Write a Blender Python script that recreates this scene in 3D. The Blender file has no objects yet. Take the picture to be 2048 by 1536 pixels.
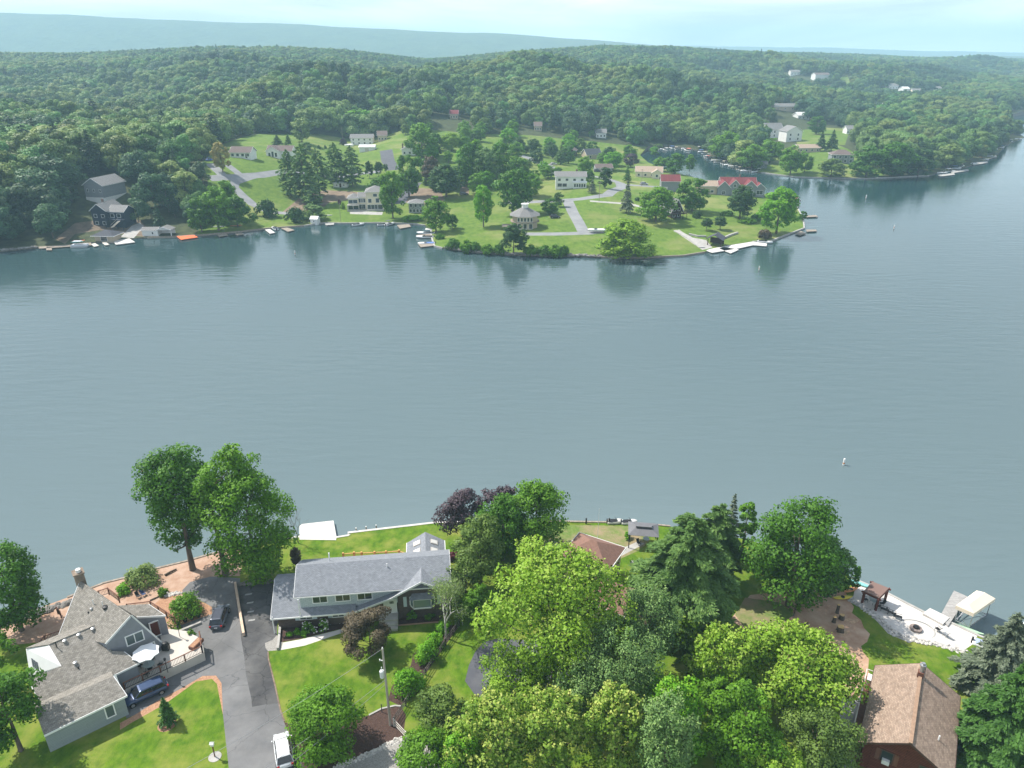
import bpy, bmesh, math, random
import numpy as np
from mathutils import Vector, Matrix
from mathutils.geometry import delaunay_2d_cdt
R = math.radians
scene = bpy.context.scene
COL = scene.collection

# ---------------------------------------------------------------- camera
H = 70.0
F = 1472.0
P = math.atan(660 / 1472.0)
cam_d = bpy.data.cameras.new('camera')
cam_d.sensor_width = 36.0
cam_d.lens = 36.0 * F / 2048.0
cam_d.clip_start = 0.5
cam_d.clip_end = 30000.0
cam = bpy.data.objects.new('camera', cam_d)
COL.objects.link(cam)
cam.location = (0, 0, H)
cam.rotation_euler = (math.pi / 2 - P, 0, 0)
scene.camera = cam

# ---------------------------------------------------------------- sky, sun, exposure
SUN_EL, SUN_AZ = 52.0, 298.0        # azimuth clockwise from +Y; sun stands to the left and beyond
world = bpy.data.worlds.new('World')
scene.world = world
world.use_nodes = True
wn = world.node_tree
wn.nodes.clear()
def wnode(t, **k):
    n = wn.nodes.new(t)
    for a, b in k.items():
        setattr(n, a, b)
    return n
sky = wnode('ShaderNodeTexSky', sky_type='NISHITA', sun_disc=False)
sky.sun_elevation = R(SUN_EL)
sky.sun_rotation = R(SUN_AZ)
sky.altitude = 100
sky.air_density = 1.0
sky.dust_density = 2.0
sky.ozone_density = 2.5
wtc = wnode('ShaderNodeTexCoord')
wmap = wnode('ShaderNodeMapping')
wmap.inputs['Scale'].default_value = (1.3, 1.3, 9.0)
wmap.inputs['Rotation'].default_value = (0.0, R(8), R(20))
wno = wnode('ShaderNodeTexNoise')
wno.inputs['Scale'].default_value = 2.2
wno.inputs['Detail'].default_value = 9
wno.inputs['Roughness'].default_value = 0.58
wno.inputs['Distortion'].default_value = 0.6
wramp = wnode('ShaderNodeValToRGB')
wramp.color_ramp.elements[0].position = 0.36
wramp.color_ramp.elements[1].position = 0.66
wramp.color_ramp.elements[0].color = (0.30, 0.30, 0.30, 1)
wramp.color_ramp.elements[1].color = (0.92, 0.92, 0.92, 1)
wmix = wnode('ShaderNodeMixRGB')
wmix.inputs['Color2'].default_value = (16.5, 17.2, 17.6, 1)
wbg = wnode('ShaderNodeBackground')
wbg.inputs['Strength'].default_value = 0.085
wout = wnode('ShaderNodeOutputWorld')
L = wn.links.new
L(wtc.outputs['Generated'], wmap.inputs['Vector'])
L(wmap.outputs['Vector'], wno.inputs['Vector'])
L(wno.outputs['Fac'], wramp.inputs['Fac'])
wsep = wnode('ShaderNodeSeparateXYZ')
wrng = wnode('ShaderNodeMapRange')          # thin cloud is dense towards the horizon, open overhead
wrng.inputs['From Min'].default_value = 0.08; wrng.inputs['From Max'].default_value = 0.60
wrng.inputs['To Min'].default_value = 1.0; wrng.inputs['To Max'].default_value = 0.32
wmul = wnode('ShaderNodeMath', operation='MULTIPLY')
L(wtc.outputs['Generated'], wsep.inputs['Vector']); L(wsep.outputs['Z'], wrng.inputs['Value'])
L(wramp.outputs['Color'], wmul.inputs[0]); L(wrng.outputs['Result'], wmul.inputs[1])
L(wmul.outputs[0], wmix.inputs['Fac'])
L(sky.outputs['Color'], wmix.inputs['Color1'])
L(wmix.outputs['Color'], wbg.inputs['Color'])
L(wbg.outputs['Background'], wout.inputs['Surface'])

sun_d = bpy.data.lights.new('sun', 'SUN')
sun_d.energy = 5.0
sun_d.angle = R(0.6)
sun_d.color = (1.0, 0.95, 0.87)
sun = bpy.data.objects.new('sun', sun_d)
COL.objects.link(sun)
_s = Vector((math.sin(R(SUN_AZ)) * math.cos(R(SUN_EL)), math.cos(R(SUN_AZ)) * math.cos(R(SUN_EL)), math.sin(R(SUN_EL))))
sun.rotation_euler = _s.to_track_quat('Z', 'Y').to_euler()
sun.location = (0, 0, 200)

scene.view_settings.view_transform = 'Standard'
scene.view_settings.look = 'None'
scene.view_settings.exposure = 0.5
scene.view_settings.gamma = 1.0
scene.view_settings.use_curve_mapping = False
scene.cycles.max_bounces = 8
scene.cycles.volume_bounces = 2
scene.cycles.transparent_max_bounces = 8

# ---------------------------------------------------------------- helpers: tags, materials, mesh builder
def tag(o, label=None, cat=None, group=None, kind=None):
    if label: o['label'] = label
    if cat: o['category'] = cat
    if group: o['group'] = group
    if kind: o['kind'] = kind
    return o

def thing(name, label, cat, loc, rz=0.0, group=None):
    o = bpy.data.objects.new(name, None)
    COL.objects.link(o)
    o.empty_display_size = 0.3
    o.location = loc
    o.rotation_euler = (0, 0, rz)
    return tag(o, label, cat, group)

def copy_tree(o, parent=None):
    c = o.copy()
    COL.objects.link(c)
    c.parent = parent
    for ch in list(o.children):
        copy_tree(ch, c)
    return c

_mats = {}
def mat(name, col, rough=0.8, spec=0.3, metal=0.0, noise=0.0, nscale=1.0, bump=0.0, bscale=8.0, col2=None, coord='Object',
        stretch=(1, 1, 1), emis=None, lo=0.35, hi=0.65):
    """principled material whose base colour wanders between col and col2 with 3-D noise"""
    if name in _mats:
        return _mats[name]
    m = bpy.data.materials.new(name)
    m.use_nodes = True
    nt = m.node_tree
    b = nt.nodes['Principled BSDF']
    b.inputs['Roughness'].default_value = rough
    b.inputs['Specular IOR Level'].default_value = spec
    b.inputs['Metallic'].default_value = metal
    c4 = tuple(col) + (1,)
    b.inputs['Base Color'].default_value = c4
    if noise or col2 or bump:
        tc = nt.nodes.new('ShaderNodeTexCoord')
        mp = nt.nodes.new('ShaderNodeMapping')
        mp.inputs['Scale'].default_value = stretch
        nt.links.new(tc.outputs[coord], mp.inputs['Vector'])
    if noise or col2:
        if col2 is None:
            col2 = tuple(min(1, c * (1 + noise)) for c in col)
            c4 = tuple(c * (1 - noise) for c in col) + (1,)
        n = nt.nodes.new('ShaderNodeTexNoise')
        n.inputs['Scale'].default_value = nscale
        n.inputs['Detail'].default_value = 8
        n.inputs['Roughness'].default_value = 0.62
        nt.links.new(mp.outputs['Vector'], n.inputs['Vector'])
        r = nt.nodes.new('ShaderNodeValToRGB')
        r.color_ramp.elements[0].position = lo
        r.color_ramp.elements[1].position = hi
        r.color_ramp.elements[0].color = c4
        r.color_ramp.elements[1].color = tuple(col2) + (1,)
        nt.links.new(n.outputs['Fac'], r.inputs['Fac'])
        nt.links.new(r.outputs['Color'], b.inputs['Base Color'])
    if bump:
        n2 = nt.nodes.new('ShaderNodeTexNoise')
        n2.inputs['Scale'].default_value = bscale
        n2.inputs['Detail'].default_value = 4
        nt.links.new(mp.outputs['Vector'], n2.inputs['Vector'])
        bp = nt.nodes.new('ShaderNodeBump')
        bp.inputs['Strength'].default_value = bump
        bp.inputs['Distance'].default_value = 0.1
        nt.links.new(n2.outputs['Fac'], bp.inputs['Height'])
        nt.links.new(bp.outputs['Normal'], b.inputs['Normal'])
    _mats[name] = m
    return m

def brickmat(name, c1, c2, mortar, w=0.3, h=0.14, ms=0.02, rough=0.85, noise=0.25, nscale=2.5, bump=0.3, offset=0.5):
    """shingles / bricks / boards laid out in metres on the UV map"""
    if name in _mats:
        return _mats[name]
    m = bpy.data.materials.new(name)
    m.use_nodes = True
    nt = m.node_tree
    b = nt.nodes['Principled BSDF']
    b.inputs['Roughness'].default_value = rough
    b.inputs['Specular IOR Level'].default_value = 0.25
    uv = nt.nodes.new('ShaderNodeUVMap')
    t = nt.nodes.new('ShaderNodeTexBrick')
    t.offset = offset
    t.inputs['Scale'].default_value = 1.0
    t.inputs['Brick Width'].default_value = w
    t.inputs['Row Height'].default_value = h
    t.inputs['Mortar Size'].default_value = ms
    t.inputs['Mortar Smooth'].default_value = 0.1
    t.inputs['Bias'].default_value = 0.0
    t.inputs['Color1'].default_value = tuple(c1) + (1,)
    t.inputs['Color2'].default_value = tuple(c2) + (1,)
    t.inputs['Mortar'].default_value = tuple(mortar) + (1,)
    nt.links.new(uv.outputs['UV'], t.inputs['Vector'])
    n = nt.nodes.new('ShaderNodeTexNoise')
    n.inputs['Scale'].default_value = nscale
    n.inputs['Detail'].default_value = 7
    n.inputs['Roughness'].default_value = 0.65
    nt.links.new(uv.outputs['UV'], n.inputs['Vector'])
    mr = nt.nodes.new('ShaderNodeMapRange')
    mr.inputs['From Min'].default_value = 0.3
    mr.inputs['From Max'].default_value = 0.7
    mr.inputs['To Min'].default_value = 1 - noise
    mr.inputs['To Max'].default_value = 1 + noise
    nt.links.new(n.outputs['Fac'], mr.inputs['Value'])
    mx = nt.nodes.new('ShaderNodeMixRGB')
    mx.blend_type = 'MULTIPLY'
    mx.inputs['Fac'].default_value = 1
    nt.links.new(t.outputs['Color'], mx.inputs['Color1'])
    nt.links.new(mr.outputs['Result'], mx.inputs['Color2'])
    nt.links.new(mx.outputs['Color'], b.inputs['Base Color'])
    if bump:
        bp = nt.nodes.new('ShaderNodeBump')
        bp.inputs['Strength'].default_value = bump
        bp.inputs['Distance'].default_value = 0.02
        bp.invert = True
        nt.links.new(t.outputs['Fac'], bp.inputs['Height'])
        nt.links.new(bp.outputs['Normal'], b.inputs['Normal'])
    _mats[name] = m
    return m

class MB:
    """collects boxes, prisms and tubes; build() links them as one mesh object"""
    def __init__(s):
        s.v = []; s.f = []
    def add(s, vs, fs):
        k = len(s.v)
        s.v += [tuple(p) for p in vs]
        s.f += [tuple(i + k for i in q) for q in fs]
        return s
    def box(s, x0, x1, y0, y1, z0, z1, rz=0.0, c=None):
        vs = [(x, y, z) for z in (z0, z1) for x, y in ((x0, y0), (x1, y0), (x1, y1), (x0, y1))]
        if rz:
            cx, cy = c if c else ((x0 + x1) / 2, (y0 + y1) / 2)
            ca, sa = math.cos(rz), math.sin(rz)
            vs = [(cx + (x - cx) * ca - (y - cy) * sa, cy + (x - cx) * sa + (y - cy) * ca, z) for x, y, z in vs]
        return s.add(vs, [(3, 2, 1, 0), (4, 5, 6, 7), (0, 1, 5, 4), (1, 2, 6, 5), (2, 3, 7, 6), (3, 0, 4, 7)])
    def bar(s, a, b, w, h=None, up=(0, 0, 1)):
        """rectangular bar between two points"""
        h = h or w
        a = Vector(a); b = Vector(b)
        d = (b - a).normalized()
        u = Vector(up)
        if abs(d.dot(u)) > 0.95: u = Vector((1, 0, 0))
        x = d.cross(u).normalized() * (w / 2)
        y = x.cross(d).normalized() * (h / 2)
        vs = [p + i * x + j * y for p in (a, b) for i, j in ((-1, -1), (1, -1), (1, 1), (-1, 1))]
        return s.add(vs, [(0, 1, 2, 3), (7, 6, 5, 4), (1, 0, 4, 5), (2, 1, 5, 6), (3, 2, 6, 7), (0, 3, 7, 4)])
    def tube(s, pts, rad, n=6, cap=True):
        pts = [Vector(p) for p in pts]
        if not hasattr(rad, '__len__'): rad = [rad] * len(pts)
        vs = []; fs = []
        ref = None
        for i, p in enumerate(pts):
            d = (pts[min(i + 1, len(pts) - 1)] - pts[max(i - 1, 0)])
            if d.length < 1e-9: d = Vector((0, 0, 1))
            d.normalize()
            if ref is None:
                ref = Vector((1, 0, 0)) if abs(d.x) < 0.9 else Vector((0, 1, 0))
            x = (ref - d * ref.dot(d)).normalized(); y = d.cross(x)
            ref = x
            for k in range(n):
                a = 2 * math.pi * k / n
                vs.append(p + (x * math.cos(a) + y * math.sin(a)) * rad[i])
        for i in range(len(pts) - 1):
            for k in range(n):
                fs.append((i * n + k, i * n + (k + 1) % n, (i + 1) * n + (k + 1) % n, (i + 1) * n + k))
        if cap:
            fs.append(tuple(range(n - 1, -1, -1)))
            fs.append(tuple((len(pts) - 1) * n + k for k in range(n)))
        return s.add(vs, fs)
    def cyl(s, x, y, z0, z1, r0, r1=None, n=12):
        return s.tube([(x, y, z0), (x, y, z1)], [r0, r0 if r1 is None else r1], n)
    def lathe(s, x, y, prof, n=16):
        return s.tube([(x, y, z) for r, z in prof], [r for r, z in prof], n)
    def poly(s, pts, z0, z1):
        """prism over a plan polygon (list of x,y)"""
        n = len(pts)
        ar = sum(pts[i][0] * pts[(i + 1) % n][1] - pts[(i + 1) % n][0] * pts[i][1] for i in range(n))
        if ar < 0: pts = pts[::-1]
        vs = [(x, y, z0) for x, y in pts] + [(x, y, z1) for x, y in pts]
        return s.add(vs, [tuple(range(n - 1, -1, -1)), tuple(range(n, 2 * n))] +
                     [(i, (i + 1) % n, n + (i + 1) % n, n + i) for i in range(n)])
    def slab(s, quad, th):
        """a (possibly sloping) slab: polygon of 3-D points thickened downwards"""
        q = [Vector(p) for p in quad]
        nrm = (q[1] - q[0]).cross(q[2] - q[0]).normalized()
        if nrm.z < 0:
            q = q[::-1]; nrm = -nrm
        n = len(q)
        vs = q + [p - nrm * th for p in q]
        return s.add(vs, [tuple(range(n)), tuple(range(2 * n - 1, n - 1, -1))] +
                     [((i + 1) % n, i, n + i, n + (i + 1) % n) for i in range(n)])
    def mesh(s, name, m, smooth=False):
        me = bpy.data.meshes.new(name)
        me.from_pydata([tuple(p) for p in s.v], [], s.f)
        me.validate()
        uvl = me.uv_layers.new(name='UVMap')
        vv = [Vector(p) for p in s.v]
        data = np.zeros(len(me.loops) * 2, dtype=np.float32)
        for p in me.polygons:
            nn = p.normal
            u = Vector((0, 0, 1)).cross(nn)
            u = Vector((1, 0, 0)) if u.length < 0.02 else u.normalized()
            w = nn.cross(u)
            for li in p.loop_indices:
                co = vv[me.loops[li].vertex_index]
                data[2 * li] = co.dot(u); data[2 * li + 1] = co.dot(w)
        uvl.data.foreach_set('uv', data)
        if m: me.materials.append(m)
        if smooth:
            me.polygons.foreach_set('use_smooth', [True] * len(me.polygons))
        return me
    def build(s, name, m, parent=None, smooth=False, label=None):
        o = bpy.data.objects.new(name, s.mesh(name, m, smooth))
        COL.objects.link(o)
        if parent: o.parent = parent
        if label: o['label'] = label
        return o

def bevel(o, w=0.03, seg=2):
    md = o.modifiers.new('bevel', 'BEVEL')
    md.width = w; md.segments = seg; md.limit_method = 'ANGLE'
    return o

# ---------------------------------------------------------------- where a photograph pixel meets a height or the ground
def ray(px, py):
    a = (px - 1024) / F; b = -(py - 768) / F
    return np.array((a, math.cos(P) + b * math.sin(P), -math.sin(P) + b * math.cos(P)))
def W(px, py, z=0.0):
    d = ray(px, py); t = (z - H) / d[2]
    return (d[0] * t, d[1] * t, z)
def W2(px, py, z=0.0):
    return W(px, py, z)[:2]

# shorelines, in plan; named by where they run
NEAR_SHORE = [(-260, 60)] + [W2(*p) for p in [(-300, 1335), (0, 1243), (79, 1222), (136, 1201), (209, 1172), (253, 1161), (316, 1142), (370, 1129),
    (418, 1115), (500, 1096), (569, 1082), (599, 1079), (674, 1080), (699, 1076), (696, 1071), (875, 1050), (1000, 1049), (1125, 1048), (1263, 1051),
    (1380, 1062), (1500, 1086), (1600, 1118), (1700, 1160), (1771, 1191), (1846, 1230), (1895, 1249), (1959, 1279), (2048, 1309), (2300, 1400)]]
NEAR = NEAR_SHORE + [(260, 30), (260, -60), (-260, -60)]
FAR_SHORE = [(-900, 420), (-500, 330)] + [W2(*p) for p in [(-200, 522), (0, 504), (74, 497), (148, 492), (182, 487), (225, 485), (273, 478), (293, 477), (371, 474), (398, 472),
    (487, 464), (537, 458), (608, 453), (647, 447), (680, 448), (761, 447), (824, 449), (850, 452), (862, 460), (863, 476), (869, 494), (894, 499),
    (955, 507), (1011, 511), (1078, 513), (1139, 514), (1202, 516), (1280, 517), (1366, 513), (1409, 506), (1449, 494), (1505, 485), (1541, 484),
    (1571, 472), (1608, 458), (1606, 440), (1592, 412), (1560, 395), (1500, 384), (1430, 366), (1385, 356), (1330, 340), (1296, 326), (1280, 312), (1296, 299), (1340, 295),
    (1406, 302), (1424, 320), (1480, 342), (1523, 346), (1593, 355), (1660, 357), (1737, 358), (1858, 352), (1873, 347), (1932, 335), (1990, 315),
    (2010, 292), (2048, 275)]] + [(560, 900), (800, 1150), (1300, 1500), (2600, 1700), (4500, 2100)]
FARL = FAR_SHORE + [(4500, 3300), (-3000, 3300), (-3000, 420)]

def seg_dist(Q, poly):
    """distance of points Q (n,2) to an open polyline"""
    Q = np.asarray(Q, float)
    A = np.asarray(poly, float)
    best = np.full(len(Q), 1e18)
    for a, b in zip(A[:-1], A[1:]):
        d = b - a
        t = np.clip(((Q - a) @ d) / max(d @ d, 1e-12), 0, 1)
        e = Q - a - t[:, None] * d
        best = np.minimum(best, (e * e).sum(1))
    return np.sqrt(best)
def inside(Q, poly):
    Q = np.asarray(Q, float)
    x, y = Q[:, 0], Q[:, 1]
    r = np.zeros(len(Q), bool)
    n = len(poly)
    for i in range(n):
        x0, y0 = poly[i]; x1, y1 = poly[(i + 1) % n]
        c = (y0 > y) != (y1 > y)
        if y1 != y0:
            r ^= c & (x < (x1 - x0) * (y - y0) / (y1 - y0) + x0)
    return r
def sstep(t):
    t = np.clip(t, 0, 1)
    return t * t * (3 - 2 * t)
_rp = np.array([(-1500, 100), (-300, 102), (0, 101), (150, 102), (300, 95), (400, 88), (550, 88), (680, 94), (780, 104), (850, 113), (900, 110), (980, 103), (1080, 95), (1200, 85),
                (1350, 89), (1500, 98), (1650, 104), (1800, 110), (2048, 116), (3000, 118)], float)
def lump(x, y):
    return (np.sin(x / 61 + 1.3) * np.cos(y / 83 + .4) + .6 * np.sin((x + y) / 37 + 2) * np.cos((x - y) / 45) + .8 * np.sin(x / 140 - y / 170)
            + 1.3 * np.cos((x * .6 + y) / 150 + .5))
def height(x, y):
    x = np.atleast_1d(np.asarray(x, float)); y = np.atleast_1d(np.asarray(y, float))
    Q = np.stack([x, y], 1)
    near = y < 170
    z = np.zeros(len(x))
    if near.any():
        ds = seg_dist(Q[near], NEAR_SHORE)
        z[near] = 0.5 + 0.05 * np.minimum(ds, 50)
    f = ~near
    if f.any():
        X, Y = x[f], y[f]
        ds = seg_dist(Q[f], FAR_SHORE)
        base = 0.5 + 0.06 * np.minimum(ds, 90)
        left = sstep((-X - 95) / 60) * (1 - sstep((Y - 700) / 300))
        base += left * 13 * sstep((ds - 8) / 75)
        mid = sstep((X + 130) / 60) * (1 - sstep((X - 40) / 50))
        base += mid * 8 * sstep((ds - 55) / 130)
        u = X / np.maximum(Y, 1)
        px = 1024 + 1613 * u
        pyv = np.interp(px, _rp[:, 0], _rp[:, 1])
        rd = np.interp(px, [0, 900, 1300, 1700, 2048], [1350, 1500, 1550, 2200, 2500])
        rh = 70 - 17 + rd * (108 - pyv) * 0.000566
        st = np.interp(px, [0, 1000, 1500, 1800], [430, 470, 640, 800])
        t = np.clip((Y - st) / (rd - st), 0, 1)
        g = t ** 1.1
        g = g * (1 - .35 * sstep((Y - rd) / 700))
        lm = lump(X, Y) * 8.5 * sstep((ds - 70) / 200) * sstep((Y - st) / 150) * (1 - .9 * sstep((Y - rd + 500) / 350))
        z[f] = base + (rh - base) * g + lm
    return z
def gz(x, y):
    return float(height(x, y)[0])
_tt = np.concatenate([np.arange(60, 420, 0.75), np.arange(420, 900, 2.0), np.arange(900, 3500, 8.0)])
def G(px, py):
    """the ground point seen at a photograph pixel"""
    d = ray(px, py); dn = d / np.linalg.norm(d)
    pts = _tt[:, None] * dn + np.array((0, 0, H))
    hh_ = height(pts[:, 0], pts[:, 1])
    far_ = pts[:, 1] >= 170
    dry = np.where(far_, inside(pts[:, :2], FARL), inside(pts[:, :2], NEAR))
    hh_ = np.where(dry, hh_, -2.0)
    dz = pts[:, 2] - hh_
    k = int(np.argmax(dz < 0))
    if k == 0: k = len(_tt) - 1
    t0, t1 = _tt[k - 1], _tt[k]
    a, b = dz[k - 1], dz[k]
    t = t0 + (t1 - t0) * (a / (a - b) if a != b else .5)
    p = dn * t + np.array((0, 0, H))
    return Vector((p[0], p[1], gz(p[0], p[1])))
def G2(px, py):
    p = G(px, py)
    return (p.x, p.y)
def PZ(lst):
    return [G2(*p) for p in lst]
def mpp(p):
    """metres per photograph pixel at a ground point"""
    return (p[1] * math.cos(P) + (H - p[2]) * math.sin(P)) / F
# ================================================================ SETTING
def foliage_floor(name, c1, c2): return mat(name, c1, rough=.95, col2=c2, nscale=.35, bump=.5, bscale=1.5)
def lawnmat(name, g1, g2, dry, dry_lo=.55, dry_hi=.75, sc=.09, fine=2.6):
    m = bpy.data.materials.new(name); m.use_nodes = True
    nt = m.node_tree; b = nt.nodes['Principled BSDF']
    b.inputs['Roughness'].default_value = .9; b.inputs['Specular IOR Level'].default_value = .15
    tc = nt.nodes.new('ShaderNodeTexCoord')
    def nz(s, d, st=(1, 1, 1)):
        mp = nt.nodes.new('ShaderNodeMapping'); mp.inputs['Scale'].default_value = st
        nt.links.new(tc.outputs['Object'], mp.inputs['Vector'])
        n = nt.nodes.new('ShaderNodeTexNoise'); n.inputs['Scale'].default_value = s; n.inputs['Detail'].default_value = d
        n.inputs['Roughness'].default_value = .65
        nt.links.new(mp.outputs['Vector'], n.inputs['Vector']); return n
    def rmp(n, lo, hi, c1, c2):
        r = nt.nodes.new('ShaderNodeValToRGB')
        r.color_ramp.elements[0].position = lo; r.color_ramp.elements[1].position = hi
        r.color_ramp.elements[0].color = tuple(c1) + (1,); r.color_ramp.elements[1].color = tuple(c2) + (1,)
        nt.links.new(n.outputs['Fac'], r.inputs['Fac']); return r
    a = rmp(nz(fine, 9, (1, .55, 1)), .32, .68, g1, g2)
    d = rmp(nz(sc, 8), dry_lo, dry_hi, (0, 0, 0), (1, 1, 1))
    mx = nt.nodes.new('ShaderNodeMixRGB'); mx.inputs['Color2'].default_value = tuple(dry) + (1,)
    nt.links.new(d.outputs['Color'], mx.inputs['Fac']); nt.links.new(a.outputs['Color'], mx.inputs['Color1'])
    nt.links.new(mx.outputs['Color'], b.inputs['Base Color'])
    bp = nt.nodes.new('ShaderNodeBump'); bp.inputs['Strength'].default_value = .6; bp.inputs['Distance'].default_value = .08
    n3 = nz(7, 5); nt.links.new(n3.outputs['Fac'], bp.inputs['Height']); nt.links.new(bp.outputs['Normal'], b.inputs['Normal'])
    return m
M_lawn = lawnmat('lawn_green', (.048, .115, .006), (.115, .205, .012), (.21, .235, .045), .44, .66, .22, 1.3)
M_lawn_far = lawnmat('lawn_far', (.070, .135, .018), (.14, .215, .032), (.23, .24, .085), .48, .68, .035, .5)
M_rough = lawnmat('rough_grass', (.09, .16, .03), (.17, .23, .06), (.28, .22, .13), .42, .6, .25)
M_floor = foliage_floor('forest_floor', (.030, .040, .015), (.07, .085, .03))
M_dirtf = mat('far_earth', (.17, .12, .085), rough=.95, col2=(.26, .20, .14), nscale=.3, bump=.4)
M_dirt = mat('bare_earth', (.36, .205, .13), rough=.95, col2=(.56, .40, .285), nscale=.5, bump=.6, bscale=4, lo=.3, hi=.7)
M_dirtd = mat('shaded_earth', (.11, .085, .06), rough=.95, col2=(.20, .15, .105), nscale=.4, bump=.5)  # earth colour darkened for the shade under the trees
M_sand = mat('needle_litter', (.36, .22, .15), rough=.95, col2=(.46, .32, .24), nscale=.8, bump=.5, bscale=6)
M_mulch = mat('dark_mulch', (.055, .032, .026), rough=1, col2=(.10, .06, .048), nscale=5, bump=.8, bscale=16)
M_bark = mat('orange_mulch', (.33, .17, .10), rough=1, col2=(.50, .30, .19), nscale=5, bump=.8, bscale=16)
M_asph = mat('light_asphalt', (.135, .136, .14), rough=.85, col2=(.185, .184, .184), nscale=.35, bump=.25, bscale=30, lo=.3, hi=.7)
M_asph_d = mat('dark_asphalt', (.060, .060, .064), rough=.85, col2=(.13, .128, .126), nscale=.33, bump=.25, bscale=30, lo=.35, hi=.68)
M_asph_b = mat('blue_asphalt', (.075, .078, .095), rough=.85, col2=(.11, .112, .125), nscale=.4, bump=.2, bscale=30)
M_conc = mat('pale_concrete', (.32, .31, .29), rough=.85, col2=(.44, .425, .40), nscale=.8, bump=.15, bscale=20)
M_conc_w = mat('white_concrete', (.50, .475, .445), rough=.8, col2=(.64, .61, .575), nscale=.6, bump=.1, bscale=20)
M_conc_g = mat('grey_concrete', (.26, .265, .26), rough=.9, col2=(.40, .40, .38), nscale=.5, bump=.2, bscale=20)
M_gravel = mat('gravel', (.24, .23, .21), rough=1, col2=(.42, .40, .37), nscale=9, bump=.8, bscale=20)
M_bank = mat('bank_stone', (.10, .085, .07), rough=.95, col2=(.24, .21, .18), nscale=.9, bump=.7, bscale=3)
M_road = mat('far_road', (.20, .205, .215), rough=.9, col2=(.27, .275, .28), nscale=.2, bump=.1)

def cracks(m, scale=.35, dark=.45, width=.012):
    nt = m.node_tree; b = nt.nodes['Principled BSDF']
    src = b.inputs['Base Color'].links[0].from_socket
    tc = nt.nodes.new('ShaderNodeTexCoord')
    nz = nt.nodes.new('ShaderNodeTexNoise'); nz.inputs['Scale'].default_value = 1.1; nz.inputs['Detail'].default_value = 4
    mixv = nt.nodes.new('ShaderNodeMixRGB'); mixv.blend_type = 'ADD'; mixv.inputs['Fac'].default_value = .9
    nt.links.new(tc.outputs['Object'], nz.inputs['Vector']); nt.links.new(tc.outputs['Object'], mixv.inputs['Color1']); nt.links.new(nz.outputs['Color'], mixv.inputs['Color2'])
    v = nt.nodes.new('ShaderNodeTexVoronoi'); v.feature = 'DISTANCE_TO_EDGE'; v.inputs['Scale'].default_value = scale
    nt.links.new(mixv.outputs['Color'], v.inputs['Vector'])
    r = nt.nodes.new('ShaderNodeMapRange'); r.inputs['From Min'].default_value = 0; r.inputs['From Max'].default_value = width
    r.inputs['To Min'].default_value = dark; r.inputs['To Max'].default_value = 1
    nt.links.new(v.outputs['Distance'], r.inputs['Value'])
    st = nt.nodes.new('ShaderNodeTexNoise'); st.inputs['Scale'].default_value = .16; st.inputs['Detail'].default_value = 7; st.inputs['Roughness'].default_value = .7
    nt.links.new(tc.outputs['Object'], st.inputs['Vector'])
    r2 = nt.nodes.new('ShaderNodeMapRange'); r2.inputs['From Min'].default_value = .35; r2.inputs['From Max'].default_value = .65; r2.inputs['To Min'].default_value = .78; r2.inputs['To Max'].default_value = 1.15
    nt.links.new(st.outputs['Fac'], r2.inputs['Value'])
    mm = nt.nodes.new('ShaderNodeMath'); mm.operation = 'MULTIPLY'; nt.links.new(r.outputs['Result'], mm.inputs[0]); nt.links.new(r2.outputs['Result'], mm.inputs[1])
    mx = nt.nodes.new('ShaderNodeMixRGB'); mx.blend_type = 'MULTIPLY'; mx.inputs['Fac'].default_value = 1
    nt.links.new(src, mx.inputs['Color1']); nt.links.new(mm.outputs[0], mx.inputs['Color2']); nt.links.new(mx.outputs['Color'], b.inputs['Base Color'])
cracks(M_asph, .22, .6, .010); cracks(M_asph_d, .3, .45, .016); cracks(M_conc_g, .3, .6, .014)

def make_land(outline, shore, zones, grids, skirt_name):
    """one sheet of ground cut exactly along every zone outline; each zone becomes its own object"""
    loops = [outline] + [z[2] for z in zones]
    V = []; E = []
    for lp in loops:
        pts = []
        n = len(lp)
        for i in range(n):
            a = np.array(lp[i]); b = np.array(lp[(i + 1) % n])
            ln = np.linalg.norm(b - a)
            st = 3.0 if max(a[1], b[1]) < 170 else (10.0 if max(a[1], b[1]) < 700 else 80.0)
            k = max(1, int(ln / st))
            pts += [a + (b - a) * j / k for j in range(k)]
        s = len(V)
        V += pts
        E += [(s + i, s + (i + 1) % len(pts)) for i in range(len(pts))]
    C = np.array(V)
    for (x0, x1, y0, y1, st) in grids:
        xs = np.arange(x0, x1, st); ys = np.arange(y0, y1, st)
        g = np.stack(np.meshgrid(xs, ys), -1).reshape(-1, 2)
        g = g + (np.random.RandomState(3).rand(*g.shape) - .5) * st * .25
        g = g[inside(g, outline)]
        keep = np.ones(len(g), bool)
        for i in range(0, len(g), 400):
            d = ((g[i:i + 400, None, :] - C[None]) ** 2).sum(-1).min(1)
            keep[i:i + 400] = d > (st * .35) ** 2
        V += list(g[keep])
    res = delaunay_2d_cdt([Vector((float(a), float(b))) for a, b in V], E, [], 0, 1e-4)
    vs = np.array([(v.x, v.y) for v in res[0]])
    fs = np.array([f for f in res[2] if len(f) == 3])
    cen = vs[fs].mean(1)
    zi = np.full(len(fs), -1)
    zi[inside(cen, outline)] = 0
    for k, zn in enumerate(zones):
        ok = inside(cen, zn[2]) & (zi >= 0)
        zi[ok] = k + 1
    zz = height(vs[:, 0], vs[:, 1])
    return vs, zz, fs, zi

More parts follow.
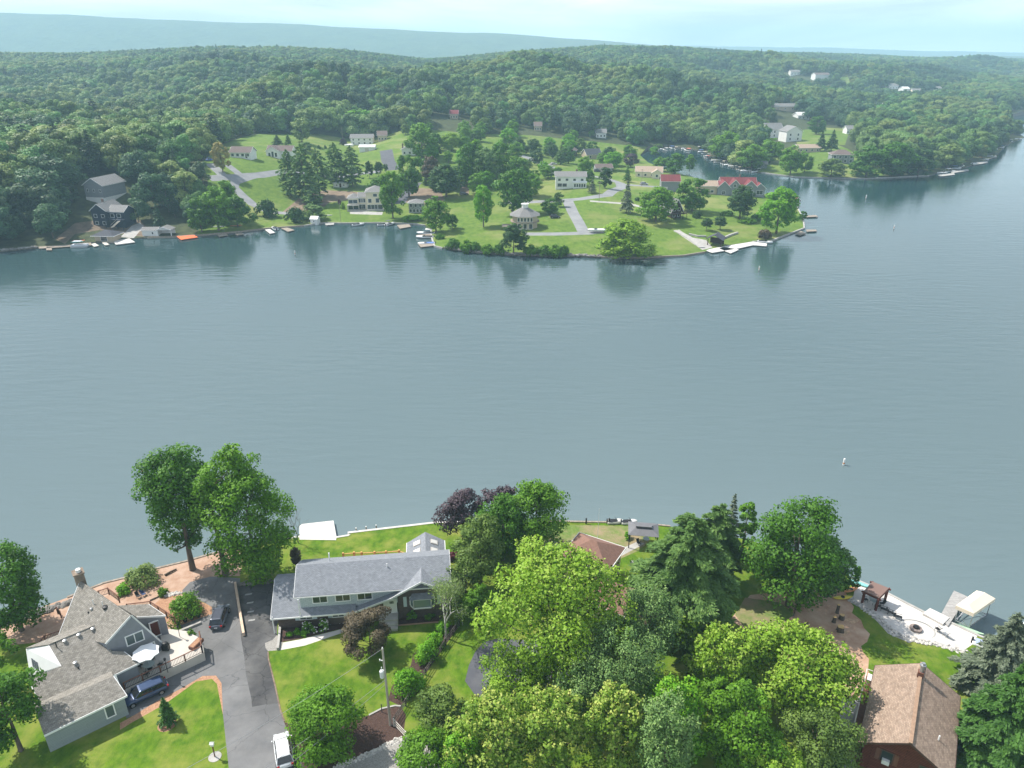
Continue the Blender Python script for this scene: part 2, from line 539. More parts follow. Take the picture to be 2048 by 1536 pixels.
def zone_objects(vs, zz, fs, zi, specs):
    done = {}
    for k, (name, m) in enumerate(specs):
        done.setdefault((name, m.name), [m, []])[1].append(k)
    for (name, _), (m, ks) in done.items():
        sel = fs[np.isin(zi, ks)]
        if not len(sel): continue
        used, inv = np.unique(sel, return_inverse=True)
        inv = inv.reshape(sel.shape)
        me = bpy.data.meshes.new(name)
        me.from_pydata([(float(vs[i, 0]), float(vs[i, 1]), float(zz[i])) for i in used], [], [tuple(int(q) for q in f) for f in inv])
        me.polygons.foreach_set('use_smooth', [True] * len(me.polygons))
        me.materials.append(m)
        me.update()
        if me.polygons[0].normal.z < 0: me.flip_normals()
        o = bpy.data.objects.new(name, me); COL.objects.link(o); tag(o, kind='structure')

def skirt(vs, zz, fs, zi, name, m, ymax):
    from collections import Counter
    sel = fs[zi >= 0]
    cnt = Counter()
    for f in sel:
        for a, b in ((f[0], f[1]), (f[1], f[2]), (f[2], f[0])):
            cnt[(min(a, b), max(a, b))] += 1
    mb = MB()
    for (a, b), c in cnt.items():
        if c == 1 and vs[a, 1] < ymax and vs[b, 1] < ymax:
            mb.add([(vs[a, 0], vs[a, 1], zz[a]), (vs[b, 0], vs[b, 1], zz[b]), (vs[b, 0], vs[b, 1], -2), (vs[a, 0], vs[a, 1], -2)], [(0, 1, 2, 3)])
    tag(mb.build(name, m), kind='structure')

# ---- near bank zones (photograph pixels dropped on the ground)
NZ = [
 ('sand', M_sand, PZ([(-60, 1248), (0, 1230), (79, 1208), (136, 1188), (253, 1150), (418, 1103), (500, 1086), (480, 1152), (430, 1153), (380, 1164), (364, 1181), (372, 1193), (424, 1214), (424, 1228), (395, 1238), (357, 1252), (250, 1300), (140, 1290), (75, 1285), (20, 1290), (-60, 1300)])),
 ('driveway', M_asph, PZ([(364, 1181), (380, 1164), (421, 1153), (480, 1156), (482, 1276), (488, 1311), (492, 1350), (503, 1399), (506, 1442), (514, 1456), (536, 1459), (544, 1470), (560, 1500), (575, 1560), (580, 1640), (470, 1640), (460, 1560), (446, 1430), (443, 1366), (432, 1351), (405, 1352), (364, 1376), (316, 1401), (269, 1430), (253, 1437), (240, 1400), (255, 1382), (320, 1349), (408, 1310), (405, 1283), (357, 1252), (395, 1238), (424, 1228), (424, 1214), (412, 1207), (390, 1196), (372, 1193)])),
 ('parking_asphalt', M_asph_d, PZ([(478, 1172), (585, 1163), (590, 1240), (555, 1246), (554, 1270), (545, 1280), (530, 1286), (531, 1296), (536, 1302), (536, 1317), (549, 1369), (556, 1400), (560, 1421), (568, 1442), (590, 1500), (620, 1560), (640, 1640), (580, 1640), (575, 1560), (560, 1500), (544, 1470), (536, 1459), (514, 1456), (506, 1442), (503, 1399), (492, 1350), (488, 1311), (482, 1276)])),
 ('parking_patch', M_asph, PZ([(503, 1414), (530, 1409), (558, 1406), (560, 1421), (568, 1442), (590, 1500), (560, 1500), (544, 1470), (536, 1459), (514, 1456), (506, 1442)])),
 ('bark_border', M_bark, PZ([(446, 1430), (443, 1366), (432, 1351), (405, 1352), (364, 1376), (316, 1401), (269, 1430), (240, 1446), (240, 1460), (262, 1446), (330, 1408), (392, 1363), (424, 1358), (434, 1368), (440, 1400)])),
 ('bark_bed', M_bark, PZ([(300, 1216), (330, 1190), (372, 1193), (412, 1207), (424, 1214), (424, 1228), (395, 1238), (357, 1252), (330, 1245)])),
 ('paver_apron', M_gravel, PZ([(554, 1270), (545, 1280), (530, 1286), (531, 1296), (536, 1302), (562, 1300), (566, 1284)])),
 ('walkway', M_conc_w, PZ([(562, 1300), (566, 1285), (600, 1279), (672, 1261), (700, 1253), (712, 1255), (680, 1267), (610, 1291)])),
 ('mulch_bed', M_mulch, PZ([(561, 1284), (560, 1252), (600, 1248), (700, 1244), (705, 1252), (672, 1260), (600, 1278), (566, 1284)])),
 ('mulch_bed', M_mulch, PZ([(788, 1252), (786, 1236), (840, 1232), (884, 1232), (883, 1244)])),
 ('mulch_bed', M_mulch, PZ([(568, 1444), (650, 1466), (738, 1430), (763, 1418), (801, 1412), (812, 1430), (806, 1474), (741, 1503), (667, 1537), (640, 1560), (620, 1560), (590, 1500)])),
 ('mulch_bed', M_mulch, PZ([(801, 1412), (776, 1400), (784, 1372), (822, 1330), (826, 1310), (848, 1284), (880, 1250), (912, 1250), (916, 1256), (891, 1290), (850, 1350), (822, 1392)])),
 ('stone_border', M_conc, PZ([(801, 1474), (741, 1502), (667, 1535), (640, 1560), (655, 1562), (680, 1540), (745, 1511), (806, 1481)])),
 ('gravel_drive', M_gravel, PZ([(806, 1481), (745, 1511), (680, 1540), (655, 1562), (650, 1640), (900, 1640), (900, 1500), (850, 1480)])),
 ('neighbour_drive', M_asph_b, PZ([(968, 1284), (1000, 1276), (1100, 1285), (1150, 1340), (1100, 1400), (1000, 1420), (950, 1390), (930, 1362), (938, 1330), (950, 1304)])),
 ('rough_grass', M_rough, PZ([(1060, 1120), (1080, 1060), (1095, 1049), (1263, 1052), (1300, 1080), (1280, 1100), (1235, 1120), (1180, 1130)])),
 ('garden_path', M_conc, PZ([(1205, 1116), (1217, 1109), (1275, 1083), (1290, 1087), (1235, 1116), (1222, 1122)])),
 ('bare_earth', M_dirt, PZ([(1460, 1240), (1500, 1190), (1600, 1180), (1660, 1172), (1692, 1186), (1698, 1200), (1708, 1214), (1704, 1226), (1722, 1240), (1728, 1256), (1740, 1268), (1734, 1284), (1722, 1292), (1726, 1304), (1738, 1318), (1736, 1340), (1744, 1356), (1736, 1380), (1730, 1396), (1685, 1393), (1640, 1400), (1600, 1370), (1560, 1300)])),
 ('rough_grass', M_rough, PZ([(1470, 1230), (1490, 1195), (1560, 1205), (1590, 1228), (1560, 1250), (1500, 1270)])),
 ('concrete_drive', M_conc_g, PZ([(1685, 1392), (1732, 1396), (1719, 1459), (1700, 1560), (1650, 1560), (1672, 1480)])),
 ('patio', M_conc_w, PZ([(1707, 1192), (1712, 1150), (1771, 1176), (1846, 1216), (1895, 1236), (1966, 1266), (1943, 1290), (1930, 1299), (1914, 1294), (1865, 1282), (1816, 1276), (1786, 1262), (1764, 1240), (1740, 1218), (1710, 1204)])),
 ('stone_border', M_conc, PZ([(1707, 1192), (1710, 1204), (1740, 1218), (1764, 1240), (1786, 1262), (1816, 1276), (1865, 1282), (1914, 1294), (1930, 1299), (1926, 1306), (1905, 1300), (1858, 1288), (1810, 1282), (1776, 1267), (1755, 1244), (1732, 1222), (1703, 1206), (1698, 1196)])),
]
nv = make_land(NEAR, NEAR_SHORE, NZ, [(-258, 258, -58, 40, 8.0), (-120, 120, 40, 130, 1.6)], '')
zone_objects(*nv, [('lawn', M_lawn)] + [(z[0], z[1]) for z in NZ])
skirt(*nv, 'bank', M_bank, 400)

# ---- far bank zones
DEV = PZ([(392, 472), (420, 420), (415, 360), (405, 325), (440, 290), (520, 268), (640, 268), (800, 262), (960, 268), (1080, 272), (1250, 290), (1300, 305), (1420, 352), (1560, 390), (1630, 430), (1640, 470), (1560, 500), (1300, 530), (1000, 525), (860, 510), (852, 462), (700, 462), (560, 470)])
def road(pts, w):
    pts = [np.array(G2(*p)) for p in pts]
    a = []; b = []
    for i, p in enumerate(pts):
        d = pts[min(i + 1, len(pts) - 1)] - pts[max(i - 1, 0)]
        n = np.array((-d[1], d[0])) / np.linalg.norm(d) * w / 2
        a.append(tuple(p + n)); b.append(tuple(p - n))
    return a + b[::-1]
def _u(px, y): return ((px - 1024) / 1613 * y, y)
HILLM = [_u(984, 960), _u(990, 1060), _u(1020, 1150), _u(1060, 1230), _u(1112, 1330), _u(1122, 1300), _u(1075, 1180), _u(1040, 1100), _u(1010, 1000)]
FZ = [
 ('lawn', M_lawn_far, DEV),
 ('lawn', M_lawn_far, PZ([(1516, 346), (1593, 354), (1737, 356), (1770, 350), (1740, 330), (1700, 300), (1660, 285), (1620, 280), (1560, 300), (1530, 320)])),
 ('lawn', M_lawn_far, PZ([(1595, 290), (1585, 262), (1650, 255), (1700, 258), (1690, 290)])),
 ('lawn', M_lawn_far, PZ([(1676, 175), (1680, 155), (1695, 150), (1702, 172)])),
 ('meadow', M_rough, HILLM),
 ('bare_earth', M_dirtf, PZ([(560, 428), (600, 395), (650, 380), (720, 384), (716, 398), (660, 404), (640, 420), (600, 424)])),
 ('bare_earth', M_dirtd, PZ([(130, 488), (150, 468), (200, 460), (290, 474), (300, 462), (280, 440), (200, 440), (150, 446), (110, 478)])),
 ('bare_earth', M_dirtf, PZ([(920, 386), (922, 352), (936, 352), (938, 388)])),
 ('bare_earth', M_dirtf, PZ([(800, 404), (830, 376), (880, 378), (890, 400), (860, 410)])),
 ('road', M_road, road([(418, 357), (470, 354), (520, 350), (580, 342), (640, 352), (680, 354), (720, 348), (760, 342)], 6)),
 ('road', M_road, road([(545, 347), (500, 354), (470, 364), (468, 374), (484, 390), (505, 408), (540, 424), (590, 428)], 4.5)),
 ('road', M_road, road([(1010, 405), (1090, 403), (1160, 398), (1215, 390), (1243, 375), (1240, 366), (1215, 358), (1185, 352)], 5.5)),
 ('road', M_road, road([(1120, 350), (1092, 330), (1065, 318), (1030, 308)], 9)),
 ('road', M_road, road([(1135, 401), (1146, 425), (1158, 446), (1168, 466)], 5)),
 ('road', M_road, road([(1050, 468), (1110, 468), (1180, 466), (1205, 463)], 4.5)),
 ('road', M_road, road([(1235, 368), (1290, 372), (1330, 375)], 6)),
 ('driveway', M_asph_b, road([(772, 300), (776, 322), (788, 340)], 8)),
 ('driveway', M_road, road([(420, 327), (440, 345), (452, 358)], 5)),
 ('driveway', M_road, road([(455, 330), (475, 345), (482, 354)], 4)),
 ('driveway', M_asph_b, road([(800, 408), (812, 388), (835, 365)], 5)),
 ('patio', M_conc, PZ([(268, 480), (288, 452), (280, 445), (263, 452), (240, 474)])),
 ('patio', M_conc, PZ([(700, 422), (766, 424), (764, 430), (700, 428)])),
 ('walkway', M_conc, road([(1180, 402), (1260, 408), (1300, 418)], 3)),
 ('terrace', M_conc, PZ([(1350, 463), (1358, 459), (1380, 474), (1412, 480), (1425, 495), (1405, 500)])),
]
fv = make_land(FARL, FAR_SHORE, FZ, [(-420, 560, 240, 700, 7.0), (-2900, 4400, 700, 3290, 34.0), (-2900, -420, 420, 700, 34.0), (560, 4400, 300, 700, 40.0)], '')
zone_objects(*fv, [('terrain', M_floor)] + [(z[0], z[1]) for z in FZ])
skirt(*fv, 'far_bank', M_bank, 1700)

# ---- mountain ridge and remote hills
def ridge(name, y0, depth, prof, m, foot, seed):
    rnd = np.random.RandomState(seed)
    xs = np.linspace(prof[0][0], prof[-1][0], 240)
    top = np.interp(xs, [p[0] for p in prof], [p[1] for p in prof])
    vs = []; fs = []
    rows = 26
    for j in range(rows):
        t = j / (rows - 1)
        k = sstep(np.array(t / .62))  if t < .62 else 1 - sstep(np.array((t - .62) / .38))
        for i, x in enumerate(xs):
            n = math.sin(x / 210 + j * .5) * 5 * t + math.sin(x / 90 + j) * 3 * t
            vs.append((x, y0 + depth * t + 30 * math.sin(x / 300), foot + (top[i] - foot) * float(k) + n * (0 if t > .6 else 1) + (rnd.rand() - .5) * 2.5))
    n = len(xs)
    for j in range(rows - 1):
        for i in range(n - 1):
            fs.append((j * n + i, j * n + i + 1, (j + 1) * n + i + 1, (j + 1) * n + i))
    mb = MB(); mb.add(vs, fs)
    tag(mb.build(name, m, smooth=True), kind='structure')
def rprof(dist, lst):
    return [((px - 1024) / 1613 * dist, 70 + dist * (108 - py) * .000566) for px, py in lst]
M_mtn = mat('mountain_forest', (.035, .060, .022), rough=1, col2=(.065, .10, .035), nscale=.012, bump=1.0, bscale=.03)
for n_ in M_mtn.node_tree.nodes:
    if n_.type == 'BUMP': n_.inputs['Distance'].default_value = 12
ridge('mountain', 3400, 1700, rprof(4450, [(-2500, -20), (-900, 0), (0, 27), (300, 38), (700, 55), (1000, 69), (1200, 81), (1400, 97), (1700, 112), (3500, 125)]), M_mtn, 15, 1)
ridge('distant_hills', 6200, 1500, rprof(7100, [(-600, 108), (900, 100), (1300, 92), (1500, 93), (1700, 97), (1900, 103), (2100, 106), (3200, 112)]), M_mtn, 5, 2)
mbp = MB(); mbp.add([(-9000, 3290, 8), (9000, 2000, 8), (12000, 9000, 8), (-12000, 9000, 8)], [(0, 1, 2, 3)])
tag(mbp.build('distant_plain', M_mtn), kind='structure')

# ---- lake
def watermat():
    m = bpy.data.materials.new('lake_water'); m.use_nodes = True
    nt = m.node_tree; b = nt.nodes['Principled BSDF']
    b.inputs['Base Color'].default_value = (.085, .135, .14, 1)
    b.inputs['Roughness'].default_value = .05
    b.inputs['IOR'].default_value = 1.33
    b.inputs['Specular IOR Level'].default_value = .5
    tc = nt.nodes.new('ShaderNodeTexCoord')
    def nz(s, d, st, rot):
        mp = nt.nodes.new('ShaderNodeMapping'); mp.inputs['Scale'].default_value = st; mp.inputs['Rotation'].default_value = (0, 0, rot)
        nt.links.new(tc.outputs['Object'], mp.inputs['Vector'])
        n = nt.nodes.new('ShaderNodeTexNoise'); n.inputs['Scale'].default_value = s; n.inputs['Detail'].default_value = d
        nt.links.new(mp.outputs['Vector'], n.inputs['Vector']); return n
    a = nz(.30, 3, (.45, 1.5, 1), .18)
    a2 = nz(2.2, 4, (1, 1.8, 1), .3)
    c = nz(.018, 5, (1, 2.6, 1), .1)          # calmer and ruffled stretches
    r = nt.nodes.new('ShaderNodeMapRange')
    r.inputs['From Min'].default_value = .35; r.inputs['From Max'].default_value = .65
    r.inputs['To Min'].default_value = .35; r.inputs['To Max'].default_value = 1.0
    nt.links.new(c.outputs['Fac'], r.inputs['Value'])
    bp = nt.nodes.new('ShaderNodeBump'); bp.inputs['Distance'].default_value = .13
    nt.links.new(r.outputs['Result'], bp.inputs['Strength'])
    bq = nt.nodes.new('ShaderNodeBump'); bq.inputs['Distance'].default_value = .014; bq.inputs['Strength'].default_value = 1
    nt.links.new(a2.outputs['Fac'], bq.inputs['Height']); nt.links.new(bq.outputs['Normal'], bp.inputs['Normal'])
    nt.links.new(a.outputs['Fac'], bp.inputs['Height']); nt.links.new(bp.outputs['Normal'], b.inputs['Normal'])
    # brightness put into the colour: paler towards the near bank, plus silty shallows
    at = nt.nodes.new('ShaderNodeAttribute'); at.attribute_name = 'silt_bright'
    mx = nt.nodes.new('ShaderNodeMixRGB')
    mx.inputs['Color1'].default_value = (.010, .040, .044, 1); mx.inputs['Color2'].default_value = (.138, .186, .197, 1)
    nt.links.new(at.outputs['Fac'], mx.inputs['Fac']); nt.links.new(mx.outputs['Color'], b.inputs['Base Color'])
    return m
xs = np.concatenate([np.linspace(-5000, -200, 12), np.linspace(-180, 180, 60), np.linspace(200, 5000, 12)])
ys = np.concatenate([np.linspace(-300, 20, 5), np.linspace(30, 330, 70), np.linspace(360, 2600, 30)])
gx, gy = np.meshgrid(xs, ys)
mw = bpy.data.meshes.new('lake')
nx = len(xs)
mw.from_pydata([(float(a), float(b), 0.0) for a, b in zip(gx.ravel(), gy.ravel())], [],
               [(j * nx + i, j * nx + i + 1, (j + 1) * nx + i + 1, (j + 1) * nx + i) for j in range(len(ys) - 1) for i in range(nx - 1)])
dn = seg_dist(np.stack([gx.ravel(), gy.ravel()], 1), NEAR_SHORE)
dl = np.stack([gx.ravel(), gy.ravel()], 1)
silt_bright = np.clip(.22 * np.exp(-dn / 9.0) + .80 * np.exp(-(dn / 165.0) ** 1.5), 0, 1)  # narrow silty edge plus a wide brightness ramp out from the near bank
at = mw.attributes.new('silt_bright', 'FLOAT', 'POINT'); at.data.foreach_set('value', silt_bright.astype(np.float32))
mw.materials.append(watermat())
lake = bpy.data.objects.new('lake', mw); COL.objects.link(lake); tag(lake, kind='structure')

# ---- haze
def haze(density):
    mb = MB(); mb.box(-9500, 9500, -400, 9200, -3, 330)
    m = bpy.data.materials.new('haze_air'); m.use_nodes = True
    nt = m.node_tree; nt.nodes.clear()
    v = nt.nodes.new('ShaderNodeVolumePrincipled'); o = nt.nodes.new('ShaderNodeOutputMaterial')
    v.inputs['Color'].default_value = (.54, .82, 1.0, 1)
    v.inputs['Density'].default_value = density
    v.inputs['Anisotropy'].default_value = 0.0
    nt.links.new(v.outputs['Volume'], o.inputs['Volume'])
    h = mb.build('haze', m); tag(h, kind='stuff', label='thin pale blue summer haze over the lake and hills', cat='haze')
haze(.00023)
# ================================================================ TREES: builders
def leafmat(name, c1, c2, tip=None, trans=.3, rnd=.25):
    """leaves: colour runs c1..c2 by the leaf's own age attribute 'tint'; each tree slightly its own shade"""
    if name in _mats: return _mats[name]
    m = bpy.data.materials.new(name); m.use_nodes = True
    nt = m.node_tree; b = nt.nodes['Principled BSDF']; out = nt.nodes['Material Output']
    b.inputs['Roughness'].default_value = .55; b.inputs['Specular IOR Level'].default_value = .25
    at = nt.nodes.new('ShaderNodeAttribute'); at.attribute_name = 'tint'
    r = nt.nodes.new('ShaderNodeValToRGB')
    r.color_ramp.elements[0].color = tuple(c1) + (1,); r.color_ramp.elements[1].color = tuple(tip or c2) + (1,)
    r.color_ramp.elements[0].position = .0; r.color_ramp.elements[1].position = 1.0
    if tip:
        e = r.color_ramp.elements.new(.62); e.color = tuple(c2) + (1,)
    nt.links.new(at.outputs['Fac'], r.inputs['Fac'])
    oi = nt.nodes.new('ShaderNodeObjectInfo')
    hs = nt.nodes.new('ShaderNodeHueSaturation')
    def mr(a, b_, src):
        q = nt.nodes.new('ShaderNodeMapRange'); q.inputs['To Min'].default_value = a; q.inputs['To Max'].default_value = b_
        nt.links.new(src, q.inputs['Value']); return q.outputs['Result']
    mm = nt.nodes.new('ShaderNodeMath'); mm.operation = 'MULTIPLY'; mm.inputs[1].default_value = 7.31
    fr = nt.nodes.new('ShaderNodeMath'); fr.operation = 'FRACT'
    nt.links.new(oi.outputs['Random'], mm.inputs[0]); nt.links.new(mm.outputs[0], fr.inputs[0])
    nt.links.new(mr(.5 - .035 * (rnd > 0), .5 + .025 * (rnd > 0), fr.outputs[0]), hs.inputs['Hue'])
    nt.links.new(mr(1 - rnd, 1 + rnd, oi.outputs['Random']), hs.inputs['Value'])
    nt.links.new(r.outputs['Color'], hs.inputs['Color'])
    nt.links.new(hs.outputs['Color'], b.inputs['Base Color'])
    tr = nt.nodes.new('ShaderNodeBsdfTranslucent'); mx = nt.nodes.new('ShaderNodeMixShader'); mx.inputs[0].default_value = trans
    nt.links.new(hs.outputs['Color'], tr.inputs['Color'])
    nt.links.new(b.outputs[0], mx.inputs[1]); nt.links.new(tr.outputs[0], mx.inputs[2]); nt.links.new(mx.outputs[0], out.inputs['Surface'])
    _mats[name] = m
    return m

def cards(name, c, nrm, size, m, tint, tang=None, aspect=1.0, rs=None):
    """many leaf-sized faces in one mesh"""
    rs = rs or np.random.RandomState(1)
    n = len(c)
    nrm = nrm / (np.linalg.norm(nrm, axis=1, keepdims=True) + 1e-9)
    if tang is None: tang = rs.randn(n, 3)
    u = tang - nrm * (tang * nrm).sum(1, keepdims=True)
    u /= (np.linalg.norm(u, axis=1, keepdims=True) + 1e-9)
    v = np.cross(nrm, u)
    su = (size * aspect * .5)[:, None]; sv = (size * .5)[:, None]
    q = np.empty((n, 4, 3))
    j = rs.rand(n, 4) * .5 + .7
    q[:, 0] = c - u * su * j[:, :1]
    q[:, 1] = c - v * sv * j[:, 1:2] + u * su * .1
    q[:, 2] = c + u * su * j[:, 2:3]
    q[:, 3] = c + v * sv * j[:, 3:4] - u * su * .1
    me = bpy.data.meshes.new(name)
    me.vertices.add(n * 4); me.loops.add(n * 4); me.polygons.add(n)
    me.vertices.foreach_set('co', q.astype(np.float32).ravel())
    me.loops.foreach_set('vertex_index', np.arange(n * 4, dtype=np.int32))
    me.polygons.foreach_set('loop_start', np.arange(n, dtype=np.int32) * 4)
    me.polygons.foreach_set('loop_total', np.full(n, 4, np.int32))
    a = me.attributes.new('tint', 'FLOAT', 'FACE'); a.data.foreach_set('value', np.clip(tint, 0, 1).astype(np.float32))
    me.materials.append(m)
    me.update(calc_edges=True)
    return me

def soft(me, smooth_n, nr, k):
    a = smooth_n / (np.linalg.norm(smooth_n, axis=1, keepdims=True) + 1e-6)
    b = nr / (np.linalg.norm(nr, axis=1, keepdims=True) + 1e-6)
    s = np.sign((a * b).sum(1, keepdims=True)); s[s == 0] = 1
    v = a * k + b * s * (1 - k)
    v /= (np.linalg.norm(v, axis=1, keepdims=True) + 1e-6)
    v = v.repeat(4, 0)
    me.polygons.foreach_set('use_smooth', [True] * len(me.polygons))
    me.normals_split_custom_set_from_vertices([tuple(q) for q in v])

PROFS = {
 'round': lambda t: np.sqrt(np.clip(1 - (2 * t - .92) ** 2 / 1.15, .05, 1)),
 'oval': lambda t: np.clip(np.sin(np.pi * np.clip(t * .86 + .1, 0, 1)) ** .55, .1, 1),
 'vase': lambda t: np.clip(.42 + .75 * t - .55 * np.clip(t - .72, 0, 1) * 3.2, .12, 1.05),
 'cone': lambda t: np.clip(1.05 - t, .06, 1) ** .8,
 'dome': lambda t: np.sqrt(np.clip(1 - t * t * .96, .03, 1)),
}
def crown_mesh(name, seed, r, z0, z1, nb, nl, leaf, m, prof='round', spiky=0.0, lean=(0, 0), blob=.30, inner=.12, updown=.25, squash=.8, softn=.45):
    rs = np.random.RandomState(seed)
    t = rs.rand(nb) ** .85
    pr = PROFS[prof](t)
    # uneven outline: low-order wobble of the radius with direction
    az = rs.rand(nb) * 2 * np.pi
    wob = 1 + .16 * np.sin(az * 2 + seed) + .12 * np.sin(az * 3 + seed * 2.3 + t * 4) + .1 * rs.randn(nb)
    rho = .35 + .5 * np.sqrt(rs.rand(nb))
    bx = np.cos(az) * r * pr * rho * wob + lean[0] * t; by = np.sin(az) * r * pr * rho * wob + lean[1] * t
    br = r * blob * (.6 + .7 * rs.rand(nb)) * (.55 + .45 * pr)
    hz = z1 - z0
    bz = z0 + br * .4 + t * (hz - br * .9)
    k = rs.choice(nb, nl, p=br ** 2 / (br ** 2).sum())
    d = rs.randn(nl, 3); d[:, 2] = d[:, 2] + updown
    d /= np.linalg.norm(d, axis=1, keepdims=True)
    rad = br[k] * (.72 + .38 * rs.rand(nl))
    isin = rs.rand(nl) < inner
    rad[isin] *= rs.rand(isin.sum()) * .8
    c = np.stack([bx[k], by[k], bz[k]], 1) + d * rad[:, None] * np.array((1, 1, squash + spiky * .6))
    up = np.array((0, 0, 1.0))
    nr = d + rs.randn(nl, 3) * .55 + up * .35
    tint = .32 * rs.rand(nb)[k] + .5 * rs.rand(nl) + .18 * (d[:, 2] * .5 + .5)  # random per clump and leaf, higher towards the top of each clump
    size = leaf * (.6 + .8 * rs.rand(nl))
    tang = None; asp = 1.25
    if spiky:
        # upright shoots of new growth at the rim of each clump
        ns = int(nl * .28)
        ks = rs.choice(nb, ns, p=br ** 2 / (br ** 2).sum())
        dd = rs.randn(ns, 3); dd[:, 2] = np.abs(dd[:, 2]) + .35; dd /= np.linalg.norm(dd, axis=1, keepdims=True)
        ng = max(1, ns // 9)
        base = np.stack([bx[ks], by[ks], bz[ks]], 1)[:ng].repeat(9, 0)[:ns] + (dd[:ng] * (br[ks][:ng, None] * 1.0)).repeat(9, 0)[:ns]
        base = base[:ns]
        n2 = len(base)
        hh = rs.rand(n2) ** 1.0
        off = np.stack([rs.randn(n2) * leaf * .38, rs.randn(n2) * leaf * .38, hh * spiky * 1.1 - .1], 1)
        c = np.concatenate([c, base + off]); nr = np.concatenate([nr, rs.randn(n2, 3) * .8 + up * .5])
        tint = np.concatenate([tint, .62 + .38 * hh]); size = np.concatenate([size, leaf * (.6 + .5 * rs.rand(n2))])
    me = cards(name, c, nr, size, m, tint, tang, asp, rs)
    # leaves of a clump catch the light like the clump's own rounded surface
    cc = np.array((np.mean(bx), np.mean(by), z0 + (z1 - z0) * .35))
    big = (c - cc) / (np.linalg.norm(c - cc, axis=1, keepdims=True) + 1e-6)
    dd_ = np.zeros_like(c); dd_[:nl] = d; dd_[nl:] = (0, 0, 1.0)
    soft(me, dd_ * .75 + big * .45 + (0, 0, .15), nr, softn)
    return me, np.stack([bx, by, bz], 1)

M_barkm = mat('tree_bark', (.085, .065, .05), rough=.95, col2=(.17, .14, .115), nscale=3, bump=.6, bscale=9, stretch=(1, 1, .25))
M_bark_pale = mat('pale_bark', (.36, .34, .31), rough=.9, col2=(.55, .53, .50), nscale=3, bump=.3, bscale=9)
M_bark_grey = mat('grey_bark', (.20, .18, .17), rough=.9, col2=(.32, .30, .28), nscale=3, bump=.3, bscale=9)

def trunk_mesh(name, seed, h, r0, blobs, m=None, nlimb=9, zmin=.25, sides=7):
    rs = random.Random(seed)
    mb = MB()
    top = h * .82
    pts = [(0, 0, -.25), (0, 0, 0.15)]
    for i in range(1, 6):
        t = i / 5
        pts.append((rs.uniform(-.3, .3) * t * h * .05, rs.uniform(-.3, .3) * t * h * .05, top * t))
    mb.tube(pts, [r0 * 1.35, r0 * 1.1] + [r0 * (1 - .82 * i / 5) for i in range(1, 6)], sides)
    bl = sorted([tuple(b) for b in blobs], key=lambda b: rs.random())[:nlimb]
    for b in bl:
        z = max(h * zmin, b[2] - (math.hypot(b[0], b[1]) * rs.uniform(.5, .9)))
        z = min(z, top * .9)
        tt = z / top
        s = Vector((0, 0, z)); e = Vector(b)
        mid = s.lerp(e, .5) + Vector((0, 0, -.06 * (e - s).length))
        rr = r0 * (1 - .75 * tt) * .55
        mb.tube([s, mid, e], [rr, rr * .6, rr * .2], 5)
    return mb.mesh(name, m or M_barkm, smooth=True)

def conifer_mesh(name, seed, h, r, m, n=26, per=6, cpb=26, size=.55, droop=.1, z0=.1, prof='cone', plume=.5, upt=.35, dens=1.0, aspect=2.2):
    """whorls of branches carrying flat sprays of needles"""
    rs = np.random.RandomState(seed)
    C = []; N = []; T = []; S = []; TI = []; tips = []
    for w in range(n):
        t = (w + rs.rand() * .5) / n
        z = h * (z0 + (1 - z0) * t)
        if prof == 'cone': L = r * max(.05, (1 - t)) ** .85
        elif prof == 'pine': L = r * min(1.0, .55 + 1.2 * t) * (1 - max(0, t - .35) / .72) ** .7 if t < 1 else .1
        else: L = r * math.sin(math.pi * min(1, t * .8 + .2)) ** .7
        k = max(3, int(per * (1 - t * .45)))
        a0 = rs.rand() * 6.28
        for b in range(k):
            a = a0 + 6.283 * b / k + rs.randn() * .25
            l = L * (.72 + .42 * rs.rand())
            tip = np.array((math.cos(a) * l, math.sin(a) * l, z + l * (-droop + rs.randn() * .06)))
            tips.append(tip)
            nc = max(4, int(cpb * dens * (l / r + .15)))
            s = rs.rand(nc) ** .7 * .85 + .15
            base = np.array((0, 0, z))
            p = base + (tip - base) * s[:, None]
            p[:, 2] += l * .12 * np.sin(s * 3.1) - droop * l * (s ** 2) * .3
            side = np.array((-math.sin(a), math.cos(a), 0))
            wd = plume * l * .42 * (1 - .55 * s)
            off = rs.uniform(-1, 1, nc)
            p += side * (off * wd)[:, None]
            p[:, 2] += np.abs(rs.randn(nc)) * .12 * size - np.abs(off) * wd * .2
            out = (tip - base) / (np.linalg.norm(tip - base) + 1e-6)
            tg = out + side * (off * .9)[:, None] + np.array((0, 0, upt)) * (.4 + rs.rand(nc)[:, None])
            C.append(p); T.append(tg); N.append(np.array((0, 0, 1.0)) + rs.randn(nc, 3) * .45 + out * .3)
            S.append(size * (.55 + .6 * rs.rand(nc)) * .55)
            TI.append(np.clip(.15 + .55 * s * rs.rand(nc) + .3 * rs.rand(), 0, 1))
    # leading shoot
    nc = 14
    C.append(np.stack([rs.randn(nc) * .08 * size, rs.randn(nc) * .08 * size, h * (.97 + .05 * rs.rand(nc))], 1))
    T.append(np.tile((0, 0, 1.0), (nc, 1)) + rs.randn(nc, 3) * .3); N.append(rs.randn(nc, 3)); S.append(np.full(nc, size * .4)); TI.append(rs.rand(nc))
    me = cards(name, np.concatenate(C), np.concatenate(N), np.concatenate(S), m, np.concatenate(TI), np.concatenate(T), aspect, rs)
    return me, tips

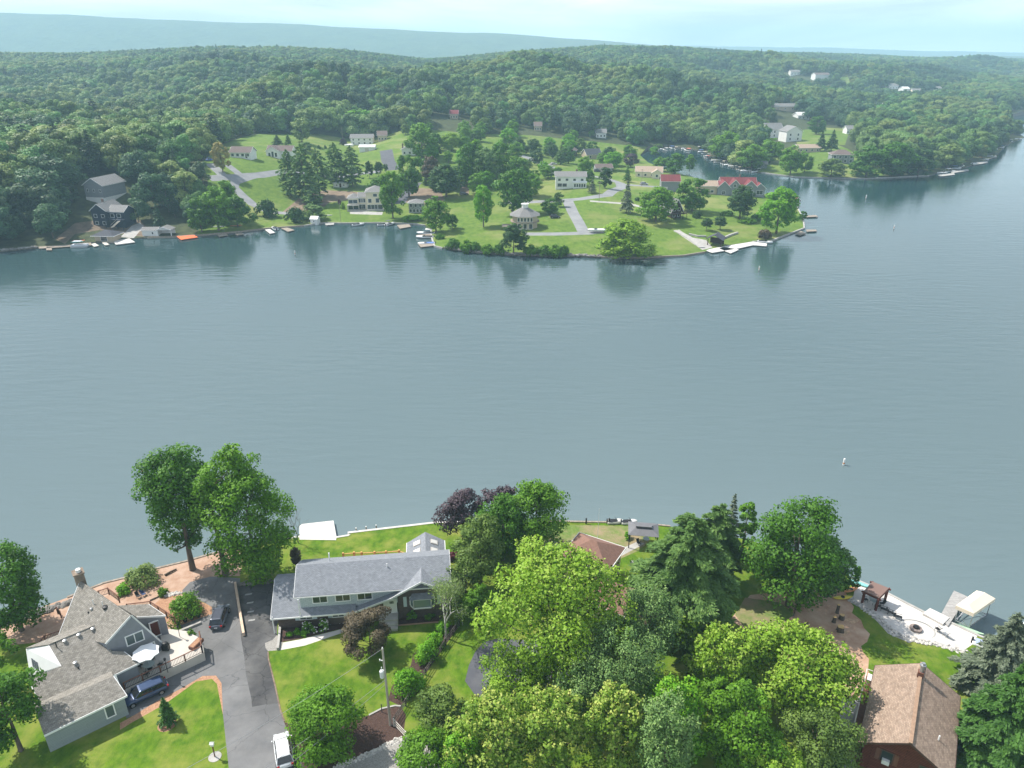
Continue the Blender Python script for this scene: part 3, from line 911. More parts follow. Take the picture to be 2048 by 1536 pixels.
def conifer_trunk(name, seed, h, r0, tips, m=None):
    mb = MB()
    mb.tube([(0, 0, -.25), (0, 0, h * .3), (0, 0, h * .7), (0, 0, h * .98)], [r0 * 1.2, r0, r0 * .55, r0 * .12], 7)
    for t in tips[::3]:
        z = max(t[2], .3)
        mb.tube([(0, 0, z), (t[0] * .8, t[1] * .8, z)], [r0 * .22, r0 * .06], 4, cap=False)
    return mb.mesh(name, m or M_barkm, smooth=True)

def put_tree(name, label, loc, crown, trunk, rz=0.0, sc=1.0, group=None, cat='tree', part='crown'):
    t = thing(name, label, cat, loc, rz, group)
    for nm, me in ((part, crown), ('trunk', trunk)):
        if me is None: continue
        o = bpy.data.objects.new(nm, me); COL.objects.link(o); o.parent = t
    t.scale = sc if hasattr(sc, '__len__') else (sc, sc, sc)
    return t

LEAF = {
 'mid': leafmat('leaf_mid', (.045, .130, .006), (.135, .30, .016), (.19, .40, .025), .36, .0),
 'deep': leafmat('leaf_deep', (.026, .085, .006), (.080, .21, .014), (.115, .28, .020), .32, .0),
 'dark': leafmat('leaf_dark', (0.018, 0.054, 0.015), (0.053, 0.128, 0.027), (0.075, 0.165, 0.030), .25, .0),
 'olive': leafmat('leaf_olive', (0.053, 0.112, 0.021), (0.150, 0.240, 0.045), (0.210, 0.315, 0.060), .34, .0),
 'lime': leafmat('leaf_lime', (.085, .19, .012), (.250, .43, .028), (.42, .56, .10), .38, .0),
 'yellowlime': leafmat('leaf_yellowlime', (.070, .16, .014), (.235, .385, .040), (.58, .64, .16), .38, .0),
 'bright': leafmat('leaf_bright', (.055, .19, .008), (.17, .42, .015), (.30, .55, .04), .40, .0),
 'purple': leafmat('leaf_purple', (0.030, 0.018, 0.024), (0.090, 0.063, 0.078), (0.128, 0.098, 0.112), .15, .0),
 'brown': leafmat('leaf_brown', (0.053, 0.048, 0.024), (0.143, 0.112, 0.068), (0.210, 0.180, 0.105), .25, .0),
 'red': leafmat('leaf_red', (0.075, 0.012, 0.018), (0.165, 0.030, 0.045), None, .2, .0),
 'ochre': leafmat('leaf_ochre', (0.195, 0.195, 0.060), (0.480, 0.405, 0.135), None, .3, .0),
 'pale': leafmat('leaf_pale', (0.105, 0.180, 0.045), (0.285, 0.390, 0.105), None, .3, .0),
 'pine': leafmat('needle_pine', (.040, .10, .022), (.13, .24, .055), (.22, .34, .085), .25, .0),
 'greypine': leafmat('needle_grey', (.05, .12, .03), (.15, .27, .075), (.27, .41, .12), .25, .0),
 'blue': leafmat('needle_blue', (.060, .090, .050), (.175, .215, .140), (.28, .32, .21), .15, .0),
 'spruce': leafmat('needle_spruce', (.022, .075, .012), (.070, .170, .028), (.11, .24, .045), .2, .0),
 'forest': leafmat('leaf_forest', (.035, .098, .028), (.125, .245, .064), (.18, .33, .085), .3, .36),
 'forestl': leafmat('leaf_forest_light', (.06, .13, .03), (.19, .30, .08), (.27, .38, .11), .3, .25),
 'forestd': leafmat('leaf_forest_dark', (.02, .06, .03), (.07, .15, .06), (.11, .21, .08), .3, .25),
 'forestc': leafmat('needle_forest', (.020, .06, .025), (.065, .13, .05), None, .2, .25),
}
# ================================================================ TREES near the camera, one by one
def solve(cx, cy, hw, hh, base=None, zc=None):
    """world place, crown radius and crown span from the crown's outline in the photograph"""
    if base is not None:
        b = G(*base)
        d = ray(cx, cy); t = b.y / d[1]
        zcw = H + d[2] * t
        x = b.x if abs(base[0] - cx) > 14 else d[0] * t
        loc = Vector((x, b.y, gz(x, b.y)))
        zc = zcw - loc.z
        lean = (d[0] * t - x, 0)
    else:
        g0 = 2.5
        for _ in range(4):
            p = W(cx, cy, g0 + zc); g0 = gz(p[0], p[1])
        loc = Vector((p[0], p[1], g0)); lean = (0, 0)
    m = (loc.y * math.cos(P) + (H - loc.z - zc) * math.sin(P)) / F
    th = math.atan2(H - loc.z - zc, loc.y)
    r = hw * m
    q = (hh * m) ** 2 - (r * math.sin(th)) ** 2
    rz = max(math.sqrt(max(q, 0)) / math.cos(th), r * .55)
    z0 = max(zc - rz, .35); z1 = zc + rz
    return loc, r, z0, z1, lean
_tn = [0]
def broad(label, kind, cx, cy, hw, hh, base=None, zc=None, prof='round', spiky=0., leaf=.36, dens=1.0, nb=None, group=None, blob=.30, name='broadleaf_tree', bark=None, trunk=True, cat='tree', seed=None, inner=.18, wide=.82):
    _tn[0] += 1; sd = seed or 100 + _tn[0]
    loc, r, z0, z1, lean = solve(cx, cy, hw * .97, hh * .99, base, zc)
    leaf = leaf * .68
    area = 4 * math.pi * ((r * r * 2 + (r * (z1 - z0) / 2)) / 3)
    nl = int(area / (leaf * leaf) * 3.1 * dens)
    nb = nb or int(26 + area * .16)
    cm, bl = crown_mesh('crown', sd, r * wide / .82, z0, z1, nb, nl, leaf, LEAF[kind], prof, spiky, lean, blob, inner)
    tm = None
    if trunk:
        bl2 = bl - np.array((0, 0, .3))
        tm = trunk_mesh('trunk', sd, z0 + (z1 - z0) * .9, max(.1, (z1) * .022), bl2, bark, 12)
    return put_tree(name, label, loc, cm, tm, 0, 1, group, cat, 'crown' if trunk else 'foliage')
def conif(label, kind, cx, cy, hw, hh, base=None, zc=None, n=26, per=6, cpb=60, size=.6, droop=.1, prof='cone', plume=.6, upt=.35, name='pine_tree', z0=.08, group=None, aspect=2.2):
    _tn[0] += 1; sd = 100 + _tn[0]
    loc, r, a, b, lean = solve(cx, cy, hw, hh, base, zc)
    if base is None: b = max(b, zc + r * .75)
    cm, tips = conifer_mesh('crown', sd, b, r, LEAF[kind], n, per, cpb, size, droop, z0, prof, plume, upt, aspect=aspect)
    return put_tree(name, label, loc, cm, conifer_trunk('trunk', sd, b, max(.08, b * .018), tips), 0, 1, group)
def shrub(label, kind, cx, cy, hw, hh, leaf=.2, name='shrub', prof='dome', dens=1.3, group=None, blob=.34, **k):
    loc = G(cx, cy + hh * .55)
    m = mpp(loc)
    r = hw * m; th = math.atan2(H, loc.y)
    q = (hh * m) ** 2 - (r * math.sin(th) * .8) ** 2
    hgt = max(math.sqrt(max(q, 0)) / math.cos(th) * 1.5, r * .9)
    _tn[0] += 1
    area = 2 * math.pi * r * r + 2 * math.pi * r * hgt * .5
    cm, bl = crown_mesh('shrub', 300 + _tn[0], r, 0.0, hgt, int(18 + area * .8), int(area / (leaf * leaf) * 2.0 * dens), leaf, LEAF[kind], prof, 0, (0, 0), blob, .1)
    o = bpy.data.objects.new(name, cm); COL.objects.link(o); o.location = loc
    tag(o, label, 'shrub', group); return o

# left of the driveway and along the water
broad('tall broad maple at the water, its clear trunk in the needle litter', 'deep', 351, 1003, 80, 106, base=(386, 1139), prof='vase', seed=11, leaf=.42, wide=.78)
broad('high loose maple crown rising behind the big maple at the parking', 'mid', 472, 972, 66, 84, base=(452, 1150), prof='round', leaf=.42, seed=12)
broad('big full maple at the head of the parking, foliage down to the drive', 'mid', 500, 1055, 84, 112, base=(507, 1163), prof='oval', leaf=.40, seed=13)
broad('dark tree at the left edge beside the water, above the stone shore', 'deep', 12, 1172, 72, 92, base=(5, 1262), leaf=.40)
broad('dark green tree at the left edge overhanging the long shingled roof', 'deep', 8, 1412, 70, 76, zc=6.5, prof='oval', leaf=.36)
broad('leafy green tree low at the left edge, between the two dark ones', 'mid', -22, 1300, 40, 46, zc=4.5, leaf=.36)
# middle
broad('purple leaved maple on the waterfront lawn', 'purple', 924, 1020, 48, 43, base=(925, 1078), leaf=.40, prof='round')
broad('second purple leaved maple, mostly hidden behind the green waterfront maple', 'purple', 1003, 1002, 36, 35, base=(1003, 1066), leaf=.40)
broad('large dense green maple at the water beside the worn lawn', 'mid', 1072, 1030, 68, 70, base=(1070, 1098), leaf=.40)
broad('rounded green tree between the purple maple and the dense waterfront maple', 'deep', 1005, 1052, 58, 66, base=(1000, 1120), leaf=.40)
broad('olive green tree right of the skylight roof', 'olive', 960, 1092, 56, 66, base=(968, 1170), leaf=.36, prof='oval')
broad('thin olive tree behind the white barked birch', 'olive', 930, 1148, 42, 38, zc=5, leaf=.34, dens=.55)
broad('huge lime green maple standing right of the birch, over the neighbour drive', 'lime', 1112, 1225, 150, 138, base=(1120, 1362), prof='round', spiky=.9, leaf=.42, blob=.22, nb=95, dens=.62, seed=21, inner=.05)
broad('small bushy green tree under the huge lime maple, beside the fence lawn', 'mid', 958, 1202, 34, 38, zc=2.6, leaf=.30, prof='dome')
conif('tall white pine with broad feathery plumes, centre of the tree belt', 'pine', 1372, 1150, 118, 132, base=(1385, 1275), prof='pine', n=24, per=8, cpb=330, size=.62, plume=.75)
conif('white pine half hidden behind the tall feathery one, near the water', 'pine', 1432, 1092, 66, 86, base=(1440, 1165), prof='pine', n=20, per=7, cpb=240, size=.62, plume=.7)
conif('narrow blue tipped spruce top behind the white pines', 'blue', 1462, 1050, 28, 60, base=(1465, 1120), n=22, cpb=70, size=.5, name='spruce_tree')
broad('slim green tree at the water behind the white pines', 'mid', 1490, 1062, 28, 56, base=(1490, 1118), prof='oval', leaf=.4)
broad('massive rounded dark green maple between the pines and the pergola', 'deep', 1596, 1105, 100, 112, base=(1600, 1212), prof='oval', leaf=.42, seed=31)
broad('dark lower tree against the right side of the massive maple', 'dark', 1655, 1135, 45, 62, base=(1660, 1186), leaf=.4)
broad('small drooping dark tree beside the pergola', 'deep', 1702, 1156, 20, 30, base=(1700, 1180), leaf=.34)
broad('thin sapling on the bare earth behind the tree stumps', 'mid', 1594, 1200, 14, 26, base=(1592, 1232), leaf=.3, dens=.6)
# tree belt in the foreground
broad('grey green pine beside the huge lime maple, upper of two', 'greypine', 1300, 1240, 62, 68, zc=8.5, prof='oval', spiky=.8, leaf=.26, blob=.25, nb=80, dens=.62, name='pine_tree', inner=.06)
broad('fresh green maple in front of the tall white pine', 'lime', 1382, 1232, 48, 58, zc=6, leaf=.36, spiky=.5, dens=.8)
broad('wide grey green pine in front of the huge lime maple', 'greypine', 1238, 1318, 96, 76, zc=9.0, prof='oval', spiky=.8, leaf=.26, blob=.25, nb=80, dens=.62, name='pine_tree', inner=.06)
broad('low feathery pine at the foot of the huge lime maple', 'greypine', 1168, 1372, 58, 55, zc=7.5, prof='oval', spiky=.8, leaf=.26, blob=.25, nb=80, dens=.62, name='pine_tree', inner=.06)
broad('broad lime maple with yellow tips left of the worn earth', 'lime', 1588, 1330, 126, 98, zc=6.5, prof='round', spiky=.7, leaf=.40, blob=.24, nb=80, dens=.75, inner=.06)
broad('lime maple between the grey pine and the broad one by the bare earth', 'lime', 1440, 1320, 70, 70, zc=5.5, spiky=.6, leaf=.38, blob=.25, dens=.8)
broad('rounded mid green tree in the foreground belt beside the concrete drive', 'mid', 1487, 1455, 76, 88, zc=6.0, leaf=.34, prof='oval')
broad('bright green upright maple in the middle of the foreground belt', 'bright', 1350, 1430, 64, 76, zc=6.5, leaf=.36, spiky=.4, prof='oval')
broad('grey green pine at the bottom edge before the bright upright maple', 'greypine', 1335, 1480, 70, 80, zc=9.0, prof='oval', spiky=.8, leaf=.26, blob=.25, nb=80, dens=.62, name='pine_tree', inner=.06)
broad('yellow tipped maple at the bottom edge, left of three', 'yellowlime', 985, 1470, 92, 88, zc=6.5, spiky=.75, leaf=.36, blob=.22, nb=90, dens=.75, inner=.05)
broad('yellow tipped maple at the bottom edge, middle of three', 'yellowlime', 1110, 1462, 80, 84, zc=6.5, spiky=.75, leaf=.36, blob=.22, nb=80, dens=.75, inner=.05)
broad('yellow tipped maple at the bottom edge, right of three', 'yellowlime', 1232, 1462, 68, 86, zc=7.0, spiky=.75, leaf=.36, blob=.22, nb=70, dens=.75, inner=.05, prof='oval')
broad('feathery light green tree along the rail fence', 'olive', 888, 1428, 58, 62, zc=4.2, leaf=.28, dens=.95)
broad('light green tree behind the yellow tipped maples, beside the neighbour drive', 'lime', 1035, 1350, 78, 46, zc=4.2, leaf=.30, dens=.9)
broad('green tree at the bottom edge below the rail fence corner', 'mid', 852, 1505, 62, 50, zc=3.6, leaf=.28)
broad('bright green tree at the bottom edge beneath the left yellow tipped maple', 'bright', 925, 1515, 48, 52, zc=5.5, leaf=.32, spiky=.3)
broad('pale yellow green tree beside the cabin steps', 'olive', 1640, 1478, 76, 72, zc=4.4, leaf=.28, dens=.9)
broad('green tree filling the gap below the lime maples', 'mid', 1440, 1400, 50, 50, zc=3.6, leaf=.32)
broad('small green tree at the bottom edge left of the cabin steps', 'lime', 1560, 1530, 60, 45, zc=4.5, leaf=.30)
broad('dense young maple standing in the dark mulch beside the white car', 'mid', 652, 1435, 86, 74, base=(648, 1500), leaf=.28, prof='dome', seed=41, dens=1.1)
broad('brown leaved crab apple on the front lawn of the grey house', 'brown', 738, 1262, 62, 46, base=(735, 1310), leaf=.26, dens=.85, prof='round', blob=.25)
# right edge
conif('blue grey spruce at the right edge beside the patio', 'blue', 2002, 1330, 84, 108, base=(2000, 1385), n=26, per=8, cpb=200, size=.6, droop=.18, plume=.5, name='spruce_tree')
conif('large dark green fir at the right edge beside the cabin', 'spruce', 2010, 1470, 118, 150, base=(2015, 1530), n=26, per=10, cpb=330, size=.62, droop=.12, plume=.75, name='fir_tree')
conif('small spruce in a mulch ring on the lower left lawn', 'spruce', 332, 1424, 22, 30, base=(333, 1447), n=16, per=7, cpb=34, size=.34, droop=.1, plume=.6, name='spruce_tree')
conif('slim brown green arborvitae behind the grey house', 'brown', 592, 1118, 10, 20, base=(592, 1133), n=16, per=7, cpb=40, size=.35, droop=-.8, plume=.7, name='arborvitae', prof='oval')

# shrubs
shrub('loose lakeside shrub on the bank below the tall maple', 'pale', 286, 1150, 34, 24, .26)
shrub('small bright shrub beside the loose lakeside shrub', 'bright', 248, 1178, 16, 12, .2)
shrub('large dark round bush in the orange mulch bed', 'mid', 372, 1214, 36, 27, .2)
shrub('small round shrub above the large dark bush', 'mid', 326, 1184, 11, 11, .18)
shrub('clipped hedge mound beside the rail fence, nearest the pole', 'bright', 815, 1364, 28, 27, .17, name='hedge', dens=1.6, blob=.5)
shrub('long hedge mound beside the rail fence, middle one', 'bright', 855, 1306, 21, 24, .17, name='hedge', dens=1.6, blob=.5)
shrub('second middle hedge mound touching the long one', 'bright', 871, 1282, 15, 17, .17, name='hedge', dens=1.6, blob=.5)
shrub('farthest hedge mound under the birch', 'bright', 888, 1254, 15, 14, .17, name='hedge', dens=1.6, blob=.5)
shrub('dark green bush under the dense young maple', 'deep', 642, 1500, 26, 20, .18)
shrub('red leaved shrub at the corner of the skylight roof', 'red', 903, 1112, 14, 9, .2)
shrub('leafy shrub before the brick wall, left of two', 'mid', 823, 1232, 10, 12, .16)
shrub('low leafy shrub before the brick wall, right of two', 'mid', 860, 1232, 10, 7, .16)
shrub('green bush at the right corner of the brick wall', 'deep', 905, 1205, 14, 18, .2)
for i_, (sx, sy, lb) in enumerate([(579, 1270, 'lowest box ball in the mulch bed'), (594, 1262, 'upper box ball in the mulch bed'), (608, 1267, 'box ball nearest the white peonies')]):
    shrub('clipped round ' + lb, 'bright', sx, sy, 6.5, 6, .12, name='box_ball', blob=.6, dens=2, group='box balls in the mulch bed')
shrub('green planting in the raised bed at the deck corner', 'mid', 386, 1275, 9, 16, .18)
shrub('low green bush beside the gazebo', 'bright', 1254, 1072, 9, 9, .2)
shrub('small green bush on the cabin deck edge', 'mid', 1731, 1437, 5, 6, .15)

# peonies: bush with white flowers as a part
def peony(label, cx, cy, hw, hh):
    o = shrub(label, 'mid', cx, cy, hw, hh, .16, name='peony_bush', group='peonies in the mulch bed')
    rs = np.random.RandomState(int(cx))
    co = np.array([v.co[:] for v in o.data.vertices][::4])
    top = co[co[:, 2] > np.percentile(co[:, 2], 25)]
    mb = MB()
    for p in top[rs.choice(len(top), 38, replace=False)]:
        s = rs.uniform(.08, .14)
        p = p + np.array((p[0], p[1], 0)) * .12
        mb.lathe(p[0], p[1], [(s * .3, p[2] - s * .5), (s, p[2]), (s * .8, p[2] + s * .4), (s * .2, p[2] + s * .6)], 6)
    mb.build('blossom', mat('white_petals', (.80, .74, .74), rough=.6), o)
peony('white flowering peony bush, left of two', 617, 1256, 13, 13)
peony('white flowering peony bush beside the crab apple, right of two', 647, 1250, 13, 14)

# trees with bare twigs
def twiggy(name, label, loc, h, spread, seed, m, depth=5, r0=.16, leaves=None, leaf=.3, nleaf=0, up=.5, first=.25):
    rs = random.Random(seed)
    mb = MB(); tips = []
    def grow(p, d, l, r, k):
        q = p + d * l
        mid = p.lerp(q, .5) + Vector((rs.uniform(-1, 1), rs.uniform(-1, 1), 0)) * l * .06
        mb.tube([p, mid, q], [r, r * .85, r * .68], 5 if k > 2 else 3, cap=False)
        if k == 0 or r < .006:
            tips.append(q); return
        for i in range(rs.choice((2, 3, 3)) if k > 1 else 2):
            dd = (d + Vector((rs.uniform(-1, 1), rs.uniform(-1, 1), rs.uniform(-.3, .8))) * spread).normalized()
            dd.z = abs(dd.z) * up + dd.z * (1 - up)
            grow(q, dd.normalized(), l * rs.uniform(.62, .85), r * rs.uniform(.5, .7), k - 1)
            if k <= 3: tips.append(q)
    grow(Vector((0, 0, -.2)), Vector((rs.uniform(-.06, .06), 0, 1)).normalized(), h * first, r0, depth)
    t = thing(name, label, 'tree', loc)
    mb.build('trunk', m, t, smooth=True)
    if nleaf:
        r2 = np.random.RandomState(seed)
        T = np.array([tuple(p) for p in tips])
        k = r2.randint(0, len(T), nleaf)
        c = T[k] + r2.randn(nleaf, 3) * .42
        me = cards('crown', c, r2.randn(nleaf, 3) + (0, 0, .5), leaf * (.5 + .8 * r2.rand(nleaf)), LEAF[leaves], r2.rand(nleaf))
        o = bpy.data.objects.new('crown', me); COL.objects.link(o); o.parent = t
    return t
twiggy('birch_tree', 'sparse white barked birch leaning over the fence before the brick wall', G(891, 1277), 11.5, .80, 5, M_bark_pale, 6, .17, 'pale', .16, 3600, first=.22)
twiggy('bare_tree', 'leafless grey tree at the edge of the white dock', G(597, 1086), 8.2, .55, 9, M_bark_grey, 6, .09, None, up=.8)
twiggy('bare_shrub', 'tangle of bare pale twigs below the birch', G(925, 1250), 3.5, .9, 14, M_bark_pale, 5, .05, 'olive', .15, 500, up=.3)
# ================================================================ HOUSES: builder
M_white = mat('white_paint', (.74, .74, .72), rough=.6, noise=.04, nscale=.6)
M_trim = mat('white_trim', (.78, .78, .77), rough=.5)
M_glass = mat('window_glass', (.03, .04, .045), rough=.08, spec=.8)
M_cream = mat('cream_stucco', (.70, .62, .48), rough=.8, noise=.05, nscale=.5)
M_greyw = brickmat('grey_siding', (.22, .24, .25), (.25, .27, .28), (.15, .16, .17), 4, .2, .02, noise=.06)
M_blue = brickmat('dark_blue_siding', (.028, .040, .062), (.035, .050, .075), (.015, .02, .03), 4, .2, .02, noise=.1)
M_tan = mat('tan_wall', (.46, .38, .28), rough=.85, noise=.08, nscale=.6)
M_darkw = mat('dark_timber', (.060, .036, .026), rough=.85, noise=.2, nscale=2)
M_tanroof = brickmat('tan_shingles', (.38, .29, .22), (.45, .35, .27), (.25, .19, .15), .3, .16, .015, noise=.15)
M_groof = brickmat('grey_shingles', (.20, .195, .19), (.26, .255, .25), (.13, .13, .13), .3, .16, .015, noise=.15)
M_droof = brickmat('dark_shingles', (.065, .07, .085), (.09, .095, .11), (.04, .04, .05), .3, .16, .015, noise=.15)
M_broof = brickmat('brown_shingles', (.16, .12, .11), (.20, .15, .14), (.09, .07, .06), .3, .16, .015, noise=.15)
M_rroof = brickmat('red_roof', (.165, .040, .045), (.20, .05, .055), (.12, .03, .035), .45, 20, .03, noise=.06)
M_timber = mat('weathered_timber', (.22, .18, .14), rough=.9, col2=(.36, .31, .26), nscale=2.5, stretch=(1, 1, 1))
M_timber_p = mat('pale_timber', (.50, .46, .40), rough=.9, col2=(.64, .60, .54), nscale=2)
M_brick = brickmat('chimney_brick', (.16, .085, .06), (.22, .12, .09), (.25, .23, .2), .22, .075, .012)
M_black = mat('black_metal', (.018, .018, .02), rough=.5)

class House:
    def __init__(s, name, label, loc, rz, wall, roof, cat='house', group=None, sink=1.5, trim=None):
        s.t = thing(name, label, cat, loc, rz, group)
        s.wall = MB(); s.roof = MB(); s.trimb = MB(); s.wm = wall; s.rm = roof; s.sink = sink; s.trim = trim or M_trim
    def wing(s, x0, x1, y0, y1, z1, ridge='x', rise=1.6, over=.45, z0=None, th=.16, rt=None):
        z0 = -s.sink if z0 is None else z0
        cx, cy = (x0 + x1) / 2, (y0 + y1) / 2
        if ridge in ('x', 'y'):
            L = (x1 - x0) if ridge == 'x' else (y1 - y0)
            hw = ((y1 - y0) if ridge == 'x' else (x1 - x0)) / 2
            def P3(a, b, z):   # a along the ridge, b across
                return (x0 + a, cy + b, z) if ridge == 'x' else (cx + b, y0 + a, z)
            prof = [(-hw, z0), (hw, z0), (hw, z1), (0, z1 + rise), (-hw, z1)]
            vs = [P3(a, b, z) for a in (0, L) for b, z in prof]
            s.wall.add(vs, [(4, 3, 2, 1, 0), (5, 6, 7, 8, 9), (0, 1, 6, 5), (1, 2, 7, 6), (4, 0, 5, 9), (2, 3, 8, 7), (3, 4, 9, 8)])
            sl = rise / hw
            zt = z1 + rise + .05 + th
            for sg in (-1, 1):
                e = hw + over
                ze = z1 + .05 + th - sl * over
                s.roof.slab([P3(-over, 0, zt), P3(L + over, 0, zt), P3(L + over, sg * e, ze), P3(-over, sg * e, ze)], th)
                for a in (-over - .02, L + over + .02):
                    s.trimb.bar(P3(a, 0, zt - .12), P3(a, sg * e, ze - .12), .05, .22)
                s.trimb.bar(P3(-over, sg * (e + .03), ze - .14), P3(L + over, sg * (e + .03), ze - .14), .07, .16)
        elif ridge == 'hip':
            s.wall.box(x0, x1, y0, y1, z0, z1)
            a, b, c, d = x0 - over, x1 + over, y0 - over, y1 + over
            k = min(b - a, d - c) / 2
            if b - a >= d - c: r1 = (a + k, cy, z1 + rise); r2 = (b - k, cy, z1 + rise)
            else: r1 = (cx, c + k, z1 + rise); r2 = (cx, d - k, z1 + rise)
            z = z1 + .04
            if b - a >= d - c:
                F4 = [[(a, c, z), (b, c, z), r2, r1], [(b, d, z), (a, d, z), r1, r2], [(a, d, z), (a, c, z), r1], [(b, c, z), (b, d, z), r2]]
            else:
                F4 = [[(a, d, z), (a, c, z), r1, r2], [(b, c, z), (b, d, z), r2, r1], [(a, c, z), (b, c, z), r1], [(b, d, z), (a, d, z), r2]]
            for q in F4: s.roof.add(q, [tuple(range(len(q)))])
            s.roof.add([(a, c, z), (b, c, z), (b, d, z), (a, d, z)], [(3, 2, 1, 0)])
            for q in (((a, c), (b, c)), ((b, c), (b, d)), ((b, d), (a, d)), ((a, d), (a, c))):
                s.trimb.bar((q[0][0], q[0][1], z - .06), (q[1][0], q[1][1], z - .06), .08, .18)
        else:
            s.wall.box(x0, x1, y0, y1, z0, z1)
            s.roof.box(x0 - over, x1 + over, y0 - over, y1 + over, z1 + .003, z1 + th)
        return s
    def opening(s, x, y, z, w, h, face='f', name='window', m=None, fr=.12, fm=None, bars=0):
        """window or door in a wall; x,y,z its bottom centre on the wall plane"""
        f = MB(); p = MB()
        ang = {'f': 0, 'r': math.pi / 2, 'b': math.pi, 'l': -math.pi / 2}[face]
        ca, sa = math.cos(ang), math.sin(ang)
        def put(mb, u0, u1, d0, d1, z0, z1):
            k = len(mb.v); mb.box(u0, u1, d0, d1, z0, z1)
            mb.v[k:] = [(x + a * ca - b * sa, y + a * sa + b * ca, c) for a, b, c in mb.v[k:]]
        put(f, -w / 2 - fr, w / 2 + fr, -.05, .02, z + h, z + h + fr); put(f, -w / 2 - fr, w / 2 + fr, -.07, .02, z - fr, z)
        put(f, -w / 2 - fr, -w / 2, -.05, .02, z, z + h); put(f, w / 2, w / 2 + fr, -.05, .02, z, z + h)
        for i in range(bars):
            u = -w / 2 + w * (i + 1) / (bars + 1); put(f, u - .035, u + .035, -.05, .02, z, z + h)
        put(p, -w / 2, w / 2, -.025, .02, z, z + h)
        fo = f.build(name, fm or s.trim, s.t)
        p.build('pane' if name == 'window' else 'panel', m or M_glass, fo)
        return fo
    def chimney(s, x, y, z0, z1, w=.8, d=.6, m=None):
        mb = MB(); mb.box(x - w / 2, x + w / 2, y - d / 2, y + d / 2, z0, z1); mb.box(x - w / 2 - .08, x + w / 2 + .08, y - d / 2 - .08, y + d / 2 + .08, z1, z1 + .12)
        mb.cyl(x, y, z1 + .12, z1 + .4, .14)
        mb.build('chimney', m or M_brick, s.t)
    def part(s, name, mb, m): return mb.build(name, m, s.t)
    def done(s):
        s.wall.build('wall', s.wm, s.t)
        if s.roof.v: s.roof.build('roof', s.rm, s.t)
        if s.trimb.v: s.trimb.build('fascia', s.trim, s.t)
        return s.t
EXCL = []
def clear(p, r, front=14, rf=None):
    """keep scattered trees off a building and out of the line of sight just in front of it"""
    EXCL.append((p[0], p[1], r))
    q = Vector((p[0], p[1])); d = -q.normalized()
    for k in (1, 2):
        e = q + d * front * k / 2 * 1.3
        EXCL.append((e.x, e.y, (rf or r) * .9))
def fhouse(name, label, cx, by, wpx, hm, depth, ridge='x', rise=2, yaw=0, wall=None, roof=None, rows=((1.0, 3),), side=0, cat='house', group=None, chim=None, over=.5, door=None, base=None, sink=2.5, winw=1.1, winh=1.2, clr=True, garage=None):
    loc = G(cx, by); w = wpx * mpp(loc)
    h = House(name, label, loc, R(yaw), wall or M_white, roof or M_groof, cat, group, sink)
    h.wing(-w / 2, w / 2, 0, depth, hm, ridge, rise, over)
    for z, n in rows:
        for i in range(n):
            h.opening(-w / 2 + w * (i + .5) / n, 0, z, winw, winh)
    for i in range(side):
        h.opening(w / 2, depth * (i + .5) / side, 1.2, winw, winh, 'r')
        h.opening(-w / 2, depth * (i + .5) / side, 1.2, winw, winh, 'l')
    if door is not None: h.opening(door * w, 0, .1, 1.0, 2.1, name='door', m=M_darkw)
    if garage is not None: h.opening(garage * w, 0, .1, 2.6, 2.1, name='garage_door', m=M_timber_p)
    if chim: h.chimney(chim[0] * w, chim[1] * depth, hm * .6, hm + rise + chim[2])
    if base: 
        mb = MB(); mb.box(-w / 2 - .04, w / 2 + .04, -.04, depth + .04, -sink, base[0]); mb.build('foundation', base[1], h.t)
    if clr: clear((loc.x, loc.y + depth / 2), max(w, depth) * .62 + 3)
    h.w = w
    return h

# ================================================================ HOUSES across the lake
h = fhouse('gabled_house', 'tall grey gabled house with white lower wall on the wooded slope, above the dark house', 193, 405, 44, 7.6, 14, 'y', 2.9, -14, M_greyw, M_groof, ((4.6, 3),), winw=.7, winh=1.2, base=(2.3, M_white), garage=.22); h.done()
h = fhouse('timber_house', 'dark blue timber house with front gable and deck stairs above the small boathouse', 203, 452, 32, 6.6, 11, 'y', 2.6, -8, M_blue, M_groof, ((.6, 2), (3.6, 2)), winw=1.3, winh=1.3)
w = h.w
h.wing(w / 2, w / 2 + 7, 1.5, 9, 6.0, 'x', 2.0, .4); h.chimney(-w * .1, 5, 7, 10.4)
for i in range(2): h.opening(w / 2 + 1.6 + i * 3, 1.5, 3.6, 1.6, 1.4)
mb = MB(); mb.box(w / 2 - .5, w / 2 + 8, -1.6, 1.45, 2.9, 3.1)
for i in range(4): mb.box(w / 2 - .3 + i * 2.6, w / 2 - .1 + i * 2.6, -1.5, -1.3, -2, 4.1)
mb.box(w / 2 - .4, w / 2 + 8, -1.55, -1.45, 3.95, 4.1); h.part('deck', mb, M_blue)
mb = MB()
for i in range(12): mb.box(w / 2 + 3.2 + i * .33, w / 2 + 3.55 + i * .33, -3.2, -1.7, .1 + i * .24, .2 + i * .24)
mb.bar((w / 2 + 3.2, -3.2, .2), (w / 2 + 7.2, -3.2, 3.1), .1, .3); mb.bar((w / 2 + 3.2, -3.2, 1.2), (w / 2 + 7.2, -3.2, 4.1), .08, .1)
h.part('stairs', mb, M_timber_p); h.done()
h = fhouse('boathouse', 'small boathouse with dark hipped roof and sandy walls below the dark blue house', 209, 483, 38, 2.3, 6, 'hip', 1.9, -4, M_tan, M_droof, ((.3, 1),), winw=2.6, winh=1.8, over=1.0); h.done()
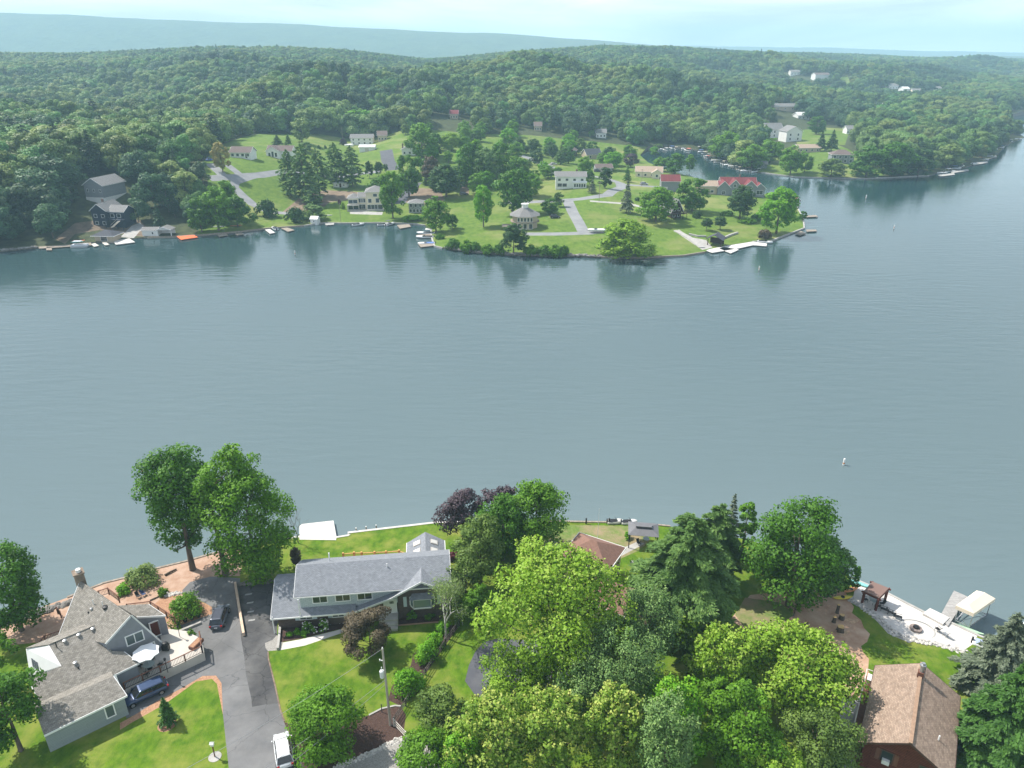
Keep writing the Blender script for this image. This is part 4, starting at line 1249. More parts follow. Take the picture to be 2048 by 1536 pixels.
# white boathouse with an open gabled bay
loc = G(314, 472); mp = mpp(loc)
h = House('boathouse', 'long white boathouse with an open gabled bay at its right end, beside the orange dock', loc, R(3), M_white, M_groof, 'boathouse', None, 1.5)
h.wing(-28 * mp, 2 * mp, 0, 4.5, 2.3, 'x', .9, .3); h.opening(-1.6, 0, .8, .6, .8)
h.wall.box(2 * mp, 29 * mp, 4.3, 4.45, -1, 2.4)
for x in (2.5 * mp, 28.5 * mp): h.part('post', MB().box(x - .15, x + .15, -.1, .2, -1, 2.45), M_white)
gb_ = MB(); gb_.add([(2 * mp, -.1, 2.4), (29 * mp, -.1, 2.4), (15.5 * mp, -.1, 3.5), (2 * mp, .1, 2.4), (29 * mp, .1, 2.4), (15.5 * mp, .1, 3.5)], [(0, 1, 2), (5, 4, 3), (0, 3, 4, 1), (1, 4, 5, 2), (2, 5, 3, 0)]); h.part('gable', gb_, M_white)
for sg in (-1, 1):
    h.roof.slab([(15.5 * mp, -.5, 3.75), (15.5 * mp, 4.8, 3.75), (15.5 * mp + sg * 15.5 * mp, 4.8, 2.5), (15.5 * mp + sg * 15.5 * mp, -.5, 2.5)], .14)
    h.trimb.bar((15.5 * mp, -.55, 3.62), (15.5 * mp + sg * 15.5 * mp, -.55, 2.4), .06, .26)
h.done(); clear(loc, 9, 6)
h = fhouse('ranch_house', 'low white ranch house with brown roof behind the ochre tree', 481, 316, 42, 3.0, 8, 'x', 2.4, -6, M_white, M_broof, ((.9, 4),), winw=1.5, winh=1.3, door=.3); h.done()
h = fhouse('white_house', 'white house with arched front gable and long brown roof on the rising lawn', 560, 316, 50, 4.0, 8, 'x', 2.4, -4, M_white, M_broof, ((.9, 3),), winw=1.3, winh=1.6)
h.wing(-h.w / 2 + .5, -h.w / 2 + 8, -3, 3, 4.2, 'y', 2.2, .4)
for i in range(3): h.opening(-h.w / 2 + 2.4 + i * 1.9, -3, 1.0 , 1.2, 2.2 + (i == 1) * .6)
h.done()
h = fhouse('white_house', 'plain white two storey house with pale grey roof behind the low white garage', 724, 290, 44, 5.0, 8, 'x', 2.2, 2, M_white, M_groof, ((.8, 4), (3.2, 4)), winw=1.0, winh=1.1); h.done()
h = fhouse('garage', 'low white garage in front of the plain white two storey house', 734, 303, 30, 2.8, 7, 'x', 1.0, 0, M_white, M_white, (), garage=0, cat='garage'); h.done()
h = fhouse('gabled_house', 'small white house with front gable and brick chimney right of the dark driveway', 820, 311, 32, 3.6, 9, 'y', 2.4, 4, M_white, M_groof, ((1.0, 3),), chim=(-.45, .4, .6)); h.done()
h = fhouse('shed', 'long low white shed on the bare bank under the pines', 681, 375, 28, 2.2, 3.5, 'x', .5, 0, M_white, M_white, ((.9, 2),), winw=.6, winh=.6, cat='shed', over=.2, door=0); h.done()
# cream house
loc = G(732, 420); mp = mpp(loc)
h = House('cream_house', 'large cream two storey house with terraces facing the cove', loc, R(6), M_cream, M_groof, 'house', None, 2)
h.wing(2 * mp, 36 * mp, 0, 10, 8.4, 'hip', 2.2, .5); h.wing(-14 * mp, 2 * mp, 1.2, 8, 5.9, 'x', 1.6, .3); h.wing(-34 * mp, -14 * mp, .4, 8, 5.6, 'hip', 1.6, .4)
for x, z, ww, hh, y in [(7, .4, 1.6, 2, 0), (14, .4, 1.6, 2, 0), (21, .4, 1.4, 2, 0), (28, .4, 2.4, 2, 0), (9, 3.4, 1.5, 1.8, 0), (24, 3.4, 1.6, 2, 0), (20, 6.2, 1.8, 1.3, 0), (30, 6.2, 1.2, 1.3, 0), (-10, .4, 1.8, 2, 1.2), (-5, .4, 1.8, 2, 1.2), (-11, 3.4, 1.2, 1.8, 1.2), (-7, 3.4, 1.2, 1.8, 1.2), (-3, 3.4, 1.2, 1.8, 1.2), (-29, 3.2, 2, 1.6, .4), (-20, 3.2, 2, 1.6, .4), (-24, .3, 5, 2, .4)]:
    h.opening(x * mp, y, z, ww, hh)
mb = MB(); mb.box(-36 * mp, -12 * mp, -2.0, .35, 2.5, 2.75)
for x in (-35, -24, -13): mb.box(x * mp - .15, x * mp + .15, -1.9, -1.6, -1, 2.5)
mb.box(-36 * mp, 36 * mp, -2.4, -2.1, -1.5, .5); h.part('terrace', mb, M_conc); h.done(); clear(loc, 16, 6)
h = fhouse('boathouse', 'tiny white boathouse at the water right of the two round bushes', 628, 448, 15, 2.0, 3, 'x', 1.0, -12, M_white, M_white, ((.8, 1),), winw=.5, winh=.5, over=.2, cat='boathouse'); h.done()
h = fhouse('lake_house', 'small grey house with dark windows partly behind the cove willow', 832, 426, 28, 4.6, 7, 'hip', 1.4, 0, M_greyw, M_groof, ((.4, 4), (2.8, 3)), winw=1.1, winh=1.4); h.done()
# many sided house with cupola
loc = G(1050, 459); mp = mpp(loc)
h = House('octagonal_house', 'many sided tan house with grey tent roof and small cupola on the point', loc, R(0), M_tan, M_groof, 'house', None, 2)
def ngon(r, n, z, cx=0, cy=0, ph=0): return [(cx + r * math.cos(ph + 6.2832 * k / n), cy + r * math.sin(ph + 6.2832 * k / n), z) for k in range(n)]
rr = 27 * mp; cy = rr * .9
h.wall.poly([p[:2] for p in ngon(rr, 8, 0, 0, cy, R(22.5))], -2, 5.4)
a = ngon(rr + 1.2, 8, 5.3, 0, cy, R(22.5)); b = ngon(1.5, 8, 8.2, 0, cy, R(22.5))
for k in range(8): h.roof.add([a[k], a[(k + 1) % 8], b[(k + 1) % 8], b[k]], [(0, 1, 2, 3)])
h.roof.add(a, [tuple(range(7, -1, -1))])
mb = MB(); mb.poly([p[:2] for p in ngon(1.35, 8, 0, 0, cy)], 8.0, 9.6); mb.poly([p[:2] for p in ngon(1.7, 8, 0, 0, cy)], 9.6, 9.85); h.part('cupola', mb, M_white)
ry = cy - rr * math.cos(R(22.5))
for i in range(-2, 3):
    if abs(i) < 2 or True: h.opening(i * 1.35, ry, 3.3, .8, 1.5)
for i in (-1, 0, 1): h.opening(i * 2.4, ry, .3, 1.4, 2.0)
mb = MB(); mb.poly([p[:2] for p in ngon(rr + .9, 8, 0, 0, cy, R(22.5))], 2.6, 2.8)
mb.box(-rr - 4, -rr * .6, cy - rr - .5, cy - 1, 1.2, 1.5); h.part('balcony', mb, M_timber); h.done(); clear(loc, 12, 5)
# white two storey with front bay
h = fhouse('white_house', 'white two storey house with glazed ground floor on the lawn inside the road bend', 1141, 377, 60, 6.0, 8, 'x', 1.8, -2, M_white, M_groof, ((3.8, 4),), winw=1.3, winh=1.1, chim=(.2, .6, .9))
for i in range(5): h.opening(h.w * (.14 + .08 * i), -1.02, .9, .9, 1.6)
for i in range(2): h.opening(-h.w * (.36 - .16 * i), 0, .9, 2.2, 1.6)
mb = MB(); mb.box(h.w * .08, h.w * .52, -1.0, -.01, -2, 3.2); mb.slab([(h.w * .06, -1.4, 3.1), (h.w * .54, -1.4, 3.1), (h.w * .54, -.02, 3.7), (h.w * .06, -.02, 3.7)], .15); h.part('sun_room', mb, M_white); h.done()
h = fhouse('cottage', 'brown gabled cottage with pinkish lean-to behind the road', 1136, 312, 26, 3.6, 8, 'y', 2.6, -18, M_darkw, M_broof, ((1, 2),)); h.done()
h = fhouse('cottage', 'cottage with steep slate blue roof left of the bright roadside tree', 1188, 318, 32, 3.2, 9, 'x', 3.2, 20, M_tan, M_droof, ((1, 2),)); h.done()
h = fhouse('garage', 'low open garage with grey roof in front of the slate roofed cottage', 1208, 344, 34, 2.5, 7, 'x', 1.8, 8, M_greyw, M_broof, (), cat='garage', garage=-.2); h.done()
h = fhouse('white_house', 'white house with tan roof beside the inlet, left of the red roofed garage', 1297, 355, 52, 3.4, 9, 'x', 2.4, -10, M_cream, M_tanroof, ((.9, 4),), side=1)
h.wing(h.w / 2 - 6, h.w / 2, -4, 2, 3.2, 'y', 1.8, .4); h.opening(h.w / 2 - 3, -4, .9, 1.2, 1.4); h.done()
h = fhouse('garage_house', 'two storey grey garage with bright red metal roof', 1340, 383, 36, 5.4, 8, 'x', 2.6, -4, M_greyw, M_rroof, (), side=1, garage=-.3); h.done()
h = fhouse('chalet', 'steep brown A frame chalet half behind the big lawn tree', 1352, 436, 22, 4.0, 9, 'y', 4.2, 20, M_darkw, M_groof, ((.6, 2), (3.2, 2)), over=.9)
mb = MB(); mb.box(-h.w / 2 - 1.5, h.w / 2 + 1.5, -2.6, -.03, 2.1, 2.3)
for i in range(5): mb.box(-h.w / 2 - 1.4 + i * (h.w + 2.8) / 4 - .08, -h.w / 2 - 1.4 + i * (h.w + 2.8) / 4 + .08, -2.55, -2.4, -2, 3.2)
mb.box(-h.w / 2 - 1.5, h.w / 2 + 1.5, -2.55, -2.45, 3.1, 3.25); h.part('balcony', mb, M_darkw); h.done()
h = fhouse('tan_house', 'tan roofed house left of the red roofed mansion', 1414, 388, 38, 4.2, 8, 'x', 2.0, -4, M_tan, M_tanroof, ((.8, 2),), winw=1.4); h.done()
# mansion with red roof
loc = G(1482, 392); mp = mpp(loc)
h = House('mansion', 'sprawling pale mansion with bright red gabled roofs near the tip of the point', loc, R(-4), M_greyw, M_rroof, 'house', None, 3)
h.wing(-38 * mp, 30 * mp, 3, 12, 5.2, 'x', 3.2, .6); h.wing(-48 * mp, -24 * mp, -1, 8, 4.6, 'y', 3.0, .5); h.wing(-26 * mp, -2 * mp, 0, 8, 5.0, 'y', 3.2, .5)
h.wing(4 * mp, 28 * mp, -.5, 9, 5.0, 'y', 2.8, .5); h.wing(26 * mp, 46 * mp, .5, 9, 4.2, 'y', 2.2, .5); h.chimney(0, 8, 6, 9.6)
for x, y, z, ww, hh in [(-36, -1, .8, 1.6, 1.8), (-14, 0, 4.4, 1.2, 1.6), (-14, 0, .8, 2.2, 1.8), (16, -.5, .8, 3, 2.0), (16, -.5, 4.0, 1.4, 1.2), (36, .5, .8, 3.2, 2.0)]:
    h.opening(x * mp, y, z, ww, hh, bars=1)
h.done(); clear(loc, 20, 4)
# black pavilion at the steps
loc = G(1428, 492); mp = mpp(loc)
h = House('pavilion', 'small dark gabled pavilion standing on posts at the stone steps by the water', loc, R(-28), M_darkw, M_droof, 'pavilion', None, 1)
for sx in (-2.6, 2.6):
    for sy in (0, 4.6): h.part('post', MB().box(sx - .15, sx + .15, sy - .15, sy + .15, -1, 2.6), M_darkw)
h.wall.box(-2.6, 2.6, 4.5, 4.6, -1, 2.4)
for sg in (-1, 1): h.roof.slab([(0, -.8, 4.5), (0, 5.4, 4.5), (sg * 3.5, 5.4, 2.6), (sg * 3.5, -.8, 2.6)], .16)
h.done()
h = fhouse('boathouse', 'small boathouse with red roof behind the light green tree at the tip', 1593, 412, 14, 2.6, 4, 'y', 1.6, 20, M_white, M_rroof, (), cat='boathouse', garage=0); h.done()
# second bank
h = fhouse('white_house', 'tall white house with steep front gable on the second bank', 1587, 283, 34, 8.0, 12, 'y', 3.6, 12, M_white, M_groof, ((1.2, 2), (4.4, 2)), winw=1.2, winh=1.6); h.done()
h = fhouse('white_house', 'white house with broad roof attached left of the tall gable on the second bank', 1548, 276, 34, 7.0, 12, 'x', 4.4, 8, M_white, M_groof, ((1.2, 3), (4.2, 3)), winw=1.2, winh=1.6); h.done()
h = fhouse('lake_house', 'dark roofed lake house with white porch above the small lawn on the second bank', 1684, 327, 42, 5.6, 10, 'hip', 2.8, -8, M_greyw, M_broof, ((.8, 4), (3.4, 4)), winw=1.6, winh=1.6); h.done()
h = fhouse('shed', 'small grey shed near the shore of the second bank', 1527, 337, 12, 3, 4, 'x', 1.4, 0, M_greyw, M_groof, ((1, 1),), cat='shed', sink=2, winw=.7, winh=.7); h.done()
h = fhouse('bungalow', 'long low bungalow with pinkish roof behind the second bank trees', 1618, 305, 46, 3.2, 9, 'x', 2, 6, M_tan, M_tanroof, ((1, 4),)); h.done()
h = fhouse('bungalow', 'bungalow with pale roof right of the dark tree clump', 1845, 302, 40, 3.4, 9, 'x', 2.4, -6, M_tan, M_tanroof, ((1, 3),)); h.done()
for k_, (x, y, wpx, hm, dep, yaw, rf, wl, lb) in enumerate([
    (1607, 239, 26, 4, 10, 14, M_white, M_white, 'small white roofed house among the trees above the tall white gable'),
    (1570, 221, 44, 4, 10, 4, M_groof, M_tan, 'long grey roofed house half hidden above the second bank'),
    (1700, 268, 14, 4, 9, 0, M_groof, M_white, 'white cottage glimpsed beside the conifers'),
    (1755, 221, 28, 5, 10, -8, M_white, M_white, 'white house in a gap of the far right trees'),
    (1644, 160, 30, 8, 14, 8, M_broof, M_white, 'two storey house alone on the distant hillside'),
    (1590, 150, 18, 5, 12, 0, M_groof, M_white, 'pale house left of the lone hillside house'),
    (1787, 178, 18, 5, 12, 0, M_groof, M_white, 'leftmost pale roof of the distant hamlet'),
    (1812, 186, 14, 6, 12, 10, M_white, M_white, 'white gable in the middle of the distant hamlet'),
    (1832, 190, 16, 6, 12, -12, M_groof, M_cream, 'cream house in the distant hamlet'),
    (1872, 184, 20, 5, 12, 0, M_groof, M_white, 'rightmost pale roof of the distant hamlet'),
    (1076, 262, 14, 4, 9, 0, M_broof, M_tan, 'roof glimpsed between trees above the road'),
    (1202, 276, 20, 4, 9, 0, M_groof, M_white, 'pale roofed house in the trees above the inlet'),
    (1146, 106, 8, 9, 9, 0, M_groof, M_white, 'pale house poking above the skyline trees'),
    (908, 238, 16, 4, 9, 0, M_rroof, M_tan, 'reddish roof glimpsed in the wooded valley'),
    (765, 282, 18, 4, 9, 8, M_broof, M_tan, 'small brown house beside the conifer screen')]):
    h = fhouse('distant_house', lb, x, y, wpx, hm, dep, 'x', 2.6, yaw, wl, rf, ((1, 3),), sink=4)
    h.done(); EXCL.append((h.t.location.x * .97, h.t.location.y * .97, 24)); EXCL.append((h.t.location.x * .93, h.t.location.y * .93, 20))
# ================================================================ TREES across the lake
def proto(seed, kind, prof, r=4.6, hgt=12.5, nl=2600, leaf=.62, nb=44, blob=.30, z0=.16, m=None):
    cm, bl = crown_mesh('crown', seed, r, hgt * z0, hgt, nb, nl, leaf, LEAF[kind], prof, 0, (0, 0), blob, .1)
    return cm, trunk_mesh('trunk', seed, hgt * .9, .28, bl, m, 7, sides=5)
FP = {}
def far_tree(label, cx, top, by, hw, kind='mid', prof='round', name='broadleaf_tree', z0=.10, group=None):
    """crown centre column cx, crown top and trunk foot rows, half width: photograph pixels"""
    loc = G(cx, by)
    d = ray(cx, top); hz = H + d[2] * loc.y / d[1] - loc.z
    r = 1.12 * hw * (loc.y * math.cos(P) + (H - loc.z - hz / 2) * math.sin(P)) / F
    key = (kind, prof, z0)
    con = prof in ('spruce', 'pinef')
    if key not in FP:
        out = []
        for v in range(2 if kind in ('mid', 'deep', 'dark', 'pine') else 1):
            sd = 500 + len(FP) * 7 + v
            if con:
                mm = LEAF[kind]
                cm, tips = conifer_mesh('crown', sd, 12.0, 4.6, mm, 17, 6, 34, 1.1, .1, z0, 'cone' if prof == 'spruce' else 'pine', .75)
                out.append((cm, conifer_trunk('trunk', sd, 12.0, .22, tips), 4.6, 12.0))
            else:
                a = proto(sd, kind, prof, z0=z0, nl=(9000 if kind == 'lime' else 5200), leaf=(.36 if kind == 'lime' else .46), nb=(130 if kind == 'lime' else 64), blob=(.22 if kind == 'lime' else .28))
                out.append((a[0], a[1], 4.9, 12.5))
        FP[key] = out
    o = FP[key][int(cx) % len(FP[key])]
    sx = r / o[2]; sz = hz / o[3]
    return put_tree(name, label, loc, o[0], o[1], (cx * 1.7) % 6.28, (sx, sx, sz), group)
SP = dict(prof='spruce', name='spruce_tree'); PI = dict(prof='pinef', name='pine_tree')
for a in [
 ('ochre leaved tree before the low ranch house', 446, 283, 344, 16, 'ochre', dict(prof='oval')),
 ('pale green round topped tree on the rising lawn', 604, 237, 284, 19, 'pale', dict(prof='oval')),
 ('dark conifer left of the pale green tree on the rising lawn', 555, 270, 291, 13, 'dark', SP),
 ('slim conifer between the dark one and the pale green tree', 577, 267, 291, 8, 'spruce', SP),
 ('grey green tree at the end of the long brown roof', 612, 284, 304, 15, 'greypine', {}),
 ('left outer pine of the big pine clump above the meadow', 582, 302, 392, 26, 'pine', PI),
 ('tallest pine of the big pine clump above the meadow', 612, 292, 404, 30, 'pine', PI),
 ('pine in the middle of the big clump above the meadow', 640, 300, 392, 26, 'pine', PI),
 ('spreading pine right of the big clump, over the white shed', 674, 288, 372, 28, 'pine', PI),
 ('right outer pine of the big clump, over the white shed', 706, 294, 374, 24, 'pine', PI),
 ('clipped column conifer behind the white shed, left of three', 739, 322, 356, 8, 'dark', dict(prof='oval', name='column_conifer')),
 ('clipped column conifer behind the white shed, middle of three', 758, 323, 352, 9, 'dark', dict(prof='oval', name='column_conifer')),
 ('clipped column conifer behind the white shed, right of three', 772, 328, 344, 5, 'dark', dict(prof='oval', name='column_conifer')),
 ('low spreading pine on the bare bank below the big clump', 628, 374, 412, 24, 'pine', PI),
 ('bushy conifer right of the two round bushes', 626, 408, 438, 26, 'pine', dict(prof='dome')),
 ('tree at the left cove shore, its trunk behind the grass edge', 404, 395, 464, 24, 'deep', {}),
 ('green tree at the left cove shore, second from the dock', 438, 372, 461, 30, 'mid', {}),
 ('low crowned tree at the right end of the left shore wood', 476, 392, 454, 28, 'deep', dict(prof='dome')),
 ('rounded tree behind the left shore trees', 455, 362, 440, 30, 'mid', {}),
 ('willow like tree in front of the cream house', 786, 342, 437, 24, 'mid', dict(prof='oval')),
 ('dark tall tree behind the cream house', 818, 306, 394, 27, 'deep', dict(prof='oval')),
 ('broad tree left behind the cream house', 765, 352, 400, 22, 'deep', {}),
 ('big tree above the small white gabled house', 845, 246, 318, 30, 'mid', {}),
 ('thin reddish green tree right of the small white gabled house', 862, 312, 372, 18, 'brown', {}),
 ('dark round tree beside the pink drive', 893, 328, 394, 34, 'dark', {}),
 ('green tree overhanging the small boats at the cove', 872, 392, 464, 25, 'mid', {}),
 ('small dark tree behind the moored boats', 905, 428, 458, 13, 'deep', {}),
 ('leftmost tree of the clump above the road end', 938, 286, 370, 24, 'deep', {}),
 ('grey green tree in the clump above the road end', 975, 296, 372, 26, 'greypine', {}),
 ('second tree of the clump above the road end', 955, 280, 362, 24, 'mid', {}),
 ('rightmost tree of the clump above the road end', 1000, 286, 362, 22, 'deep', {}),
 ('tall dark green tree left of the many sided house', 1025, 338, 428, 34, 'deep', dict(prof='oval')),
 ('round tree right of the tall dark green one', 1062, 346, 394, 21, 'mid', {}),
 ('green tree above the tall dark one', 1040, 316, 372, 20, 'deep', {}),
 ('bright green cone shaped tree on the point', 967, 370, 454, 21, 'bright', dict(prof='oval')),
 ('dark bushy tree standing in the waterside hedge', 1027, 448, 513, 25, 'dark', dict(prof='oval')),
 ('dark spreading tree beside the black garage', 1100, 397, 428, 17, 'deep', {}),
 ('small tree right of the one beside the black garage', 1118, 384, 414, 10, 'pine', {}),
 ('dark round tree inside the road bend', 1210, 334, 376, 14, 'dark', {}),
 ('blue cone spruce beside the white two storey house', 1184, 357, 386, 9, 'blue', SP),
 ('dark tree at the right corner of the white two storey house', 1179, 340, 368, 9, 'deep', {}),
 ('dark cone tree at the back of the road bend', 1254, 332, 364, 9, 'deep', SP),
 ('grey green spruce pair below the road bend', 1253, 360, 426, 14, 'blue', SP),
 ('bright round tree behind the low open garage', 1226, 302, 340, 20, 'bright', {}),
 ('dark purple tree beside the inlet houses', 1261, 306, 334, 14, 'purple', {}),
 ('green tree left of the low open garage', 1170, 312, 354, 16, 'mid', {}),
 ('shrubby tree left of the white two storey house', 1096, 330, 356, 16, 'mid', {}),
 ('small round tree left of the white two storey house', 1070, 340, 360, 10, 'deep', {}),
 ('wide lime green willow leaning over the water wall', 1248, 440, 519, 53, 'lime', dict(prof='dome', z0=.05)),
 ('large green tree in front of the brown chalet', 1311, 374, 443, 37, 'mid', {}),
 ('deep green tree left of the red roofed mansion', 1384, 357, 422, 31, 'deep', {}),
 ('dark tree in front of the red roofed mansion', 1479, 371, 437, 28, 'dark', {}),
 ('light green tree at the tip of the point', 1552, 375, 467, 37, 'bright', dict(prof='oval')),
 ('round lollipop tree above the pavilion, left of two', 1412, 436, 461, 12, 'dark', dict(z0=.3)),
 ('round lollipop tree above the pavilion, right of two', 1440, 433, 459, 13, 'dark', dict(z0=.3)),
 ('small dark tree at the tip wall', 1604, 422, 442, 8, 'deep', {}),
 ('slim green tree at the inlet behind the red garage', 1378, 309, 352, 11, 'mid', dict(prof='oval')),
 ('dark tree left of the slim inlet tree', 1350, 306, 348, 20, 'deep', {}),
 ('round tree at the inlet above the tan roofed white house', 1320, 314, 342, 17, 'mid', {}),
 ('tree with two trunks on the small lawn of the second bank', 1580, 290, 349, 23, 'mid', {}),
 ('smaller tree right of the one with two trunks', 1609, 306, 344, 14, 'mid', {}),
 ('low wide tree at the water before the dark roofed lake house', 1661, 318, 357, 30, 'olive', dict(prof='dome', z0=.04)),
 ('left tree of the big dark clump on the second bank', 1732, 292, 354, 34, 'deep', dict(z0=.04)),
 ('middle tree of the big dark clump on the second bank', 1783, 284, 354, 36, 'deep', dict(z0=.04)),
 ('right tree of the big dark clump on the second bank', 1834, 296, 353, 28, 'dark', dict(z0=.04)),
 ('pale green tree right of the big dark clump', 1893, 288, 336, 26, 'pale', {}),
 ('bushy tree over the inlet boats', 1502, 288, 340, 26, 'mid', {}),
 ('taller tree above the inlet boats', 1540, 276, 326, 24, 'mid', {}),
 ('tree at the inner shore of the inlet', 1450, 262, 322, 28, 'mid', {}),
 ('left dark conifer behind the small lawn of the second bank', 1640, 262, 302, 12, 'dark', SP),
 ('right dark conifer behind the small lawn of the second bank', 1662, 260, 302, 14, 'dark', SP),
 ('round tree above the left conifer of the second bank', 1632, 232, 268, 18, 'deep', {}),
 ('large bright green tree behind the plain white house', 718, 219, 266, 36, 'bright', {}),
 ('yellow green tree left of the road clump', 904, 266, 302, 20, 'lime', {}),
 ('bright green tree above the roadside', 1018, 255, 296, 18, 'bright', {}),
]:
    far_tree(a[0], *a[1:5], a[5], **a[6])

# yard trees in the built up part behind the point
_yr = np.random.RandomState(5); _n = 0
_roads = [z for z in FZ if z[0] in ('road', 'driveway', 'walkway')]
_ex = np.array([(e[0], e[1], e[2]) for e in EXCL])
while _n < 96:
    px_, py_ = _yr.uniform(640, 1320), _yr.uniform(262, 392)
    if px_ < 820 and py_ > 282: continue
    if px_ > 1090 and 335 < py_: continue
    if py_ > 350 and (px_ < 830 or px_ > 1060): continue
    g_ = G(px_, py_)
    q_ = np.array([[g_.x, g_.y]])
    if any(inside(q_, z[2])[0] for z in _roads): continue
    if ((_ex[:, 0] - g_.x) ** 2 + (_ex[:, 1] - g_.y) ** 2 < (_ex[:, 2] * .75) ** 2).any() or seg_dist(q_, FAR_SHORE)[0] < 5: continue
    _n += 1
    row = 'behind the cottages at the inlet' if px_ > 1120 else ('along the road end above the white two storey house' if px_ > 940 else ('on the grass slope above the pink drive' if px_ > 820 else 'behind the plain white house'))
    kd = ['mid', 'deep', 'mid', 'dark', 'olive', 'bright', 'pine'][_yr.randint(7)]
    con = kd == 'pine'
    m_ = mpp(g_); hw_ = _yr.uniform(2.4, 5.2) / m_
    lb = {'mid': 'green', 'deep': 'dark green', 'dark': 'very dark', 'olive': 'olive', 'bright': 'bright green', 'pine': 'pointed'}[kd] + (' conifer ' if con else ' yard tree ') + row
    far_tree(lb, px_, py_ - hw_ * _yr.uniform(2.0, 2.6), py_, hw_, kd, 'spruce' if con else 'round', 'spruce_tree' if con else 'broadleaf_tree', group=lb.replace('tree', 'trees').replace('conifer', 'conifers'))

def fshrub(label, cx, by, hw, hpx, kind, name='shrub', group=None, prof='dome', z0=.0):
    loc = G(cx, by); m = mpp(loc)
    key = ('sh', kind)
    if key not in FP:
        cm, bl = crown_mesh('shrub', 900 + len(FP), 1.0, 0.0, 1.0, 26, 1300, .15, LEAF[kind], 'dome', 0, (0, 0), .36, .05)
        FP[key] = cm
    o = bpy.data.objects.new(name, FP[key]); COL.objects.link(o)
    o.location = loc; o.scale = (hw * m, hw * m * .9, hpx * m * 1.05); o.rotation_euler = (0, 0, cx)
    return tag(o, label, 'shrub', group)
fshrub('large round clipped bush at the end of the shore road, left of two', 534, 433, 20, 30, 'dark', 'round_bush')
fshrub('large round clipped bush by the white boathouse, right of two', 591, 445, 17, 27, 'dark', 'round_bush')
for i, (x, y, w_, h_) in enumerate([(907, 503, 15, 19), (934, 505, 16, 20), (951, 507, 11, 18), (976, 509, 15, 17), (998, 511, 12, 17), (1062, 512, 15, 20), (1088, 513, 16, 18), (1110, 514, 16, 20), (1128, 514, 12, 18)]):
    fshrub('dense shrub of the green row along the rocky water edge', x, y, w_, h_, 'mid' if i % 2 else 'deep', 'hedge_shrub', 'shrubs in the row along the water edge')
for lb, x, y, w_, h_, k in [('round bush near the tip wall', 1528, 477, 15, 17, 'brown'), ('dark bush left of the mansion path', 1393, 435, 10, 12, 'dark'), ('low hedge clump before the dark mansion tree, left', 1455, 430, 14, 8, 'deep'),
    ('low hedge clump before the dark mansion tree, right', 1496, 446, 18, 9, 'mid'), ('dark shrub under the tip tree', 1512, 440, 12, 12, 'deep'), ('small pointed golden shrub left of the cream house', 686, 418, 5, 12, 'lime'), ('tiny dark red shrub left of the cream house', 679, 408, 4, 8, 'red'),
    ('bright bush below the grey cove house', 826, 440, 22, 9, 'bright'), ('small dark bush on the right lawn', 1274, 401, 6, 6, 'dark'), ('green bush behind the second bank shed', 1515, 332, 16, 24, 'mid'),
    ('purple tree by the above ground pool', 686, 290, 8, 12, 'purple'), ('tiny lawn conifer, left of two', 638, 298, 3, 7, 'spruce'), ('tiny lawn conifer, right of two', 651, 298, 3, 7, 'spruce'),
    ('bush before the roadside cottages', 1116, 342, 10, 6, 'deep'), ('shrub left of the moored boats', 880, 478, 9, 10, 'mid')]:
    fshrub(lb, x, y, w_, h_, k)

# ---- the wood: nearest trees as single things, the rest one mass
DEVB = np.array(DEV)
CLR2 = PZ([(1516, 346), (1593, 354), (1737, 356), (1770, 350), (1740, 325), (1712, 290), (1705, 262), (1660, 250), (1590, 245), (1530, 256), (1522, 300)])
MEAD = HILLM
CLR3 = PZ([(1670, 180), (1680, 150), (1700, 150), (1712, 180)])
ROADL = PZ([(140, 362), (205, 350), (205, 345), (140, 352)])
SHOREL = PZ([(95, 500), (110, 478), (140, 462), (146, 440), (146, 372), (250, 372), (270, 440), (300, 458), (400, 466), (398, 478), (230, 494)])
rs = np.random.RandomState(77)
def scatter(x0, x1, y0, y1, st):
    g = np.stack(np.meshgrid(np.arange(x0, x1, st), np.arange(y0, y1, st)), -1).reshape(-1, 2)
    g = g + (rs.rand(*g.shape) - .5) * st * .85
    u = g[:, 0] / np.maximum(g[:, 1], 1)
    g = g[(np.abs(u) < .86) & (g[:, 1] > 180)]
    g = g[inside(g, FARL)]
    for pl in (DEV, CLR2, CLR3, SHOREL, MEAD):
        g = g[~inside(g, pl)]
    g = g[seg_dist(g, FAR_SHORE) > 4.0]
    if EXCL:
        ok = np.ones(len(g), bool)
        for ex, ey, er in EXCL: ok &= (g[:, 0] - ex) ** 2 + (g[:, 1] - ey) ** 2 > er * er
        g = g[ok]
    return g
A_ = np.concatenate([scatter(-420, 700, 200, 620, 9.6), scatter(-1000, 1400, 620, 1250, 11), scatter(-1700, 2100, 1250, 2300, 13.0), scatter(-2300, 2700, 2300, 3250, 18.0)])
dd = np.hypot(A_[:, 0], A_[:, 1])
A_ = A_[np.argsort(dd)]; dd = np.sort(dd)
ZA = height(A_[:, 0], A_[:, 1])
FORP = []
for v, (kd, pf, zz0) in enumerate([('forest', 'round', .1), ('forest', 'oval', .1), ('forest', 'round', .2), ('forestl', 'round', .12), ('forestd', 'dome', .15), ('forestl', 'oval', .1), ('forestc', 'spruce', .1), ('forestc', 'pinef', .2)]):
    if pf in ('spruce', 'pinef'):
        cm, tips = conifer_mesh('crown', 700 + v, 15.0, 3.9, LEAF[kd], 15, 6, 24, 1.3, .08, zz0, 'cone' if pf == 'spruce' else 'pine', .8)
        FORP.append((cm, conifer_trunk('trunk', 700 + v, 15.0, .2, tips)))
    else:
        FORP.append(proto(700 + v, kd, pf, 6.2, 13.5, 4600, .62, 17, .44, zz0))
spec = rs.rand(len(A_))
